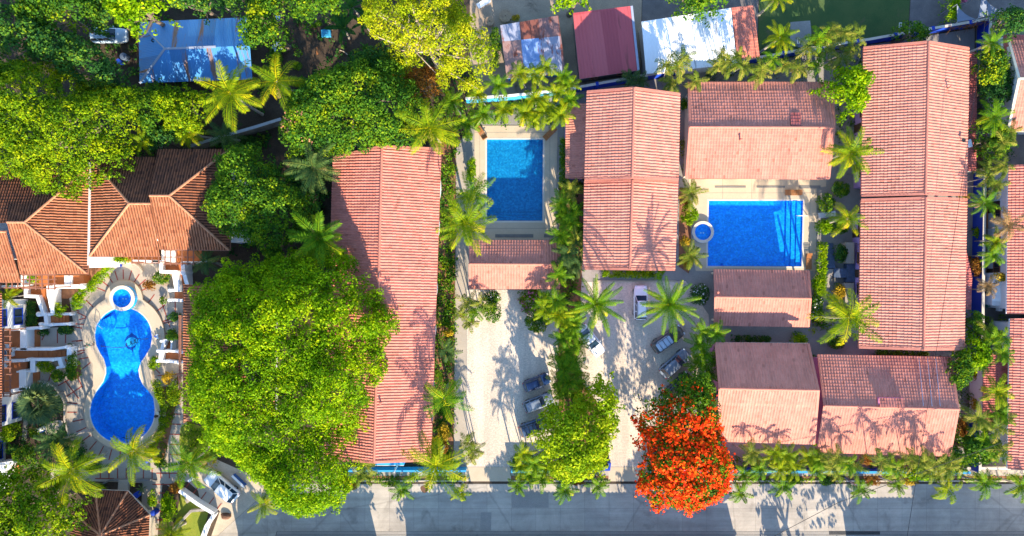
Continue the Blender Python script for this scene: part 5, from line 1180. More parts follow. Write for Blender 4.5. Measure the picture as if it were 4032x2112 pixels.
gable('long_villa', 'wide pink roofed house north block beside the blue corner wall', 'building', [(3399, 190), (3815, 192), (3806, 768), (3391, 770)], 4.6, [(3656, 166), (3643, 764)], 7.0, 'NS', M['rooftile'], M['lilac'], ridge_m=M['ridge'], fascia_m=M['ridge'], inset=1.35, win=[('W', 'w', 4, 1.4, 1.2, 2.0), ('W', 'd', 3, 1.0, 2.1, 0), ('E', 'w', 4, 1.2, 1.0, 2.0)])
gable('long_villa', 'wide pink roofed house south block crossed by faint wire shadows', 'building', [(3390, 788), (3807, 786), (3796, 1375), (3381, 1368)], 4.6, [(3645, 780), (3636, 1376)], 7.0, 'NS', M['rooftile'], M['lilac'], ridge_m=M['ridge'], fascia_m=M['ridge'], inset=1.35, win=[('W', 'w', 4, 1.4, 1.2, 2.0), ('W', 'd', 3, 1.0, 2.1, 0), ('E', 'w', 4, 1.2, 1.0, 2.0)])
gable('neighbour_house', 'white walled neighbour house with cream gable edge beside the dense shrubs', 'building', [(3971, 160), (4500, 160), (4500, 520), (3967, 518)], 4.4, [(4012, 310), (4500, 312)], 6.3, 'EW', M['rooftile'], M['white'], ridge_m=M['cream'], fascia_m=M['cream'], inset=.5, win=[('W', 'w', 1, 1.1, 1.2, 2.2)])
gable('neighbour_house', 'long striped red roof house across the alley with white walls', 'building', [(3970, 652), (4500, 652), (4500, 1236), (3963, 1236)], 4.2, [(4260, 640), (4260, 1240)], 6.2, 'NS', M['rooftile_red'], M['white'], fascia_m=M['white'], inset=.55, barge=False, win=[('W', 'w', 5, 1.2, 1.2, 1.7), ('W', 'd', 2, 1.4, 2.1, 0)])
gable('neighbour_house', 'striped red roof house across the alley nearest the street', 'building', [(3976, 1256), (4500, 1256), (4500, 1862), (3966, 1846)], 4.2, [(4260, 1250), (4260, 1870)], 6.2, 'NS', M['rooftile_red'], M['white'], fascia_m=M['white'], inset=.55, barge=False, win=[('W', 'w', 5, 1.2, 1.2, 1.7)])
# lower roofs leaning on the houses
TS = dict(pitch=.30, amp=.045, kind='wave', lip=.03, step=.4, metres=False)
shed('lean_to', 'narrow pink lean-to roof beside the quiet pool hedge', 'lean-to', [(2228, 408), (2308, 408), (2302, 706), (2226, 703)], (2.7, 3.4, 3.4, 2.7), M['rooftile'], M['lilac'], (0, 3), fascia=M['ridge'], **TS)
shed('lean_to', 'thin dark red lean-to strip along the wide villa below the corner wall', 'lean-to', [(3808, 204), (3846, 206), (3842, 678), (3802, 676)], (3.0, 2.6, 2.6, 3.0), M['roofsheet'], M['lilac'], (2, 1), fascia=M['white'], **TS)
shed('lean_to', 'short dark red lean-to roof along the wide villa above the round tree', 'lean-to', [(3790, 930), (3828, 1090), (3822, 1220), (3786, 1216)], (3.0, 2.6, 2.6, 3.0), M['roofsheet'], M['lilac'], (2, 1), fascia=M['white'], **TS)
shed('lean_to', 'red sheet roof in the alley with a patch of sun', 'lean-to', [(3872, 1392), (3974, 1392), (3966, 1672), (3868, 1672)], (2.6, 3.3, 3.3, 2.6), M['roofsheet'], M['white'], (0, 3), fascia=M['metal'], **TS)
shed('lean_to', 'dark maroon sheet roof behind the white walled neighbour house', 'lean-to', [(3950, 138), (4300, 138), (4300, 215), (3953, 214)], (3.0, 3.0, 3.6, 3.6), M['roofsheet'], M['white'], (0, 1), fascia=M['metal'], **TS)
shed('alley_room', 'small white flat roofed alley room with a dark framed window', 'annexe', [(3908, 1075), (3965, 1072), (3963, 1205), (3905, 1203)], (2.3, 2.4, 2.4, 2.3), M['whitesheet'], M['white'], (0, 3), pitch=.4, amp=.01, inset=.05, fascia=M['white'], win=[('W', 'w', 1, 1.3, 1.1, 1.3)])
# sheds beyond the blue wall
b_ = shed('sheet_roof_house', 'patchwork rusty metal roof house with blue and brown sheets', 'building', [(1970, 100), (2198, 62), (2228, 288), (1995, 310)], (2.4, 2.4, 2.0, 2.0), M['rustsheet'], M['skyblue'], (3, 2), pitch=.16, amp=.022, fascia=M['whitetop'], win=[('S', 'w', 2, 1.0, 1.0, 1.5)])
shed('red_roof_house', 'plain crimson metal roof house beyond the blue wall', 'building', [(2256, 52), (2486, 24), (2514, 278), (2282, 312)], (3.3, 3.3, 2.8, 2.8), M['redsheet'], M['blockwall'], (3, 2), pitch=.42, amp=.03, fascia=M['metal'], win=[('S', 'w', 2, 1.0, 1.0, 1.5)])
b = MB(); b.bar(W(2487, 24, 3.34), W(2514, 278, 2.86), .28, .05); tag(b.build('roof_gutter', M['pipe']), 'pale blue metal gutter along the edge of the crimson roof', 'gutter')
shed('white_roof_house', 'white metal roof house with branching tree shadows beyond the blue wall', 'building', [(2526, 86), (2878, 32), (2902, 252), (2544, 292)], (3.3, 3.3, 2.8, 2.8), M['whitesheet'], M['white'], (3, 2), pitch=.20, amp=.02, fascia=M['whitetop'])
shed('lean_to', 'red tile strip roof joined to the white metal roof', 'lean-to', [(2880, 31), (2966, 22), (2992, 228), (2904, 236)], (3.15, 3.1, 2.7, 2.75), M['rooftile_red'], M['white'], (3, 2), fascia=M['ridge'], **TS)
# blue metal roof among the trees: hipped at its west end
ze, zr = 3.1, 4.6; c4 = [W(545, 88, ze), W(986, 68, ze), W(994, 313, ze), W(550, 328, ze)]; r0, r1 = W(649, 193, zr), W(984, 180, zr)
hs = thing('blue_roof_house', Vector(((c4[0].x + c4[2].x) / 2, (c4[0].y + c4[2].y) / 2, 0)), 'blue corrugated metal roof house with rust streaks among dark trees', 'building')
KW = dict(pitch=.20, step=1, amp=.02, lip=0, kind='corr', metres=True)
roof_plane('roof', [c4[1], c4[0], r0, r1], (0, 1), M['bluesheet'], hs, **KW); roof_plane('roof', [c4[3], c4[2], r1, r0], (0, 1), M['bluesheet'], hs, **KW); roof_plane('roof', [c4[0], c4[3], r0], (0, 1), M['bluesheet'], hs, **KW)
b = MB(); b.bar(r0 + Vector((0, 0, .04)), r1.lerp(r0, .4) + Vector((0, 0, .04)), .26, .05); b.bar(c4[3], r0 + Vector((0, 0, .03)), .28, .05); b.bar(c4[0], r0 + Vector((0, 0, .02)), .16, .05); child(hs, b, 'ridge_cap', M['pipe'])
b = MB(); b.prism(pts2([(575, 110), (960, 95), (965, 295), (578, 308)], 2), 0, 3.0); child(hs, b, 'wall', M['blockwall'])
for x in (650, 800): window(hs, W(x, 309 - (x - 578) * .033, 1.6), (0, -1), 1.1, 1.0, None)
q = MB(); q.tube([W(603, 160, 3.95) + Vector((.18 * math.cos(a), .18 * math.sin(a), .02)) for a in np.linspace(0, 6.28, 14)], .05, 6, cap=False); tag(q.build('old_tyre', M['black']), 'small dark tyre lying on the blue metal roof', 'tyre')

# old tiled house of two hipped blocks
E_, T_ = 5.6, 8.2
th = thing('tiled_house', Vector((-52, 5, 0)), 'white two storey house under old orange barrel tile hipped roofs', 'building')
BK = dict(pitch=.32, step=.40, amp=.115, lip=.03, kind='barrel')
def face(pts, e, m='barrel', zs=None): return roof_plane('roof', [W(x, y, z) for x, y, z in pts], e, M[m], th, **BK)
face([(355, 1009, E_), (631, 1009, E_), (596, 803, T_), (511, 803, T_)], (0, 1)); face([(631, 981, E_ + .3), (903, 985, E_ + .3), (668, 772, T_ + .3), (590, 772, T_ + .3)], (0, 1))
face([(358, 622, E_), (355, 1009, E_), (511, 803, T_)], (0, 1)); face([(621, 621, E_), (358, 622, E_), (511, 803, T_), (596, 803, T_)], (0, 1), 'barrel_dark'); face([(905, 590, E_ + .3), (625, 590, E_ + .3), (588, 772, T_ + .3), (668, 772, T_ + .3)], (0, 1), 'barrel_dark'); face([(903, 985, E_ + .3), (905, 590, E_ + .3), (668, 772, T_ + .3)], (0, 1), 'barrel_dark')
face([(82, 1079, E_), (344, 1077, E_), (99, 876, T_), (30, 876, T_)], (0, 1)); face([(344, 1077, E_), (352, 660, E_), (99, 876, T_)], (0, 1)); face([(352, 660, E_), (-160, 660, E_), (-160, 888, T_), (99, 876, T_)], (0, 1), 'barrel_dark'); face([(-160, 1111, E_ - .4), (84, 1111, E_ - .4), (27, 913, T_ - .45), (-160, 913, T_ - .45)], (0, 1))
rc = MB(); up = .10
for a, b2 in (((355, 1009, E_), (511, 803, T_)), ((358, 622, E_), (511, 803, T_)), ((511, 803, T_), (596, 803, T_)), ((590, 772, T_ + .3), (668, 772, T_ + .3)), ((668, 772, T_ + .3), (903, 985, E_ + .3)), ((668, 772, T_ + .3), (905, 590, E_ + .3)), ((30, 876, T_), (99, 876, T_)), ((99, 876, T_), (344, 1077, E_)), ((99, 876, T_), (352, 660, E_)), ((-60, 913, T_ - .45), (27, 913, T_ - .45))):
    p, q = W(*a), W(*b2); rc.tube([p + Vector((0, 0, up)), q + Vector((0, 0, up))], .14, 7)
child(th, rc, 'ridge_cap', M['ridge_old'])
vl = MB(); vl.bar(W(356, 640, E_ + .12), W(349, 1046, E_ + .12), .30, .10); child(th, vl, 'valley', M['mortar'])
gt = MB()
for a, b2 in (((355, 1011, E_), (631, 1011, E_)), ((631, 983, E_ + .3), (903, 987, E_ + .3)), ((82, 1081, E_), (344, 1079, E_)), ((-60, 1113, E_ - .4), (84, 1113, E_ - .4)), ((906, 988, E_ + .3), (908, 600, E_ + .3)), ((345, 1082, E_), (349, 1020, E_))): gt.bar(W(*a) - Vector((0, 0, .08)), W(*b2) - Vector((0, 0, .08)), .10, .12)
child(th, gt, 'gutter', M['woodred'])
for px in ([(410, 680), (880, 650), (872, 930), (410, 950)], [(-120, 740), (325, 740), (318, 1016), (-120, 1022)]):
    b = MB(); b.prism(pts2(px, 5), 0, 5.4); child(th, b, 'wall', M['white'])
for x in (470, 560, 720, 800): window(th, W(x, 951 if x < 600 else 932, 4), (0, -1), 1.2, 1.4, None, M['blue'])
for z_ in (1.6, 4.2):
    for y in (700, 780, 860): window(th, W(880, y, z_ if False else 2.0) * 1.0, (1, 0), 1.1, 1.3, None, M['blue'])
def white_block(label, px, z, band=True, name='white_annexe', z0=0.0):
    r_ = thing(name, sum(WP(px, z), Vector((0, 0, 0))) / len(px) * 1.0, label, 'annexe'); r_.location.z = 0
    b = MB(); b.prism(pts2(px, z), z0, z); child(r_, b, 'wall', M['white'], bev=.04)
    if band: b = MB(); q = pts2(px, z); c = np.mean(q, 0); b.prism([tuple(c + (np.array(p) - c) * 1.012) for p in q], 0, .5); child(r_, b, 'blue_band', M['blue'])
    return r_
white_block('white flat topped room with a blue foot band between the tiled roofs', [(350, 1005), (426, 1005), (426, 1050), (408, 1052), (350, 1054)], 3.0)
white_block('white flat roofed block under the tree east of the tiled house', [(907, 704), (957, 704), (957, 950), (907, 956)], 3.6)

# terraces, stairs and pergolas of the tiled house
t1 = thing('terrace_stair', W(700, 1050), 'orange tiled terrace and stair with stepped white parapets below the east roof block', 'stair')
slab_part(t1, 'floor', [(691, 985), (793, 985), (793, 1037), (691, 1037)], 0, 1.25, M['terracotta']); slab_part(t1, 'floor', [(636, 985), (690, 985), (690, 1034), (636, 1034)], 0, 1.55, M['white']); slab_part(t1, 'landing', [(644, 1038), (718, 1038), (718, 1072), (644, 1072)], 0, 1.23, M['terracotta'])
Z1 = 1.23
for i in range(8):
    k0, k1 = i / 8, (i + 1) / 8; px = [(693 + 15 * k0, 1072 + 66 * k0), (719 + 8 * k0, 1072 + 66 * k0), (719 + 8 * k1, 1072 + 66 * k1), (693 + 15 * k1, 1072 + 66 * k1)]; slab_part(t1, 'step', px, 0, Z1 - .135 * (i + 1), M['terracotta'])
slab_part(t1, 'lower_landing', [(688, 1150), (727, 1146), (727, 1178), (688, 1180)], 0, .12, M['terracotta'])
parapet(t1, [(633, 1032, 1.95), (634, 1070, 1.95), (682, 1072, 1.95)], 0, 0, .42); parapet(t1, [(686, 1072, 1.9), (700, 1142, .75)], 0, 0, .75); parapet(t1, [(719, 1036, 1.95), (721, 1073, 1.95), (737, 1120, 1.05)], 0, 0, .50, knob=(1,)); parapet(t1, [(669, 1143, .72), (706, 1144, .72)], 0, 0, .35, knob=(0,)); parapet(t1, [(667, 1182, .72), (728, 1184, .72)], 0, 0, .35, knob=(0,)); parapet(t1, [(600, 1029, 1.9), (640, 1030, 1.9)], 0, 0, .3); parapet(t1, [(716, 1034, 1.9), (760, 1035, 1.9), (795, 1034, 1.9)], 0, 0, .3)
pergola('thin red brown pergola over the white and orange terrace', (650, 762), (986, 1040), 4.9, 6, [(650, 1036, 1.2), (704, 1036, 1.2), (762, 1036, 1.2)], 'pergolas of the tiled house', grid=(6, 3))
t3 = thing('terrace_ledge', W(500, 1030), 'white terrace ledge with potted greenery under the middle eave', 'terrace'); parapet(t3, [(436, 1033, 1.9), (480, 1033, 1.9)], 0, 0, .3); parapet(t3, [(520, 1028, 1.9), (628, 1030, 1.9)], 0, 0, .3); slab_part(t3, 'floor', [(440, 1010), (628, 1010), (628, 1029), (440, 1031)], 0, 1.2, M['terracotta'])
pergola('short thin pergola under the middle eave above the curved bed', (520, 625), (1010, 1036), 4.9, 3, [(520, 1032, 2.3), (625, 1032, 2.3)], 'pergolas of the tiled house', grid=(5, 2))
b = MB(); b.tube([W(x, y, .25) for x, y in arc(500, 1095, 64, 22, 140, 14)], .16, 8); tag(b.build('curved_bench', M['pave']), 'curved low concrete wall round the bed under the middle eave', 'wall')
t2 = thing('terrace_stair', W(170, 1150), 'orange stair with bulky white parapets turning down toward the pool west side', 'stair')
slab_part(t2, 'floor', [(128, 1085), (252, 1085), (252, 1122), (128, 1132)], 0, 1.35, M['terracotta']); slab_part(t2, 'floor', [(283, 1086), (328, 1086), (328, 1122), (283, 1122)], 0, 1.35, M['terracotta']); slab_part(t2, 'floor', [(253, 1086), (282, 1086), (282, 1122), (253, 1122)], 0, 1.65, M['white']); slab_part(t2, 'floor', [(82, 1084), (127, 1084), (127, 1124), (82, 1124)], 0, 1.65, M['white']); slab_part(t2, 'landing', [(110, 1136), (177, 1134), (177, 1164), (110, 1164)], 0, 1.33, M['terracotta'])
for i in range(8):
    k0, k1 = i / 8, (i + 1) / 8; slab_part(t2, 'step', [(157 + 22 * k0, 1164 + 70 * k0), (179 + 21 * k0, 1164 + 70 * k0), (179 + 21 * k1, 1164 + 70 * k1), (157 + 22 * k1, 1164 + 70 * k1)], 0, 1.33 - .085 * (i + 1), M['terracotta'])
slab_part(t2, 'landing', [(181, 1238), (218, 1238), (218, 1272), (184, 1272)], 0, .62, M['terracotta'])
for i in range(4): slab_part(t2, 'step', [(218 + 13 * i, 1242), (231 + 13 * i, 1242), (231 + 13 * i, 1272), (218 + 13 * i, 1272)], 0, .55 - .13 * i, M['terracotta'])
parapet(t2, [(100, 1126, 2.0), (100, 1166, 2.0), (140, 1168, 2.0)], 0, 0, .42); parapet(t2, [(145, 1168, 2.0), (170, 1238, 1.4)], 0, 0, .42); parapet(t2, [(190, 1130, 2.1), (192, 1164, 2.0), (208, 1236, 1.35)], 0, 0, .50); parapet(t2, [(152, 1238, 1.25), (178, 1238, 1.25), (182, 1276, 1.2)], 0, 0, .45, knob=(0,)); parapet(t2, [(194, 1238, 1.2), (278, 1237, .72)], 0, 0, .32, knob=(0, 1)); parapet(t2, [(160, 1277, 1.2), (202, 1279, 1.0), (276, 1276, .72)], 0, 0, .34, knob=(0, 1, 2)); parapet(t2, [(212, 1130, 1.8), (322, 1128, 1.8)], 0, 0, .5, knob=(1,)); parapet(t2, [(-20, 1130, 1.9), (92, 1128, 1.35)], 0, 0, .3)
pergola('thin red brown pergola over the terrace under the west tiled block', (92, 215), (1084, 1136), 4.9, 6, [(92, 1132, 1.3), (215, 1132, 1.3)], 'pergolas of the tiled house', grid=(6, 4))
pergola('thin red brown pergola beside the low eave at the picture edge', (-20, 70), (1112, 1134), 4.7, 4, [(70, 1132, 0)], 'pergolas of the tiled house', grid=(5, 2))

# west house: its east wall and windows look at the pool
wh = thing('white_house', Vector((-66, -12, 0)), 'white house with deep blue framed windows and orange terrace west of the pool', 'building')
for y0, y1, x in ((1178, 1292, 110), (1545, 1655, 86)):
    A = [W(-260, y0), W(x, y0), W(x, y1), W(-260, y1)]; b = MB(); b.prism([(p.x, p.y) for p in A], 0, 5.4); child(wh, b, 'wall', M['white'])
    yc = (y0 + y1) / 2
    for z_ in ((.95, 2.55), (3.65, 4.45)) if x == 110 else ((.3, 1.75), (2.75, 3.65)):
        p = W(x, yc + 8); window(wh, (p.x, p.y, sum(z_) / 2), (1, 0), 2.0, z_[1] - z_[0], None, M['blue'])
A = [W(-260, 1660), W(22, 1690), W(22, 1830), W(-260, 1830)]; b = MB(); b.prism([(p.x, p.y) for p in A], 0, 5.4); child(wh, b, 'wall', M['white']); p = W(22, 1765); window(wh, (p.x, p.y, 1.3), (1, 0), 2.2, 1.6, None, M['blue'])
roof_plane('roof', [W(9, 1700, 5.6), W(9, 1155, 5.6), W(-260, 1155, 7.6), W(-260, 1700, 7.6)], (0, 1), M['barrel'], wh, **BK)
slab_part(wh, 'terrace', [(-120, 1296), (106, 1296), (106, 1545), (-120, 1545)], 0, .25, M['terracotta']); slab_part(wh, 'terrace', [(107, 1300), (157, 1300), (157, 1372), (107, 1372)], 0, .12, M['terracotta']); slab_part(wh, 'terrace', [(104, 1466), (156, 1466), (156, 1530), (104, 1530)], 0, .12, M['terracotta'])
parapet(wh, [(40, 1299, 1.5), (160, 1291, 1.5)], 0, 0, .34, knob=(1,)); parapet(wh, [(92, 1304, 1.5), (92, 1372, 1.5)], 0, 0, .85); parapet(wh, [(64, 1376, 1.5), (205, 1376, 1.5), (262, 1367, 1.3)], 0, 0, .32, knob=(2,))
slab_part(wh, 'terrace', [(46, 1380), (132, 1380), (132, 1412), (46, 1412)], 0, .62, M['terracotta'])
for i in range(7): slab_part(wh, 'step', [(132 + 18 * i, 1380), (150 + 18 * i, 1380), (150 + 18 * i, 1411), (132 + 18 * i, 1411)], 0, .60 - .07 * i, M['terracotta'])
parapet(wh, [(110, 1417, 1.4), (208, 1417, 1.2), (238, 1413, 1.1)], 0, 0, .34, knob=(0, 1)); parapet(wh, [(272, 1372, 1.2), (272, 1412, 1.1), (278, 1440, .9)], 0, 0, .60); parapet(wh, [(232, 1415, 1.1), (244, 1446, .9)], 0, 0, .52); parapet(wh, [(228, 1448, .9), (255, 1445, .9)], 0, 0, .26, knob=(0,)); parapet(wh, [(128, 1420, 1.3), (128, 1462, 1.3)], 0, 0, .62); parapet(wh, [(66, 1465, 1.3), (114, 1463, 1.3)], 0, 0, .2); parapet(wh, [(88, 1466, 1.4), (88, 1530, 1.4)], 0, 0, .85); parapet(wh, [(40, 1541, 1.4), (156, 1522, 1.4)], 0, 0, .38, knob=(1,)); parapet(wh, [(5, 1424, 1.5), (96, 1420, 1.2)], 0, 0, .36)
for i in range(3): slab_part(wh, 'step', [(246, 1414 + 10 * i), (268, 1414 + 10 * i), (270, 1424 + 10 * i), (249, 1424 + 10 * i)], 0, .45 - .14 * i, M['terracotta'])
parapet(wh, [(-20, 1832, 1.7), (48, 1822, 1.7)], 0, 0, .40); slab_part(wh, 'terrace', [(20, 1838), (75, 1832), (75, 1885), (20, 1890)], 0, .1, M['terracotta']); parapet(wh, [(8, 1838, 1.8), (8, 1920, 1.8)], 0, 0, .8); parapet(wh, [(-20, 1922, 1.5), (34, 1916, 1.5)], 0, 0, .34)
pergola('tall slender pergola grid along the west house terrace', (14, 40), (1296, 1560), 4.2, 4, [(40, 1300, .3), (40, 1556, .3)], 'pergolas of the west house', grid=(2, 2))
for i in range(11): pg = MB(); y = 1300 + i * 25; pg.bar(W(4, y, 4.4), W(46, y, 4.4), .10, .10); child(wh, pg, 'terrace_slat', M['woodred'])

# tiled roof showing under the giant tree, with its rail and stair
ht = thing('tiled_house', W(900, 1400), 'narrow tiled roof strip showing beside the giant tree', 'building')
roof_plane('roof', [W(723, 1120, 4.0), W(723, 1662, 4.0), W(900, 1650, 6.4), W(900, 1125, 6.4)], (0, 1), M['barrel'], ht, **BK); roof_plane('roof', [W(1085, 1640, 4.0), W(1085, 1125, 4.0), W(900, 1125, 6.4), W(900, 1650, 6.4)], (0, 1), M['barrel'], ht, **BK)
b = MB(); b.prism(pts2([(755, 1140), (1060, 1140), (1060, 1630), (755, 1640)], 3), 0, 3.9); child(ht, b, 'wall', M['white']); b = MB(); b.bar(W(722, 1662, 4.02), W(770, 1628, 4.7), .3, .14); child(ht, b, 'barge', M['ridge_old'])
pergola('slender rail pergola beside the tiled roof under the giant tree', (706, 712), (1245, 1530), 3.2, 3, [(709, 1252, 0), (709, 1525, 0)], 'pergolas of the tiled house', grid=(2, 9))
t4 = thing('terrace_stair', W(670, 1400), 'small orange stair with white knobbed parapets east of the pool waist', 'stair')
for i in range(4): slab_part(t4, 'step', [(659 - 4 * i, 1340 + 10 * i), (680 - 4 * i, 1340 + 10 * i), (676 - 4 * i, 1350 + 10 * i), (655 - 4 * i, 1350 + 10 * i)], 0, .2 + .16 * i, M['terracotta'])
slab_part(t4, 'landing', [(640, 1384), (720, 1386), (720, 1416), (640, 1416)], 0, .85, M['terracotta'])
parapet(t4, [(635, 1343, 1.0), (656, 1340, 1.0)], 0, 0, .26, knob=(0,)); parapet(t4, [(646, 1344, 1.0), (636, 1378, 1.3)], 0, 0, .42); parapet(t4, [(622, 1382, 1.4), (640, 1381, 1.4)], 0, 0, .3, knob=(0,)); parapet(t4, [(635, 1384, 1.5), (632, 1416, 1.5)], 0, 0, .55); parapet(t4, [(621, 1422, 1.5), (656, 1423, 1.5), (704, 1428, 1.5), (720, 1426, 1.5)], 0, 0, .32, knob=(0, 1, 2)); parapet(t4, [(656, 1382, 1.4), (706, 1386, 1.4), (720, 1390, 1.4)], 0, 0, .30, knob=(0, 1)); parapet(t4, [(676, 1344, .9), (673, 1376, 1.2)], 0, 0, .22, knob=(0,))

# octagonal tiled pavilion
cx, cy, rr_, n8 = 434, 2085, 166, 8; gz = thing('tiled_pavilion', Vector((*W(cx, cy, 2.8)[:2], 0)), 'octagonal pavilion with dark old barrel tile roof', 'pavilion')
co = [W(cx + rr_ * math.cos(R(110 + 45 * k)), cy - rr_ * math.sin(R(110 + 45 * k)), 2.8) for k in range(8)]; ap = W(397, 2107, 4.9)
rc = MB(); gt = MB()
for k in range(8):
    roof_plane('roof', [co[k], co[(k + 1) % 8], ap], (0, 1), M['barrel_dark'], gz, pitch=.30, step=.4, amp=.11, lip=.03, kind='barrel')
    rc.tube([co[k] + Vector((0, 0, .09)), ap + Vector((0, 0, .09))], .12, 7); gt.bar(co[k] - Vector((0, 0, .06)), co[(k + 1) % 8] - Vector((0, 0, .06)), .10, .12)
    p = co[k].lerp(Vector((ap.x, ap.y, 0)), .30); b = MB(); b.tube([(p.x, p.y, 0), (p.x, p.y, 2.85)], .16, 10); child(gz, b, 'post', M['white'])
child(gz, rc, 'ridge_cap', M['ridge_old']); child(gz, gt, 'gutter', M['whitetop'])
cw = wall_run('counter_wall', 'low beige counter wall on the pavilion east side', [(530, 1962), (600, 2034), (602, 2150)], .75, .45, M['cream'], M['kerb'])
for x, y, l in ((533, 1953, 'blue round topped post at the upper corner of the pavilion'), (602, 2022, 'blue round topped post at the east corner of the pavilion')):
    p = W(x, y, .9); b = MB(); b.lathe((p.x, p.y, 0), [(.36, 0), (.36, .80), (.32, .90), (.05, .96)], 16); tag(b.build('blue_post', M['blue']), l, 'post')

# ================================================================ walls
wall_run('boundary_wall', 'pale blue and white boundary wall behind the quiet pool palms', [(1838, 404), (2000, 394), (2150, 378), (2262, 364)], 2.0, .25, M['skyblue'], M['white'])
wall_run('boundary_wall', 'long deep blue boundary wall between the villas and the metal roofs', [(2272, 360), (2440, 330), (2640, 296), (2810, 270), (3010, 238), (3180, 208), (3380, 178), (3560, 146), (3756, 114), (3852, 98)], 2.0, .25, M['blue'], M['whitetop'], posts=4.5, post_m=M['blue'])
wall_run('boundary_wall', 'deep blue corner wall with vine roots running down beside the wide villa', [(3853, 96), (3848, 210)], 2.2, .28, M['blue'], M['whitetop'])
wall_run('boundary_wall', 'deep blue alley wall along the east side of the wide villa', [(3838, 680), (3832, 1000), (3828, 1370), (3822, 1600), (3818, 1846)], 1.9, .28, M['blue'], M['whitetop'])
wall_run('street_wall', 'sky blue street wall in front of the long red roof house', [(1382, 1842), (1560, 1842), (1838, 1842)], 1.5, .22, M['skyblue'], None)
wall_run('street_wall', 'teal street wall behind the palms between the two drives', [(2012, 1845), (2180, 1845)], 1.4, .22, M['teal'], M['skyblue'])
wall_run('street_wall', 'blue street wall stub at the corner of the second drive', [(2330, 1836), (2394, 1836), (2394, 1812)], 1.4, .40, M['blue'], None)
wall_run('street_wall', 'deep blue street wall in front of the villas', [(2552, 1843), (2900, 1844), (3300, 1846), (3790, 1848)], 1.5, .24, M['blue'], M['skyblue'])
wall_run('street_wall', 'low pale kerb wall where the alley meets the street', [(3796, 1840), (3968, 1842)], .5, .3, M['whitetop'], None)
wall_run('concrete_wall', 'grey and brown block wall behind the tiled house', [(780, 588), (900, 552), (1020, 518), (1130, 484)], 2.2, .3, M['blockwall'], M['metal'])
wall_run('garden_wall', 'white garden wall beside the parked white car', [(722, 1923), (790, 1972), (856, 2012)], 1.1, .42, M['white'], None)
wall_run('garden_wall', 'white garden wall bending down to the picture edge', [(856, 2014), (826, 2060), (800, 2130)], 1.1, .36, M['white'], None, cat='wall')
wall_run('garden_wall', 'stone edged low wall across the small lawn', [(690, 2080), (758, 2008), (826, 2002)], .55, .30, M['stone'], None)
wall_run('garden_wall', 'blue wall with white coping under the giant tree by the white car', [(924, 1866), (970, 1910)], .8, .20, M['mosaicdark'], M['white'])
wall_run('garden_wall', 'short white wall end beside the golden shrub', [(756, 1888), (772, 1872)], 1.0, .3, M['white'], None)
wall_run('garden_wall', 'curved low concrete edge between the shaded bed and the pool paving', [(158, 1500), (190, 1503), (222, 1522), (250, 1560), (262, 1588), (262, 1650), (276, 1705), (313, 1763), (355, 1796)], .45, .2, M['pave'], None)
wall_run('garden_wall', 'low concrete channel edge above the pavilion', [(400, 1908), (440, 1888), (600, 1888), (620, 1892)], .4, .2, M['conc_dark'], None)
b = MB(); b.prism(pts2([(474, 1886), (514, 1886), (511, 1938), (470, 1938)]), .02, .42); tag(b.build('footbridge', M['pave']), 'small concrete footbridge leading to the pavilion', 'footbridge')
b = MB(); b.prism(pts2([(95, 1652), (112, 1652), (105, 1735), (88, 1735)]), .0, .12); struct(b.build('garden_path', M['pave']))
b = MB(); b.prism(pts2(smooth_poly([(176, 1668), (248, 1650), (252, 1680), (215, 1712), (180, 1712)], 1)), .0, .10); struct(b.build('garden_path', M['pave']))
# canopy over the street entrance of the long house
cn = thing('entrance_canopy', Vector((*W(1540, 1826)[:2], 0)), 'sky blue entrance canopy with pale edge under the red gable', 'canopy'); A = [W(1478, 1812, 2.7), W(1602, 1812, 2.7), W(1590, 1832, 2.5), W(1478, 1832, 2.5)]
b = MB(); b.prism([(p.x, p.y) for p in A], 2.4, 2.6); child(cn, b, 'slab', M['skyblue'], bev=.02); b = MB(); b.bar(A[3], A[2], .14, .12); child(cn, b, 'edge', M['whitetop'])
for p in (A[3], A[2]): b = MB(); b.tube([(p.x, p.y + .2, 0), (p.x, p.y + .2, 2.45)], .09, 8); child(cn, b, 'post', M['skyblue'])
sw = [MB(), MB()]      # wavy parapet along the long house, seen past its east eave
for k, (y0, y1) in enumerate(((690, 800), (850, 945), (1095, 1180), (1260, 1340), (1480, 1540), (1600, 1690))):
    b = MB(); P_ = [W(1733 - (y - 590) * .0365 + 7 * math.sin(math.pi * (y - y0) / (y1 - y0)), y, 3.6) for y in np.linspace(y0, y1, 9)]
    for i in range(8): b.bar(P_[i], P_[i + 1], .16, .5 + .001 * i)
    tag(b.build('balcony_rail', M['white'] if k < 4 else M['skyblue']), None, 'balcony rail', 'curved balcony rails along the long house')['label'] = ['white curved balcony rail by the first planting bed under the overhanging palm', 'white curved balcony rail level with the crown of the overhanging palm', 'white curved balcony rail level with the small pool hut roof', 'white curved balcony rail above the bend of the garden path', 'blue curved balcony rail beside the palm with its shadow on the red roof', 'blue curved balcony rail closest to the street'][k]
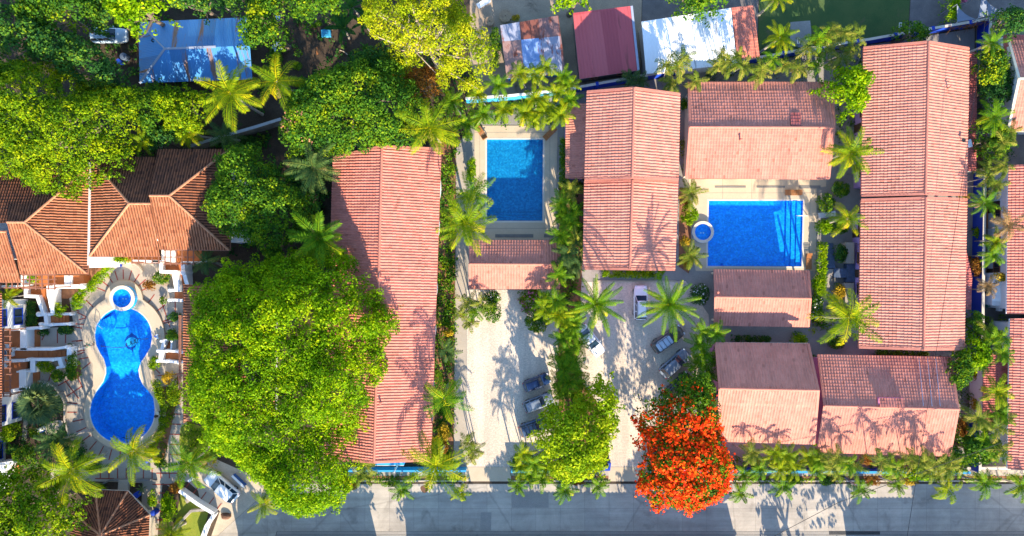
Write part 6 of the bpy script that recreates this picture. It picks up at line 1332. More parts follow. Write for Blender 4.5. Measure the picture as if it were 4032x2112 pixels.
# stair and slate landing beside the bright pool
st = thing('garden_stair', W(3265, 1040), 'blue slate garden stair and landing beside the clipped hedge', 'stair')
for i in range(9): slab_part(st, 'step', [(3254 + i * .4, 958 + i * 11), (3281 + i, 958 + i * 11), (3282 + i, 969 + i * 11), (3255 + i * .4, 969 + i * 11)], 0, .15 + .07 * i, M['slate'])
slab_part(st, 'landing', [(3284, 1058), (3334, 1058), (3334, 1094), (3284, 1094)], 0, .82, M['slate']); slab_part(st, 'landing', [(3335, 1040), (3366, 1040), (3366, 1112), (3335, 1112)], 0, .86, M['slate'])
for i in range(7): slab_part(st, 'ramp', [(3258 - i * 4, 1060 + i * 18), (3282 - i * 4, 1060 + i * 18), (3279 - i * 4, 1078 + i * 18), (3254 - i * 4, 1078 + i * 18)], 0, .70 - .09 * i, M['stone'])
for x0, y0, x1, y1 in ((3332, 955, 3364, 1038), (3328, 1115, 3362, 1200)):
    b = MB(); b.prism(pts2([(x0, y0), (x1, y0), (x1, y1), (x0, y1)], 1.2), 0, 1.2); tag(b.build('lilac_porch', M['pave']), 'pale paved porch block north of the slate landing' if y0 < 1000 else 'pale paved porch block south of the slate landing', 'porch')
for y0, y1, l in ((958, 1036, 'dark slatted railing north of the slate landing'), (1118, 1210, 'dark slatted railing south of the slate landing')):
    b = MB()
    for i in range(14): y = y0 + (y1 - y0) * i / 13; b.bar(W(3374, y, 2.0), W(3387, y, 2.0), .05, .05)
    b.bar(W(3374, y0, 2.04), W(3374, y1, 2.04), .06, .06); tag(b.build('railing', M['door']), l, 'railing')
# unseen houses added over the road, sized to shade the street
gable('shade_house', 'unseen house added across the street whose long roof shades the road', 'building', [(1655, 2185), (2960, 2185), (2960, 2560), (1655, 2560)], 3.0, [(1655, 2370), (2960, 2370)], 4.7, 'EW', M['rooftile'], M['cream'], pitch=.5, step=.8)
gable('shade_house', 'unseen white house added for shade across the street below the giant tree', 'building', [(960, 2190), (1500, 2190), (1500, 2560), (960, 2560)], 3.0, [(960, 2370), (1500, 2370)], 4.7, 'EW', M['rooftile'], M['white'], pitch=.5, step=.8)
gable('shade_house', 'unseen low house added for shade across the street below the dormer villa', 'building', [(3460, 2190), (3760, 2190), (3760, 2560), (3460, 2560)], 2.8, [(3460, 2370), (3760, 2370)], 4.1, 'EW', M['rooftile'], M['white'], pitch=.5, step=.8)
gable('shade_house', 'unseen tall house added for shade across the street opposite the alley', 'building', [(3800, 2190), (4600, 2190), (4600, 2560), (3800, 2560)], 3.4, [(3800, 2370), (4600, 2370)], 5.5, 'EW', M['rooftile'], M['white'], pitch=.5, step=.8)
shed('street_blocker', 'unseen flat roofed kiosk across the street with a boxy shadow', 'blocker', [(3064, 2182), (3126, 2182), (3126, 2250), (3064, 2250)], (2.35, 2.35, 2.3, 2.3), M['whitesheet'], M['cream'], (3, 2))  # unseen box added only to cast a square shadow on the road

# ================================================================ trees
BIG = [(900, 1035), (1008, 1040), (1138, 985), (1220, 962), (1262, 978), (1347, 998), (1420, 1090), (1493, 1198), (1563, 1220), (1552, 1304), (1495, 1356), (1490, 1408), (1500, 1455), (1467, 1538), (1417, 1617), (1412, 1700), (1344, 1732), (1394, 1804), (1420, 1828), (1365, 1925), (1333, 1992), (1305, 2014), (1230, 2020), (1154, 2034), (1062, 1963), (1008, 1909), (962, 1878), (845, 1804), (783, 1695), (732, 1580), (725, 1460), (727, 1340), (748, 1173), (775, 1118)]
tree('giant bright green spreading tree covering the middle of the plot', 1130, 1500, 0, 0, 5.5, 13.5, 'lime', 3, outline=BIG, name='rain_tree', trunk_px=(1080, 1470), limb_n=14, r0=.55, clump=1.2, leaf=.25, dens=1.1, flat=.8, rough=.70, twigs=1, gap=.03)
tree('large dark mango-like tree with a patch of coral young leaves', 1375, 410, 0, 0, 4.5, 11, 'mid', 5, outline=[(1420, 232), (1500, 212), (1570, 240), (1600, 300), (1645, 360), (1660, 420), (1640, 480), (1620, 540), (1570, 575), (1480, 580), (1400, 590), (1320, 605), (1230, 590), (1150, 600), (1100, 540), (1110, 450), (1150, 360), (1220, 310), (1300, 262)], name='mango_tree', limb_n=9, r0=.4, clump=1.1, leaf=.28, dens=1.15, rough=.6,
     blossom=('coral', .45, .20, 16), bl_zone=lambda x, y: 1.0 if (W(1120, 440, 7).x < x < W(1250, 440, 7).x and W(1180, 575, 7).y < y < W(1180, 450, 7).y) else 0.0)
tree('airy yellow tree with pale bare branches beyond the mango-like tree', 1690, 165, 250, 185, 5, 13, 'yellow', 8, name='acacia_tree', bark='palebark', limb_n=30, r0=.32, twigs=4, clump=.95, leaf=.22, dens=1.1, gap=.42, rough=1.1, outline=[(1440, -40), (1600, -80), (1800, -60), (1830, 40), (1880, 80), (1930, 150), (1950, 220), (1935, 300), (1900, 350), (1830, 345), (1740, 330), (1690, 260), (1560, 240), (1480, 180), (1430, 90)])
tree('broad olive tree with sunlit shoots reaching over the tiled house', 150, 560, 0, 0, 4.5, 12, 'olive', 11, outline=[(-60, 300), (60, 230), (180, 235), (300, 300), (420, 330), (520, 350), (548, 420), (520, 500), (470, 560), (500, 620), (440, 680), (330, 720), (230, 770), (130, 745), (60, 700), (-60, 690)], name='almond_tree', limb_n=14, r0=.45, twigs=1, clump=1.0, leaf=.25, dens=1.05, rough=.95, gap=.08)
tree('dark shaded tree behind the broad olive tree', 200, 240, 240, 110, 4, 10.5, 'dark', 12, name='dense_tree', clump=1.0, leaf=.30, rough=.7, limb_n=8, outline=[(-40, 140), (60, 110), (180, 95), (280, 140), (380, 180), (450, 230), (490, 290), (470, 350), (380, 350), (280, 300), (180, 250), (60, 240), (-40, 280)])
tree('mid green leafy tree at the upper corner by the half hidden silver car', 245, 60, 185, 85, 4, 10, 'mid', 13, name='leafy_tree', clump=1.0, leaf=.32, rough=.7)
tree('bright lime tree hanging over the corner of the blue metal roof', 560, 40, 130, 78, 5, 11, 'lime', 14, name='leafy_tree', clump=.95, leaf=.36, rough=.8, outline=[(425, -40), (700, -60), (700, 10), (660, 40), (600, 55), (575, 95), (540, 130), (490, 120), (450, 60), (420, 20)])
tree('shaded loose tree between the bright lime tree and the mid green tree', 420, 60, 60, 80, 3.5, 8.5, 'dark', 15, name='leafy_tree', clump=.9, leaf=.30)
tree('loose mid green tree with bare twigs south of the blue metal roof', 715, 430, 105, 95, 3.5, 8.5, 'olive', 16, name='leafy_tree', clump=.85, leaf=.28, gap=.15, rough=.9, twigs=1)
tree('small dark tree between the broad olive tree and the yellow palms', 605, 430, 70, 95, 3, 7, 'mid', 17, name='leafy_tree', clump=.9, leaf=.28, rough=.8)
tree('dark low tree behind the tiled house ridge', 640, 545, 110, 40, 2.5, 5.5, 'dark', 18, name='leafy_tree', clump=.8, leaf=.26)
tree('dark green tree above the blue metal roof beside the banana plant', 790, 22, 85, 42, 3, 8, 'dark', 19, name='leafy_tree', clump=.85, leaf=.28)
tree('tall mixed green tree at the corner of the blue metal roof with a yellow tip', 1055, 110, 80, 120, 4, 10, 'mid', 20, name='leafy_tree', clump=.9, leaf=.30, rough=.9, twigs=1, blossom=('yellow', .25, .30, 30), bl_zone=lambda x, y: 1.0 if y > W(0, 130, 7).y and x < W(1070, 0, 7).x else 0)
tree('dark feathery tree at the top edge over the bare soil', 1245, 28, 110, 62, 4, 9, 'mid', 21, name='leafy_tree', clump=.9, leaf=.26, rough=.7)
tree('shaded leafy tree between the banana plants and the lime tree', 985, 20, 80, 50, 3.5, 8, 'dark', 22, name='leafy_tree', clump=.85, leaf=.28)
tree('round mid green tree with small leaves east of the tiled house', 950, 790, 0, 0, 4, 10, 'mid', 23, outline=[(930, 575), (1000, 570), (1050, 640), (1120, 680), (1180, 740), (1240, 800), (1215, 880), (1150, 930), (1120, 990), (1040, 1010), (960, 930), (870, 920), (820, 800), (850, 700), (880, 620)], name='leafy_tree', limb_n=9, clump=.95, leaf=.26, dens=1.15, rough=.7)
tree('dark undergrowth tree between the round tree and the long red roof', 1200, 760, 60, 150, 2.5, 6.5, 'dark', 24, name='leafy_tree', clump=.85, leaf=.28)
tree('dark tree behind the mango-like tree by the yellow acacia', 1480, 265, 100, 60, 3.5, 8.5, 'dark', 25, name='leafy_tree', clump=.9, leaf=.28)
tree('brown and orange leaved tree under the yellow acacia', 1660, 330, 80, 70, 3, 7, 'rust', 26, name='leafy_tree', clump=.8, leaf=.26, gap=.2)
tree('bright lime round tree overlapping the edge of the wide villa roof', 3327, 365, 95, 98, 3, 8.2, 'lime', 27, name='round_tree', clump=.8, leaf=.28, dens=1.15, rough=.7)
tree('yellow lime tree hiding the noses of the parked cars', 2270, 1690, 0, 0, 3.5, 9, 'chart', 28, outline=[(2350, 1490), (2395, 1490), (2430, 1560), (2448, 1630), (2415, 1700), (2400, 1770), (2370, 1850), (2300, 1890), (2240, 1905), (2180, 1880), (2150, 1800), (2110, 1740), (2140, 1650), (2150, 1590), (2230, 1560), (2310, 1570)], name='lime_tree', limb_n=9, r0=.26, clump=.9, leaf=.31, dens=1.35, rough=.7)
tree('flame tree covered in orange red blossom beside the second drive', 2690, 1770, 0, 0, 3.5, 9.5, 'mid', 29, outline=[(2680, 1500), (2760, 1480), (2820, 1560), (2835, 1640), (2830, 1720), (2880, 1790), (2905, 1840), (2860, 1880), (2870, 1930), (2800, 1975), (2740, 2010), (2650, 2005), (2560, 1990), (2535, 1930), (2535, 1860), (2540, 1780), (2535, 1700), (2520, 1630), (2540, 1580), (2620, 1560)], name='flame_tree', limb_n=12, r0=.34, twigs=1, clump=.85, leaf=.28, dens=1.0, gap=.08, rough=.8,
     blossom=('flame', .80, .27, 30), bl_zone=lambda x, y: min(1.0, max(.10, (W(0, 1545, 7).y - y) / 3.5)))
tree('glossy olive tree at the lower corner beside the octagonal pavilion', 140, 2010, 0, 0, 4, 9.5, 'olive', 30, outline=[(-60, 1860), (60, 1850), (170, 1865), (280, 1930), (335, 1990), (320, 2060), (290, 2160), (-60, 2200)], name='mango_tree', limb_n=9, clump=.85, leaf=.28, dens=1.2, rough=.8)
tree('light green tree at the top edge between the red and rusty roofs', 2255, -5, 58, 52, 3, 7, 'lime', 31, name='leafy_tree', clump=.75, leaf=.30)
tree('green tree overhanging the back edge of the white metal roof', 2755, 5, 108, 62, 3, 8, 'mid', 32, name='leafy_tree', clump=.85, leaf=.30, rough=.7)
tree('dark soft tree beside the grey sails', 3965, 95, 68, 55, 2.5, 6, 'dark', 33, name='leafy_tree', clump=.75, leaf=.24)
tree('dull green shrub tree leaning on the blue wall north of the wide villa', 3585, 130, 62, 42, 2, 4.8, 'mid', 34, name='leafy_tree', clump=.7, leaf=.24, gap=.1)
tree('dark shrub tree with yellow shoots by the white walled neighbour house', 3893, 265, 62, 75, 2.2, 5.5, 'mid', 35, name='leafy_tree', clump=.75, leaf=.25, blossom=('yellow', .3, .22, 22), bl_zone=lambda x, y: 1 if x < W(3890, 0, 4).x else 0)
tree('dense dark shrub tree in front of the neighbour house window', 3925, 340, 58, 75, 2.2, 5.2, 'dark', 36, name='leafy_tree', clump=.75, leaf=.24)
tree('dark shrub tree in the alley below the pale palm', 3905, 545, 75, 70, 2, 5, 'mid', 37, name='leafy_tree', clump=.75, leaf=.24)
tree('leafy tree beside the villa with the dormer', 3762, 1455, 40, 80, 2.2, 5.5, 'mid', 38, name='leafy_tree', clump=.7, leaf=.26)
tree('clipped round tree against the alley wall', 3823, 1272, 27, 45, 1.5, 4.2, 'mid', 39, name='round_tree', clump=.5, leaf=.18, dens=1.3, rough=.3)
tree('yellow green tree against the alley wall beyond the wide villa', 3815, 1385, 55, 75, 1.8, 5, 'lime', 40, name='leafy_tree', clump=.7, leaf=.25, rough=.7)
tree('low glossy tree at the corner of the street and the alley', 3830, 1775, 85, 58, 1.8, 4.6, 'mid', 41, name='leafy_tree', clump=.7, leaf=.27, rough=.7)
tree('round broad leaved bush tree among the street palms below the dormer villa', 3600, 1850, 42, 45, 1.6, 4.0, 'lime', 42, name='round_tree', clump=.55, leaf=.26)
tree('feathery green tree behind the flame tree', 2735, 1520, 70, 75, 3, 7.5, 'mid', 43, name='leafy_tree', clump=.8, leaf=.26, gap=.12, rough=.8)
# over the street, outside the picture: they throw the tree shadows on the road
for i, (x, y, rx, h, l) in enumerate(((3238, 2390, 88, 7.0, 'round street tree across the road with a clear round shadow'), (3500, 2390, 100, 7.5, 'leafy street tree across the road beside the low house'), (900, 2330, 120, 8, 'street tree across the road near the bend'), (1660, 2385, 60, 6.7, 'street tree at the west end of the long house across the road'), (1880, 2395, 80, 7.1, 'street tree behind the long house across from the first drive'), (2130, 2390, 90, 6.9, 'street tree behind the long house across from the clump palms'), (2400, 2395, 85, 7.2, 'street tree behind the long house across from the second drive'), (2680, 2390, 90, 7.0, 'street tree behind the long house across from the flame tree'), (2930, 2395, 70, 7.1, 'street tree at the east end of the long house across the road'), (1470, 2390, 60, 6.8, 'street tree beside the white house across the road'), (1180, 2390, 90, 6.8, 'street tree behind the white house across the road'), (625, 2270, 125, 9.2, 'tall garden tree below the pavilion path'), (430, 2320, 120, 9.0, 'tall garden tree below the octagonal pavilion'), (3900, 2400, 110, 7.2, 'street tree behind the tall house across the road'))):
    tree(l, x, y, rx, rx * .8, 3, h, 'mid', 60 + i, name='street_tree', clump=1.1, leaf=.4, limb_n=5)

# ================================================================ palms
PG = 'coconut palms on the plots'
for a in (
 ('tall coconut palm with golden fronds over the corner of the blue metal roof', 908, 368, 10, 128, 'coco', 'palmy', 1), ('golden coconut palm beside the bare soil yard', 1090, 322, 9.5, 118, 'coco', 'palmy', 2),
 ('coconut palm leaning over the far end of the long red roof', 1690, 503, 9.5, 125, 'coco', 'palmy', 3), ('dark coconut palm at the roof corner below the mango-like tree', 1236, 662, 8.5, 112, 'coco', 'palmd', 4),
 ('dark coconut palm between the giant tree and the long red roof', 1258, 940, 9, 130, 'coco', 'palm', 5), ('shadowed coconut palm by the path west of the quiet pool', 1862, 765, 8, 95, 'coco', 'palm', 6),
 ('coconut palm whose fronds reach over the quiet pool deck', 1836, 880, 10, 122, 'coco', 'palmy', 7), ('coconut palm at the east eave of the long red roof', 1748, 1570, 8.5, 102, 'coco', 'palm', 8),
 ('big coconut palm at the street corner of the long red roof', 1722, 1830, 8.5, 132, 'coco', 'palmy', 9), ('coconut palm between the two villas and the wide villa', 3345, 604, 8, 105, 'coco', 'palmy', 10),
 ('golden palm beside the clipped bushes east of the bright pool', 3336, 862, 5.5, 76, 'coco', 'palmy', 11), ('large coconut palm at the lower corner of the wide villa', 3343, 1250, 8, 130, 'coco', 'palmy', 12),
 ('golden coconut palm in front of the glossy olive tree', 284, 1855, 7.5, 132, 'coco', 'palmy', 13), ('coconut palm over the foot of the figure-of-eight pool', 525, 1778, 6.5, 108, 'coco', 'palmy', 14),
 ('coconut palm beside the golden shrub at the drive', 748, 1822, 7, 108, 'coco', 'palm', 15), ('palm at the picture edge below the small lawn', 672, 2105, 4.5, 72, 'coco', 'palmy', 16),
 ('dark drooping palm in the bed below the white house', 235, 1735, 6, 92, 'coco', 'palmd', 17), ('bright palm by the small concrete pad on the lawn', 3072, 150, 6, 68, 'coco', 'palmy', 18),
 ('palm at the top edge of the lawn', 3058, -8, 6, 62, 'coco', 'palmy', 19), ('bushy palm in the alley over the corner wall', 3900, 172, 6.5, 62, 'coco', 'palm', 20), ('feathery palm in the alley across from the roof gap of the wide villa', 3874, 800, 6, 62, 'coco', 'palm', 21),
 ('small palm at the bend of the road below the giant tree', 1040, 1985, 4.5, 66, 'coco', 'palmy', 22), ('pale dull palm by the concrete wall behind the tiled house', 885, 535, 5.5, 70, 'coco', 'palmd', 23),
 ('small golden palm in front of the broad olive tree', 563, 556, 5, 60, 'coco', 'palmy', 24), ('small golden palm above the tiled house ridge', 745, 520, 5.5, 66, 'coco', 'palmy', 25),
 ('dark palm beside the terrace with the white parapets', 812, 1030, 5, 66, 'coco', 'palmd', 26)):
    palm(*a[:7], seed=a[7], group=PG)
palm('date palm over the drive left of the parked white car', 2347, 1200, 7.5, 118, 'date', 'palm', 27) if False else palm('stout date palm with stiff fronds between the drives', 2347, 1200, 9.3, 124, 'date', 'palm', 27, group='date palms by the parked cars')
palm('stout date palm beside the white flowered shrub', 2636, 1202, 9.3, 126, 'date', 'palm', 28, group='date palms by the parked cars', base=(2625, 1185))
palm('silvery fan palm in the bed between white house and pool', 162, 1585, 4.5, 96, 'fan', 'silver', 29, name='fan_palm', cat='fan palm')
for x, y, z, r, l in ((1389, 32, 4, 62, 'banana plant at the top edge next to the yellow acacia'), (1352, 112, 4, 66, 'banana plant over the blue junk on the bare soil'), (1425, 96, 3, 48, 'small banana plant between a larger one and the yellow acacia'), (884, 26, 4, 48, 'banana plant above the blue metal roof'), (1160, 55, 3, 36, 'small banana plant beside the dark feathery tree')):
    palm(l, x, y, z, r, 'banana', 'dark', int(x), name='banana_plant', group='banana plants at the bare soil yard', cat='banana plant', tr=.11)
palm('small feathery palm on the white house terrace edge', 38, 1172, 3.5, 48, 'small', 'palmy', 30, name='small_palm')
SG = 'slender palms along the street'
for x, y, z, r, k, l in ((1582, 1930, 4, 42, 'small', 'slender palm in the street in front of the sky blue canopy'), (1814, 1940, 4, 38, 'ragged', 'ragged slender palm at the street edge of the gravel drive'), (2040, 1912, 4, 38, 'small', 'slender palm at the corner of the first driveway apron'), (2224, 1930, 4, 46, 'small', 'slender palm below the yellow lime tree'),
  (2356, 1912, 4, 42, 'small', 'slender palm at the corner of the second driveway apron'), (2914, 1942, 4, 44, 'small', 'slender palm over the road beside the flame tree'), (3080, 1916, 4, 46, 'small', 'slender palm over the road below the uneven villa'), (3386, 1926, 4.3, 46, 'small', 'slender palm over the road below the dormer villa window'),
  (3530, 1912, 4, 38, 'small', 'slender dark palm over the road between two sunny strips'), (3732, 1928, 4.5, 58, 'ragged', 'bushy slender palm over the road below the villa corner'), (3874, 1902, 4.5, 54, 'small', 'slender palm over the road at the alley'), (4020, 1912, 4.5, 56, 'small', 'slender palm over the road at the picture edge')):
    palm(l, x, y, z, r, k, 'palm' if k == 'small' else 'palmy', int(x), name='street_palm', group=SG, base=(x - (x - 2016) * .045, 1880), tr=.10)
CG = 'clump palms in the planting strips'
def cl(l, crowns, lk='palm', kind='small', **k): clump(l, crowns, kind, lk, name='clump_palm', group=CG, **k)
# north strip
cl('clump palm beside the far end of the long red roof and the acacia', [(1780, 400, 5, 46), (1843, 490, 4.5, 50), (1905, 450, 5, 50)], 'palm'); cl('clump palm against the pale boundary wall', [(1880, 372, 5, 46), (1963, 336, 5.5, 46), (1985, 432, 4.5, 50)], 'palmy')
cl('clump palm below the patchwork metal roof', [(2047, 292, 6, 44), (2106, 294, 6, 46), (2150, 268, 6.5, 44), (2068, 446, 5, 52)], 'palmy'); cl('clump palm above the quiet pool far edge', [(2146, 434, 5, 54), (2108, 388, 5.5, 50), (2206, 452, 5, 50), (2110, 470, 4, 44)], 'palmy'); cl('clump palm at the corner of the lean-to roof', [(2190, 366, 5.5, 48), (2236, 336, 5.5, 46), (2240, 392, 5, 46), (2222, 300, 6, 40)], 'palmy')
cl('clump palm over the blue wall in front of the white metal roof', [(2673, 262, 6.5, 52), (2625, 262, 6, 46), (2690, 225, 6.5, 40), (2645, 330, 5, 48), (2740, 320, 5, 44)], 'palmy', 'ragged'); cl('clump palm over the blue wall at the red tile strip roof', [(2872, 245, 6.5, 50), (2832, 262, 6, 46), (2925, 262, 6, 46), (2840, 225, 6.2, 36), (2908, 218, 6, 34)], 'palmy', 'ragged')
cl('small dark clump palm behind the villa ridge north of the car park', [(2480, 312, 3.5, 40), (2520, 320, 3.2, 36)], 'palmd'); cl('clump palm over the blue wall by the lawn pad', [(3000, 272, 6, 46), (3040, 236, 6, 46), (2985, 300, 5.5, 40)], 'palmy', 'ragged')
cl('clump palm with long bare trunk leaning over the villa roof corner', [(3139, 272, 5.5, 46), (3090, 255, 5, 40)], 'palmy', 'ragged', base=(3030, 300)); cl('large clump palm over the blue wall below the lawn', [(3180, 190, 6, 46), (3225, 150, 6.5, 50), (3222, 250, 5.5, 46), (3260, 185, 6, 48)], 'palmy', 'ragged'); cl('clump palm beside the white floodlight frame', [(3316, 130, 6.5, 48), (3370, 136, 6.5, 46), (3306, 232, 5.5, 48), (3350, 200, 5.5, 44), (3270, 120, 6.5, 36)], 'palmy', 'ragged')
# strip between the pools and the villas
cl('dark clump palm between the quiet pool and the villa, first below the lean-to', [(2245, 752, 4.5, 46), (2208, 800, 4.5, 46), (2256, 834, 4.5, 46), (2215, 850, 4, 42)], 'palm'); cl('dark clump palm level with the quiet pool steps', [(2246, 880, 4.5, 48), (2206, 928, 4.5, 48), (2266, 948, 4.5, 48), (2230, 955, 4, 44)], 'palm'); cl('dark clump palm beside the small pool hut roof', [(2236, 996, 4.5, 52), (2266, 1040, 4, 46), (2226, 1056, 4, 46)], 'palmd')
cl('clump palm by the pink bougainvillea', [(2200, 1084, 4.5, 46), (2146, 1190, 4.5, 46), (2188, 1186, 5, 50)], 'palm'); cl('clump palm beside the round bush at the gravel drive', [(2148, 1222, 4.5, 48), (2200, 1240, 5, 50), (2222, 1256, 4.5, 46), (2260, 1272, 4.5, 46)], 'palmy')
cl('clump palm behind the white sedan', [(2252, 1306, 4.5, 48), (2280, 1352, 4.2, 42), (2215, 1330, 4.5, 44)], 'palm'); cl('clump palm above the blue parked car', [(2236, 1384, 4.5, 50), (2262, 1420, 4.5, 48), (2222, 1452, 4.5, 50), (2265, 1470, 4, 46), (2205, 1415, 4, 42)], 'palm'); cl('clump palm above the yellow lime tree', [(2240, 1510, 4.5, 50), (2206, 1546, 4.5, 46), (2285, 1508, 4, 44), (2200, 1500, 4, 42)], 'palm')
cl('clump palm beside the date palm and the bronze car', [(2772, 1304, 4.5, 44), (2820, 1316, 4.5, 46), (2748, 1356, 4.5, 44)], 'palm'); cl('clump palm beside the silver car at the uneven villa', [(2774, 1394, 4.5, 44), (2748, 1430, 4.5, 44), (2794, 1476, 4.5, 44), (2806, 1420, 4.5, 40)], 'palm')
cl('small star shaped palm between the villa and the bright pool deck', [(2720, 762, 3.5, 50)], 'palm'); cl('small star shaped palm below the corner spa', [(2720, 1008, 3.5, 52)], 'palm')
cl('pale ragged palm clump by the path at the top of the gravel drive', [(1840, 1190, 4, 42), (1868, 1228, 4, 42), (1852, 1270, 3.6, 38), (1890, 1200, 4, 38), (1815, 1240, 3.6, 36)], 'palmy', 'ragged'); cl('ragged palm clump over the path near the street corner', [(1842, 1742, 4, 40), (1868, 1775, 4, 38), (1855, 1800, 3.5, 34)], 'palm', 'ragged'); cl('dark short palm in the planting bed beside the path', [(1760, 1384, 3, 46)], 'palmd')
# street strip
cl('clump palm in the street strip under the giant tree edge', [(1416, 1868, 4, 40), (1440, 1832, 4.5, 44), (1452, 1880, 3.6, 36)], 'palmy', 'ragged'); cl('clump palm inside the street wall right beside the first drive', [(2062, 1786, 4.5, 46), (2106, 1826, 4.5, 44), (2050, 1836, 4, 42)], 'palmy'); cl('clump palm in the street strip below the teal wall', [(2085, 1872, 4, 42), (2130, 1885, 4, 42), (2150, 1848, 4.2, 40)], 'palmy')
cl('clump palm in the street strip beside the flame tree', [(2960, 1784, 6.4, 48), (2990, 1846, 5, 46), (2928, 1866, 4, 42)], 'palm'); cl('clump palm below the eave of the uneven villa', [(3050, 1786, 6.2, 46), (3090, 1796, 6.0, 48), (3122, 1838, 4.6, 46), (3072, 1846, 4.4, 44)], 'palmy'); cl('clump palm at the gap between the uneven villa and the dormer villa', [(3180, 1800, 4.5, 44), (3224, 1810, 4.5, 44), (3212, 1852, 4, 40)], 'palmy')
cl('tall clump palm shading the dormer villa roof at its west end', [(3296, 1806, 7.6, 46), (3334, 1826, 7.2, 48), (3366, 1842, 6.4, 46), (3276, 1840, 6.6, 44), (3300, 1862, 4, 42)], 'palmy', 'ragged'); cl('tall clump palm shading the dormer villa roof below the dormer', [(3470, 1816, 7.8, 46), (3512, 1836, 7.0, 48), (3526, 1858, 5.0, 44)], 'palm', 'ragged'); cl('tall clump palm shading the dormer villa roof at its east end', [(3590, 1812, 7.2, 46), (3636, 1818, 7.8, 48), (3680, 1824, 7.6, 46), (3660, 1850, 6.6, 46), (3700, 1862, 5.6, 46), (3730, 1846, 6.2, 44)], 'palmy', 'ragged'); cl('clump palm at the end of the blue street wall', [(3746, 1822, 4.5, 44), (3760, 1850, 4, 40)], 'palmy', 'ragged')
# alley strip
AG = 'palms along the alley wall'
for c, l, lk in (([(3889, 698, 5.5, 44), (3921, 728, 5.5, 44)], 'pair of yellow palms with bare trunks above the feathery alley palm', 'palmy'), ([(3952, 655, 5.5, 44), (3888, 664, 5, 40)], 'pale palm crown against the striped red roof corner', 'palmy'), ([(3964, 888, 6.5, 60)], 'dry looking palm overlapping the striped red roof', 'dry'), ([(3918, 954, 5, 46)], 'palm with a long bare trunk above the slatted alley door', 'palmy'), ([(3906, 1004, 5, 46)], 'palm with a long bare trunk in front of the slatted alley door', 'palmy'), ([(3890, 1130, 3.8, 40)], 'brown withered palm beside the alley room window', 'dry'),
   ([(3911, 460, 5.5, 60)], 'pale green palm among the alley shrubs', 'palm'), ([(3945, 560, 5, 52), (3975, 520, 5, 40)], 'pale palms under the eave of the white walled neighbour house', 'palm'), ([(3905, 1332, 5, 52), (3945, 1330, 5, 44), (3885, 1300, 4.5, 40)], 'group of palms at the alley below the alley room', 'palmy'), ([(3948, 1392, 5, 46)], 'palm at the corner of the red sheet alley roof', 'palmy'), ([(3858, 1428, 4.8, 44)], 'yellow palm west of the red sheet alley roof', 'palmy'), ([(3922, 1540, 5.5, 60)], 'yellow palm in front of the red sheet alley roof', 'palmy'),
   ([(3848, 1646, 4.8, 56)], 'green palm at the lower edge of the red sheet alley roof', 'palm'), ([(3940, 1632, 5, 48)], 'drooping palm at the lower corner of the red sheet alley roof', 'palm'), ([(3925, 1684, 5, 52), (3876, 1732, 4.6, 54)], 'palm group below the red sheet alley roof', 'palmy'), ([(3940, 1772, 4.8, 52), (3900, 1770, 4.4, 44)], 'pale palm group beside the striped red roof near the street', 'palm')):
    clump(l, c, 'ragged' if len(c) > 1 else 'small', lk, name='alley_palm', group=AG, base=(c[0][0] - 55, c[0][1] + 4) if len(c) == 1 and c[0][0] > 3880 else None)

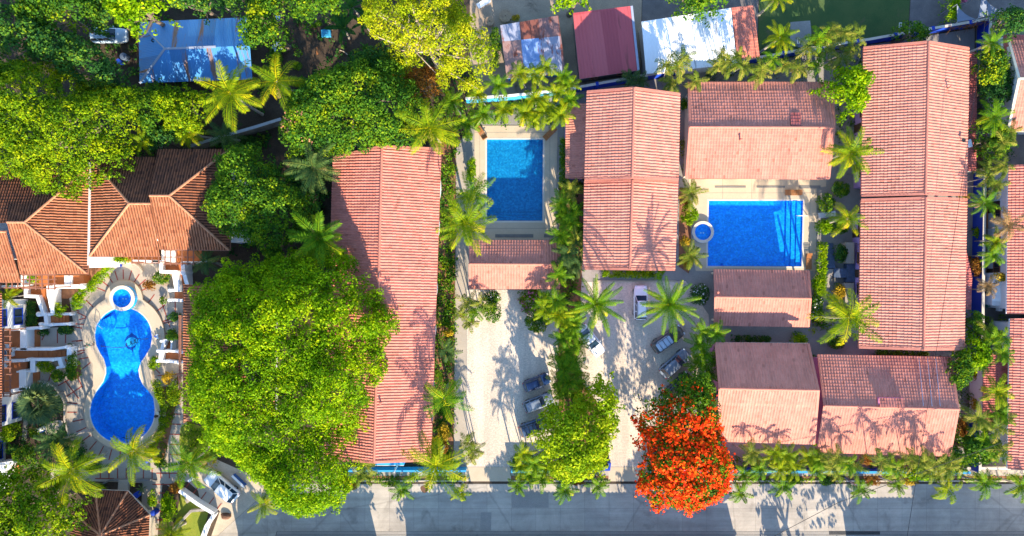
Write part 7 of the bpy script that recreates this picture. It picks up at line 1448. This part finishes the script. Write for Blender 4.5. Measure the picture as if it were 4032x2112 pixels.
# ================================================================ shrubs and hedges
SH = 'shrubs in the garden beds'
for a in (
 ('tall clipped oval bush north-east of the bright pool', 3303, 746, 38, 28, 1.6, 'mid'), ('clipped bush with brown tip beside the bright pool deck', 3250, 800, 34, 36, 1.4, 'mid'), ('clipped bush below the white sunbed', 3248, 896, 40, 28, 1.4, 'lime'), ('round clipped bush beneath the golden palm', 3304, 900, 28, 22, 1.3, 'mid'), ('round clipped bush beside the blue slate stair', 3306, 998, 27, 34, 1.4, 'dark'),
 ('golden bush below the slate landing', 3306, 1150, 25, 28, 1.4, 'gold'), ('bright yellow green bush behind the uneven villa', 3144, 1332, 33, 22, 1.3, 'lime'), ('tall oval bush by the bright pool deck path', 2712, 848, 33, 42, 1.8, 'lime'), ('round golden bush above the corner path palm', 2696, 950, 18, 18, 1.0, 'gold'), ('round golden bush below the corner path palm', 2706, 1040, 18, 19, 1.0, 'gold'), ('dark red cordyline bush above the tall oval bush', 2706, 802, 15, 14, .9, 'rust'),
 ('round dark bush at the gravel drive', 2116, 1268, 46, 42, 1.8, 'mid'), ('round green bush at the top corner of the gravel drive', 1938, 1228, 36, 42, 1.7, 'mid'), ('round bright bush at the foot of the west stair', 237, 1220, 26, 27, 1.5, 'lime'), ('flat clipped bush beside the terrace stair', 642, 1094, 34, 24, 1.3, 'mid'), ('round orange bush beside the spa deck', 592, 1124, 24, 20, 1.1, 'rust'), ('small bush on the paving by the lower landing', 644, 1184, 13, 12, .7, 'mid'),
 ('clipped bean shaped bush on the paving west of the pool waist', 294, 1446, 28, 50, 1.4, 'mid'), ('yellow bush at the pool waist stair foot', 610, 1432, 20, 26, 1.1, 'lime'), ('golden shrub beside the pergola rail', 668, 1488, 24, 22, 1.3, 'gold'), ('tall loose shrub below the golden shrub', 690, 1545, 30, 50, 1.5, 'olive'), ('golden flowering shrub by the white car drive', 815, 1818, 34, 26, 1.6, 'gold'), ('red and yellow croton by the pavilion path', 695, 1920, 30, 20, 1.1, 'rust'),
 ('light green shrub row along the pavilion path', 665, 2000, 30, 60, 1.2, 'lime'), ('narrow shrub between pavilion and path', 604, 1960, 16, 34, 1.0, 'lime'), ('blue green agave-like bush above the pavilion', 405, 1922, 18, 14, .8, 'olive'), ('shrub by the folded blue parasol', 640, 1818, 26, 20, 1.1, 'mid'), ('dark round shrub in the bed by the paving curve', 370, 1830, 34, 26, 1.2, 'dark'), ('yellow green leafy shrub below the white house wall', 44, 1695, 42, 38, 2.0, 'olive'),
 ('shaded shrub south of the yellow green leafy shrub', 110, 1790, 46, 40, 2.2, 'mid'), ('dark low shrub under the drooping palm', 60, 1770, 30, 18, 1.2, 'dark'), ('shrub beside the white bench', 140, 1700, 18, 24, 1.1, 'mid'), ('dark shrub at the curved edge beside the drooping palm', 300, 1770, 40, 36, 1.3, 'dark'), ('loose yellow leaved shrub beside the orange terrace', 185, 1440, 32, 26, 1.3, 'olive'), ('dark shrub below the loose yellow leaved shrub', 235, 1478, 26, 24, 1.2, 'mid'),
 ('dark ground shrub under the white stair parapet', 262, 1300, 32, 16, .8, 'dark'), ('small shrub beside the cornered parapet of the white house', 172, 1310, 18, 12, .7, 'dark'), ('spiky dark bush beside the tiled roof strip', 688, 1248, 24, 18, 1.0, 'dark'), ('mixed green shrub behind the pool waist stair', 690, 1318, 32, 22, 1.3, 'mid'), ('yellow green shrub in the terrace under the middle eave', 492, 1020, 24, 18, 2.3, 'lime'), ('small shrub in the west terrace opening', 142, 1096, 20, 20, 2.3, 'lime'),
 ('dark shrub below the bench of the courtyard wall', 3290, 1350, 34, 22, 1.0, 'mid'), ('orange flowering shrub in the alley below the yellow palm', 3838, 1590, 24, 22, 1.6, 'gold'), ('yellow flowering shrub in the alley by the blue wall', 3834, 1470, 18, 24, 1.4, 'gold'), ('orange speckled shrub beside the dormer villa', 3780, 1680, 18, 34, 1.4, 'rust'), ('brown leaved shrub at the alley wall', 3838, 1052, 30, 38, 1.8, 'rust'), ('small green shrub by the alley path', 3846, 918, 18, 24, 1.2, 'lime'), ('yellow topped shrub on the alley room roof edge', 3908, 1092, 20, 16, 3.6, 'gold'),
 ('small yellow bush behind the patchwork roof', 2031, 73, 16, 10, .9, 'gold'), ('green shrub along the west wall of the patchwork roof house', 1950, 190, 22, 80, 1.8, 'mid'), ('small green bush beside the villa wall gap', 2690, 412, 13, 22, 1.4, 'mid'), ('round dark bush by the curved path at the quiet pool', 1842, 540, 17, 16, 1.1, 'mid'), ('yellow green leaves at the roof gap of the wide villa', 3788, 778, 20, 8, 1.6, 'gold'), ('magenta leaved shrub at the top edge by the sail', 3782, 8, 14, 8, 1.6, 'pink'),
 ('small dark shrub under the drive palms', 2200, 1700, 30, 24, 1.3, 'mid'), ('green shrub on the dark soil beside the blue junk', 1240, 95, 26, 14, .9, 'mid'), ('dark shrub beside the corner of the blue metal roof', 1090, 235, 24, 20, 1.2, 'mid'), ('dark shrub between the mango-like tree and bare soil', 1172, 262, 16, 14, .9, 'mid'), ('dark ground shrub beside the concrete wall', 980, 560, 50, 22, 1.0, 'dark'), ('clipped square bush in the street strip by the canopy', 1530, 1894, 34, 20, 1.3, 'mid'),
 ('shrub with yellow leaves at the street end under the giant tree', 1385, 1905, 30, 20, 1.1, 'gold'), ('low red flowered bush in the street strip under the dormer villa', 3252, 1889, 34, 17, .9, 'mid'), ('low orange flowered bush in the street strip below the dormer', 3428, 1890, 34, 20, 1.0, 'rust'), ('yellow flowered bush in the street strip beside the bushy palm', 3580, 1895, 30, 14, .8, 'gold'), ('low green bush in the street strip at the uneven villa', 3130, 1890, 26, 14, .8, 'mid'), ('orange shrub in the street strip below the yellow lime tree', 2270, 1895, 34, 12, .8, 'rust'),
 ('orange and yellow croton at the street end of the planting bed', 1748, 1700, 22, 36, 1.5, 'gold'), ('red leaved croton below the overhanging corner palm', 1745, 1760, 18, 24, 1.3, 'rust'), ('yellow croton midway along the planting bed', 1766, 1308, 17, 14, 1.2, 'gold'), ('orange flowered shrub on the pavement behind the clump palm', 3400, 1800, 20, 30, 1.8, 'rust')):
    bush(*a, seed=int(a[1]) + int(a[2]), group=SH)
bush('oval shrub with white flowers beside the small pool hut', 3206, 1210, 30, 52, 1.5, 'mid', 301, group=SH, blossom=('whitef', 90, .16)); bush('white flowered dark shrub beside the stout date palm', 2752, 1160, 40, 40, 1.6, 'dark', 302, group=SH, blossom=('whitef', 110, .15)); bush('pink bougainvillea at the corner of the small pool hut', 2092, 1184, 48, 48, 1.9, 'olive', 303, group=SH, blossom=('pink', 260, .20)); bush('white flowered bush below the pool hut by the gravel drive', 1938, 1172, 34, 22, 1.4, 'mid', 304, group=SH, blossom=('whitef', 70, .15)); bush('red flowered bush beside the lower corner palm of the wide villa', 3225, 1265, 16, 22, 1.1, 'mid', 305, group=SH, blossom=('pink', 40, .15))
HG = 'clipped hedges'
def hedge(l, outline, h, k, seed, cat='hedge'): bush(l, sum(p[0] for p in outline) / len(outline), sum(p[1] for p in outline) / len(outline), 0, 0, h, k, seed, name='hedge', cat=cat, group=HG, outline=outline, clump=.36, leaf=.16, dens=1.1, rough=.15)
hedge('tall hedge along the lean-to roof beside the quiet pool', [(2204, 545), (2240, 545), (2240, 720), (2204, 722)], 1.7, 'mid', 401); hedge('narrow clipped hedge west of the quiet pool deck', [(1842, 618), (1872, 618), (1872, 715), (1842, 715)], 1.2, 'lime', 402); hedge('bright hedge along the south eave of the villa above the white car', [(2366, 1062), (2618, 1064), (2600, 1098), (2372, 1090)], 1.1, 'lime', 403); hedge('long clipped hedge east of the bright pool', [(3213, 955), (3254, 955), (3252, 1060), (3248, 1165), (3205, 1165), (3190, 1110), (3213, 1080)], 1.4, 'lime', 404)
hedge('long bright hedge slanting from the tiled house to the pool paving', [(428, 1042), (448, 1062), (420, 1100), (360, 1158), (325, 1212), (300, 1222), (280, 1190), (310, 1150), (380, 1085)], 1.5, 'lime', 405); hedge('curved dark hedge along the lower pool deck', [(598, 1492), (640, 1500), (650, 1545), (672, 1600), (668, 1680), (640, 1730), (600, 1790), (560, 1800), (590, 1750), (630, 1690), (640, 1600), (612, 1540)], 1.4, 'olive', 406); hedge('tall creeper hedge at the top edge beside the grey sail', [(3712, -30), (3762, -30), (3768, 60), (3764, 88), (3712, 92)], 2.4, 'lime', 407); hedge('low dark hedge between the uneven villa and the path', [(2880, 1322), (3030, 1324), (3030, 1346), (2880, 1344)], .9, 'dark', 408); hedge('dark green hedge strip beside the white house blue window', [(112, 1182), (140, 1182), (152, 1282), (108, 1284)], .9, 'dark', 409); hedge('low hedge between the uneven villa and the dormer villa', [(3190, 1400), (3222, 1400), (3218, 1520), (3202, 1520)], 1.2, 'mid', 410); hedge('hedge strip south of the uneven villa gap', [(3196, 1680), (3218, 1660), (3214, 1750), (3196, 1755)], 1.1, 'lime', 411); hedge('planted strip under the south gable of the wide villa', [(3440, 1378), (3650, 1384), (3648, 1410), (3440, 1402)], 1.0, 'mid', 412); hedge('dark bed hedge beside the white house stair', [(268, 1352), (290, 1358), (300, 1400), (290, 1420), (280, 1372)], .8, 'dark', 413)
palm('spiky blue agave beside the small footbridge', 560, 1925, .6, 22, 'agave', 'silver', 51, name='agave_plant', cat='agave'); palm('spiky agave by the folded blue parasol', 630, 1785, .6, 20, 'agave', 'silver', 52, name='agave_plant', cat='agave')
# low planting
plants_over('bed_planting', [(1736, 592), (1795, 592), (1782, 1838), (1690, 1838)], 5200, .8, 'mid', 501, leaf=.27); plants_over('bed_planting', [(1755, 640), (1793, 640), (1783, 1800), (1745, 1800)], 1500, .7, 'lime', 502); plants_over('bed_planting', [(2204, 720), (2298, 720), (2288, 1110), (2270, 1480), (2390, 1640), (2390, 1836), (2200, 1836), (2206, 1142)], 4600, .9, 'mid', 503, leaf=.27)
plants_over('bed_planting', [(1840, 420), (2262, 380), (2262, 492), (1850, 494)], 2200, 1.0, 'mid', 504); plants_over('undergrowth', [(-100, -100), (1830, -100), (1830, 560), (1120, 600), (760, 580), (560, 600), (-100, 640)], 9000, .8, 'dark', 505, leaf=.34); plants_over('undergrowth', [(910, 570), (1310, 600), (1310, 1060), (910, 1000)], 2600, .9, 'dark', 506, leaf=.32)
plants_over('bed_planting', [(2550, 1800), (3790, 1800), (3790, 1846), (2550, 1846)], 2600, .9, 'mid', 507); plants_over('bed_planting', [(2550, 1874), (4020, 1874), (4020, 1892), (2550, 1892)], 1300, .6, 'olive', 508); plants_over('bed_planting', [(1380, 1874), (1836, 1874), (1836, 1891), (1380, 1891)], 420, .5, 'olive', 509); plants_over('bed_planting', [(2014, 1780), (2390, 1780), (2390, 1892), (2014, 1892)], 1500, .9, 'mid', 510)
plants_over('bed_planting', [(3846, 220), (3965, 220), (3965, 700), (3846, 700)], 2000, 1.3, 'dark', 511); plants_over('bed_planting', [(3840, 1240), (3960, 1240), (3960, 1830), (3830, 1830)], 2400, 1.2, 'mid', 512); plants_over('bed_planting', [(3744, 1400), (3815, 1400), (3815, 1830), (3742, 1800)], 1200, 1.1, 'mid', 513); plants_over('bed_planting', [(20, 1660), (250, 1680), (350, 1800), (330, 1838), (60, 1838)], 2200, 1.0, 'dark', 514); plants_over('bed_planting', [(160, 1510), (215, 1522), (255, 1585), (255, 1650), (215, 1690), (170, 1680)], 500, .6, 'dark', 515)
plants_over('bed_planting', [(620, 1520), (705, 1525), (718, 1560), (690, 1600), (668, 1720), (640, 1830), (560, 1790), (650, 1700), (655, 1600)], 700, .6, 'olive', 516); plants_over('bed_planting', [(715, 1655), (860, 1700), (850, 1810), (735, 1830)], 1200, .8, 'olive', 517); plants_over('bed_planting', [(2675, 380), (2715, 380), (2712, 700), (2678, 700)], 260, .8, 'olive', 518); plants_over('bed_planting', [(3280, 300), (3395, 230), (3395, 560), (3290, 560)], 700, .8, 'dark', 519); plants_over('bed_planting', [(3215, 1090), (3330, 1120), (3330, 1330), (3190, 1300)], 700, .7, 'olive', 520); plants_over('bed_planting', [(1700, 380), (1840, 410), (1840, 560), (1740, 590)], 900, 1.0, 'mid', 521); plants_over('bed_planting', [(2640, 200), (3380, 140), (3380, 315), (2700, 322)], 1500, .8, 'dark', 522)

# ================================================================ cars and loose things
car('white compact car with blue tinted windscreen on the drive by the pavilion path', 872, 1918, 140.5, 4.7, 1.9, 1.62, 'white', 'hatch')
car('small dark blue off-roader with ribbed roof on the pale gravel', 2114, 1507, 22, 3.5, 1.52, 1.70, 'blue', 'suv', rack=True)
car('silver estate car with its nose under the yellow lime tree', 2120, 1586, 22, 3.9, 1.6, 1.62, 'silver', 'suv')
car('blue grey off-roader with roof bars half under the yellow lime tree', 2104, 1681, 20, 3.9, 1.65, 1.75, 'grey', 'suv', rack=2)
car('white saloon car pointing away from the clump palms', 2326, 1342, -52.7, 4.4, 1.72, 1.45, 'white', 'sedan')
car('white off-roader with roof rails facing the villa hedge', 2523, 1192, 90, 4.35, 1.80, 1.72, 'white', 'suv', rack=True)
car('dark bronze van with pale ribbed roof beside the date palm', 2630, 1336, 35.5, 4.4, 1.75, 1.80, 'bronze', 'suv', rack=2, roof='paleblue')
car('silver hatchback with rounded tail under the clump palms', 2659, 1432, 41, 4.3, 1.76, 1.55, 'silver', 'hatch')
car('black car nearly hidden by the flame tree', 2672, 1520, 45, 4.0, 1.65, 1.5, 'black', 'hatch')
car('pale blue off-roader half hidden by trees beside the blue metal roof', 430, 140, 0, 4.5, 1.85, 1.75, 'paleblue', 'suv')

lounger('wooden sun lounger at the far west corner of the quiet pool', 1895, 522, -58, M['wood']); lounger('wooden sun lounger at the far east corner of the quiet pool under palm fronds', 2165, 526, -135, M['wood']); lounger('wooden sun lounger at the far edge of the bright pool', 3123, 759, 0, M['wood']); lounger('wooden sun lounger on the east deck of the bright pool with raised head', 3185, 1030, 90, M['wood'])
lounger('white slatted sunbed between the clipped bushes', 3254, 846, 8, M['whitemetal'], 'white sunbeds', 20)
tb = thing('patio_table', W(25, 1390, .25), 'round glass patio table under the west pergola', 'table'); tb.location.z = .25
q = MB(); q.lathe((0, 0, .72), [(.58, -.01), (.60, 0), (.58, .012)], 28); q.build('tabletop', M['carglass'], tb); q = MB(); q.tube([(.6 * math.cos(a), .6 * math.sin(a), .72) for a in np.linspace(0, 6.283, 25)], .02, 5, cap=False); q.build('rim', M['whitemetal'], tb)
for a in (.78, 2.36, 3.93, 5.5): q = MB(); q.bar((.4 * math.cos(a), .4 * math.sin(a), .71), (.5 * math.cos(a), .5 * math.sin(a), 0), .05, .05); q.build('leg', M['whitemetal'], tb)
for x, y, a, l in ((30, 1364, -90, 'white patio chair above the glass table'), (54, 1378, -150, 'white patio chair beside the parapet end at the glass table'), (52, 1394, 180, 'pale patio chair east of the glass table'), (22, 1412, 90, 'white patio chair below the glass table')): chair(l, x, y, a, M['whitemetal'], .25)
chair('lone pale patio chair in the shade of the white parapet', 113, 1360, 200, M['whitemetal'], .12, 'single patio chairs'); chair('white and teal patio chair below the dividing parapet', 22, 1441, 60, M['whitemetal'], .25, 'single patio chairs')
for x, y, r, h, m_, ld, l in ((618, 1321, .14, .34, 'white', 'whitemetal', 'white lidded bucket farthest from the water in the bucket group'), (620, 1330, .15, .36, 'white', 'whitemetal', 'largest white bucket of the group on the deck'), (610.5, 1325.5, .10, .28, 'metal', 'blue', 'small jar with dark blue lid beside the white buckets'), (614, 1334, .10, .24, 'cream', 'cream', 'small cream pot closest to the pool stair')): bucket(l, x, y, r, h, M[m_], M[ld], .35)
bucket('dark bin with pale lid at the edge of the lower pool', 620.5, 1628, .19, .42, M['black'], M['cream'], .35)
q = MB(); c = W(613, 1640, .4); q.lathe((c.x, c.y, .35), [(.16, 0), (.19, .10), (.15, .22), (.04, .27)], 10); q.lathe((c.x + .22, c.y + .02, .35), [(.10, 0), (.12, .06), (.03, .13)], 10); tag(q.build('equipment_bag', M['door'], bev=.01), 'dark soft equipment bag on the deck of the lower pool', 'bag')
q = MB(); c = W(372, 1793, .3); q.lathe((c.x, c.y, .35), [(.18, 0), (.24, .32), (.22, .30), (.16, .03)], 14); tag(q.build('blue_tub', M['skyblue']), 'small bright blue tub on the paving by the golden palms', 'tub')
ps, pb = person_with_pole('person in green shirt and pale shorts holding a long white pole by the pool', 371, 1356, .36, 190)
q = MB(); c_, s_ = math.cos(R(190)), math.sin(R(190)); f = lambda x, y, z: Vector((pb.x + x * c_ - y * s_, pb.y + x * s_ + y * c_, .36 + z)); q.tube([f(.30, -.33, 1.035), f(.47, -.32, 1.03), f(.47, .18, 1.05), f(2.2, .30, .95)][1:], .022, 8); tag(q.build('pool_pole', M['whitemetal']), 'long white pool cleaning pole in the hands of the person in green', 'pole')
q = MB(); a, b2 = W(557, 1832, 1.0), W(598, 1806, 1.3); q.tube([a, a.lerp(b2, .25), a.lerp(b2, .7), b2], [.05, .18, .22, .06], 10); q.tube([(a.x, a.y, 0), a], .03, 6); q.tube([(b2.x, b2.y, 0), b2], .03, 6); tag(q.build('folded_parasol', M['blue']), 'folded blue and white parasol leaning by the agave', 'parasol')
bn = thing('garden_bench', W(160, 1690), 'curved white topped blue bench by the round concrete pad', 'bench')
q = MB(); q.tube([W(x, y, .45) for x, y in ((145, 1696), (160, 1692), (176, 1684))], .26, 4); child(bn, q, 'seat', M['white']); q = MB(); q.prism(pts2([(147, 1702), (176, 1692), (178, 1698), (150, 1708)], .3), 0, .38); child(bn, q, 'base', M['blue'])
q = MB(); q.prism(pts2([(727, 1965), (741, 1958), (752, 1973), (737, 1982)]), .01, .14); tag(q.build('stone_slab', M['stone'], bev=.02), 'square pale stone slab in the small lawn', 'slab')
q = MB(); q.tube([W(239, 1303, .06), W(273, 1298, .06)], .04, 6); tag(q.build('garden_tube', M['whitemetal']), 'short white pipe lying on the dark bed by the west stair', 'pipe')
# yard junk, spools, sails
for x, y, r, l in ((1990, 63, .78, 'large round wooden cable spool table in the sandy yard'), (1928, 84, .58, 'smaller round wooden cable spool table beside the acacia')):
    c = W(x, y, .7); sp = thing('cable_spool', Vector((c.x, c.y, 0)), l, 'spool table', 'cable spool tables')
    q = MB()
    for i in range(7):
        xx = -r + (i + .5) * 2 * r / 7; h = math.sqrt(max(.01, r * r - xx * xx)); q.box((xx, 0, .70), (2 * r / 7 - .02, 2 * h, .06))
    q.build('top_disc', M['palewood'], sp); q = MB(); q.lathe((0, 0, 0), [(r * .5, .07), (r * .5, .68)], 18); q.build('drum', M['palewood'], sp); q = MB(); q.lathe((0, 0, 0), [(r, 0), (r, .06)], 22); q.build('base_disc', M['palewood'], sp); q = MB(); q.lathe((0, 0, .70), [(.07, .0), (.07, .045)], 10); q.build('hub', M['door'], sp)
def sail(l, c3, dip):
    A = [W(*p) for p in c3]; base = sum(A, Vector((0, 0, 0))) / 3; r_ = thing('shade_sail', Vector((base.x, base.y, 0)), l, 'shade sail', 'grey shade sails'); n = 10; V = []; ix = {}
    for i in range(n + 1):
        for j in range(n + 1 - i):
            u, v = i / n, j / n; w = 1 - u - v; p = A[0] * w + A[1] * u + A[2] * v
            k = (w * u + u * v + v * w); p = p + (base - p) * .55 * max(0, (1 / 3 - k)) * 0 - Vector((0, 0, dip * 3 * k)); e = min(u, v, w)
            # the edges are cut hollow
            pull = .24 * (4 * ((w * u) if e == v else (u * v) if e == w else (v * w))) * (1 - 3 * e); p += (base - p) * pull * .8
            ix[i, j] = len(V); V.append(p)
    F = [(ix[i, j], ix[i + 1, j], ix[i, j + 1]) for i in range(n) for j in range(n - i)] + [(ix[i + 1, j], ix[i + 1, j + 1], ix[i, j + 1]) for i in range(n - 1) for j in range(n - 1 - i)]
    q = MB(); q.add(V, F); o = child(r_, q, 'cloth', M['sailcloth'], smooth=True); s = o.modifiers.new('thick', 'SOLIDIFY'); s.thickness = .015
    for p in A: q = MB(); q.tube([(p.x, p.y, 0), p], .05, 8); child(r_, q, 'mast', M['metal'])
M['sailcloth'] = mk('grey sail cloth', (.22, .25, .31), (.18, .21, .26), .8, .8)  # shade on the sails is put into the grey of the cloth
sail('small grey triangular shade sail beside the creeper hedge', [(3768, 18, 3.2), (3770, 88, 2.6), (3845, 78, 3.0)], .4); sail('large grey triangular shade sail at the top edge of the yard', [(3866, -24, 3.4), (3850, 74, 2.8), (3955, 50, 3.2)], .4)
for x, y, l in ((3143, 162, 'white framed floodlight on a post beside the lawn pad'), (3544, 102, 'white framed floodlight on a post above the blue wall')):
    b0 = W(x, y + 30); fl = thing('floodlight', b0, l, 'floodlight', 'floodlight posts'); h = 3.0; p = W(x, y, h); q = MB(); q.tube([b0, Vector((p.x, p.y, h))], .05, 8); child(fl, q, 'post', M['metal']); q = MB()
    for s in (-1, 1): q.bar(p + Vector((s * .13, -.30, 0)), p + Vector((s * .13, .30, .12)), .07, .06)
    for s in (-1, 1): q.bar(p + Vector((-.16, s * .29, .06 + s * .06)), p + Vector((.16, s * .29, .06 + s * .06)), .07, .06)
    child(fl, q, 'head_frame', M['whitemetal'])
q = MB(); q.sheet(pts2([(3112, 88), (3190, 82), (3196, 150), (3160, 190), (3110, 180)]), .03); struct(q.build('concrete_pad', M['concrete']))
fr_ = W(1905, 12, .6); q = MB(); q.bar(W(1880, 26, .9), W(1928, -2, .9), .7, .04); tag(q.build('sheet_of_metal', M['whitemetal']), 'pale metal sheet lying at the top edge of the sandy yard', 'metal sheet')
for pts, m_, l in (([(1264, 118), (1300, 114), (1302, 144), (1266, 146)], 'bluesheet2', 'blue plastic crate junk under the banana leaves'), ([(1070, 185), (1092, 162), (1108, 172), (1112, 192), (1084, 206)], 'paleblue', 'pale blue appliance junk below the tall mixed green tree'), ([(1084, 66), (1104, 62), (1110, 84), (1092, 88)], 'paleblue', 'grey blue sheet junk behind the tall mixed green tree')):
    q = MB(); q.prism(pts2(pts, .4), .03, .45 if 'crate' in l else .6); a_ = W(*pts[0], .5); b_ = W(*pts[2], .5); q.box(((a_.x + b_.x) / 2, (a_.y + b_.y) / 2, .66), (.55, .4, .16), .2); tag(q.build('yard_junk', M['skyblue'] if m_ == 'bluesheet2' else PAINT['paleblue'], bev=.03), l, 'junk')
q = MB(); c = W(472, 244, .5); q.lathe((c.x, c.y, 0), [(.27, 0), (.29, .02), (.29, .40), (.30, .42), (.29, .44), (.29, .84), (.27, .88), (.25, .86)], 18); tag(q.build('plastic_drum', M['blue']), 'bright blue plastic drum beside the broad olive tree', 'drum')
q = MB(); c = W(492, 226, .5); q.lathe((c.x, c.y, 0), [(.42, 0), (.45, .9), (.40, .98), (.10, 1.02)], 20); tag(q.build('water_tank', M['slate']), 'dark water tank beside the blue plastic drum', 'tank')
q = MB(); q.bar(W(1246, 186, .06), W(1250, 214, .06), .22, .10); tag(q.build('plank', M['wood']), 'short orange plank on the dark bare soil', 'plank')
q = MB(); q.tube([W(x, y, .06) for x, y in ((1338, 198), (1352, 203), (1368, 216))], .06, 6); tag(q.build('dead_branch', M['palebark']), 'pale dead branch on the dark soil near the banana plants', 'branch')
# vine roots over the blue wall
rs_ = np.random.RandomState(9); q = MB()
for i in range(70):
    x = rs_.uniform(3742, 3918); y = 112 - (x - 3742) * .11 if x < 3850 else 84 + rs_.uniform(-6, 8); a = Vector(W(x, y, 2.1)); d = Vector((rs_.uniform(-1, 1), rs_.uniform(-.55, .55), rs_.uniform(-.2, .2)))
    q.tube([a, a + d * .5 + Vector((0, 0, .15)), a + d + Vector((rs_.uniform(-.2, .2), -.2, -.25))], [.03, .025, .012], 4, cap=False)
tag(q.build('wall_vine', M['leaf_vine']), 'tangled dry orange vine on top of the blue wall by the sails', 'vine')
# alley tanks and air conditioners, green chairs
for x, y, l in ((3920, 932, 'white air conditioner on the neighbour wall below the dry palm'), (3934, 1212, 'white air conditioner below the alley room')):
    p = W(x, y, 1.2); q = MB(); q.box((p.x, p.y, 1.2), (.45, .85, .6)); ac = thing('air_conditioner', Vector((p.x, p.y, .8)), l, 'air conditioner', 'air conditioners'); child(ac, q, 'casing', M['whitemetal'], bev=.03); q = MB(); q.lathe((p.x - .0, p.y, 1.505), [(.17, 0), (.17, .015), (.03, .02)], 16); child(ac, q, 'fan_guard', M['metal'])
M['greenplastic'] = mk('green plastic', (.02, .20, .17), None, 3, .5)
for x, y, a, l in ((3849, 1196, 80, 'green plastic chair closest to the alley wall'), (3881, 1200, 100, 'green plastic chair beside the alley room'), (3847, 1242, 70, 'green plastic chair nearest the clipped round tree')): chair(l, x, y, a, M['greenplastic'], 0.01, 'green plastic chairs in the alley')
# wires and lights at the street front
q = MB(); p = W(1565, 1830, 2.9); l1 = thing('wall_lamp', Vector((p.x, p.y, 2.45)), 'double armed lamp on the sky blue entrance canopy', 'lamp')
q.tube([p, W(1556, 1846, 3.4)], .035, 6); q.tube([p + Vector((.15, 0, 0)), W(1552, 1858, 3.9)], .035, 6); q.tube([(p.x, p.y, 2.5), p], .05, 6); child(l1, q, 'arm', M['whitemetal'])
for x, y, z in ((1556, 1846, 3.4), (1551, 1860, 3.9)): c = W(x, y, z); q = MB(); q.lathe((c.x, c.y, c.z - .1), [(.04, .12), (.14, .02), (.13, -.05), (.03, -.07)], 12); child(l1, q, 'lamp_head', M['metal'])
p1_, p2_ = W(1406, 1856), W(1412, 1936, 7.5); q = MB(); q.tube([p1_, Vector((p1_.x + .1, p1_.y - .5, 7.2))], [.13, .09], 8); po = thing('utility_pole', p1_, 'slim utility pole in the street strip under the giant tree', 'pole'); child(po, q, 'shaft', M['bark']); q = MB(); q.bar(Vector((p1_.x - .5, p1_.y - .48, 6.9)), Vector((p1_.x + .7, p1_.y - .48, 6.9)), .10, .10); child(po, q, 'crossarm', M['palewood'])
b = MB()
for x, y, z in ((1620, 0, 0),): pass
wr = MB(); wr.tube([W(1563, 1830, 3.0), W(1555, 1868, 1.6), W(1548, 1912, .05)], .018, 4); tag(wr.build('guy_wire', M['metal']), 'thin guy wire from the entrance canopy to the clipped square bush', 'wire')
# roof vents: small pipe ends on the tiles
for x, y, z, l in ((2420, 440, 5.3, 'small vent pipe on the upper slope of the north villa block'), (2424, 606, 5.3, 'small vent pipe lower on the north villa block'), (2918, 550, 5.9, 'small vent pipe on the south slope of the villa with one dark panel'), (3738, 346, 6.3, 'small vent pipe on the wide villa north block'), (2827, 1152, 4.3, 'small vent pipe on the pool hut ridge end'), (1498, 1588, 7.2, 'small vent pipe at the ridge of the long red roof')):
    p = W(x, y, z); q = MB(); q.lathe((p.x, p.y, z - .5), [(.10, 0), (.10, .60), (.16, .62), (.14, .68), (.03, .70)], 14); tag(q.build('vent_pipe', M['ridge']), l, 'vent pipe', 'roof vent pipes')
p = W(3786, 555, 5.2); q = MB(); q.lathe((p.x, p.y, p.z - .2), [(.05, 0), (.05, .5), (.22, .52), (.26, .60), (.05, .56)], 16); tag(q.build('satellite_dish', M['black']), 'small dark dish at the eave of the wide villa north block', 'dish')
q = MB(); p = W(3814, 566, 3.2); q.box((p.x, p.y, 3.25), (.55, .95, .35), .2); tag(q.build('roof_unit', M['whitemetal'], bev=.04), 'white box unit on the dark red lean-to strip', 'box')
q = MB(); A = [W(3112, 446, 5.40), W(3151, 446, 5.40), W(3153, 496, 5.90), W(3114, 496, 5.90)]; n_ = Vector((0, -.3, .95)) 
roof_plane('tile_panel', [a + Vector((0, .02, .06)) for a in A], (0, 1), M['roofsheet'], None, .34, .40, .05, .03); tag(bpy.data.objects['tile_panel'], 'dark red patch of newer tiles on the villa north of the bright pool', 'roof panel')
for i, x in enumerate((3618, 3652, 3684)): 
    q = MB(); a, b2 = W(x, 1412, 4.25), W(x + 18, 1600, 6.0); q.tube([a, b2], .035, 6); tag(q.build('roof_pipe', M['pipe']), ['thin grey pipe up the dormer villa roof closest to the dormer', 'middle thin grey pipe up the dormer villa roof', 'thin grey pipe up the dormer villa roof closest to the leafy tree'][i], 'pipe', 'thin pipes on the dormer villa roof')

for l, pts in (('thin overhead cable crossing the roof of the wide villa', [(3560, 2190, 8.5), (3700, 1300, 8.1), (3800, 640, 8.6), (3900, -60, 8.5)]), ('thin overhead cable above the dormer villa and street palms', [(2900, 2190, 8.5), (3300, 1980, 8.2), (3900, 1760, 8.5), (4200, 1640, 8.6)])):
    q = MB(); q.tube([W(*p) for p in pts], .03, 4); tag(q.build('overhead_cable', M['black']), l, 'cable')
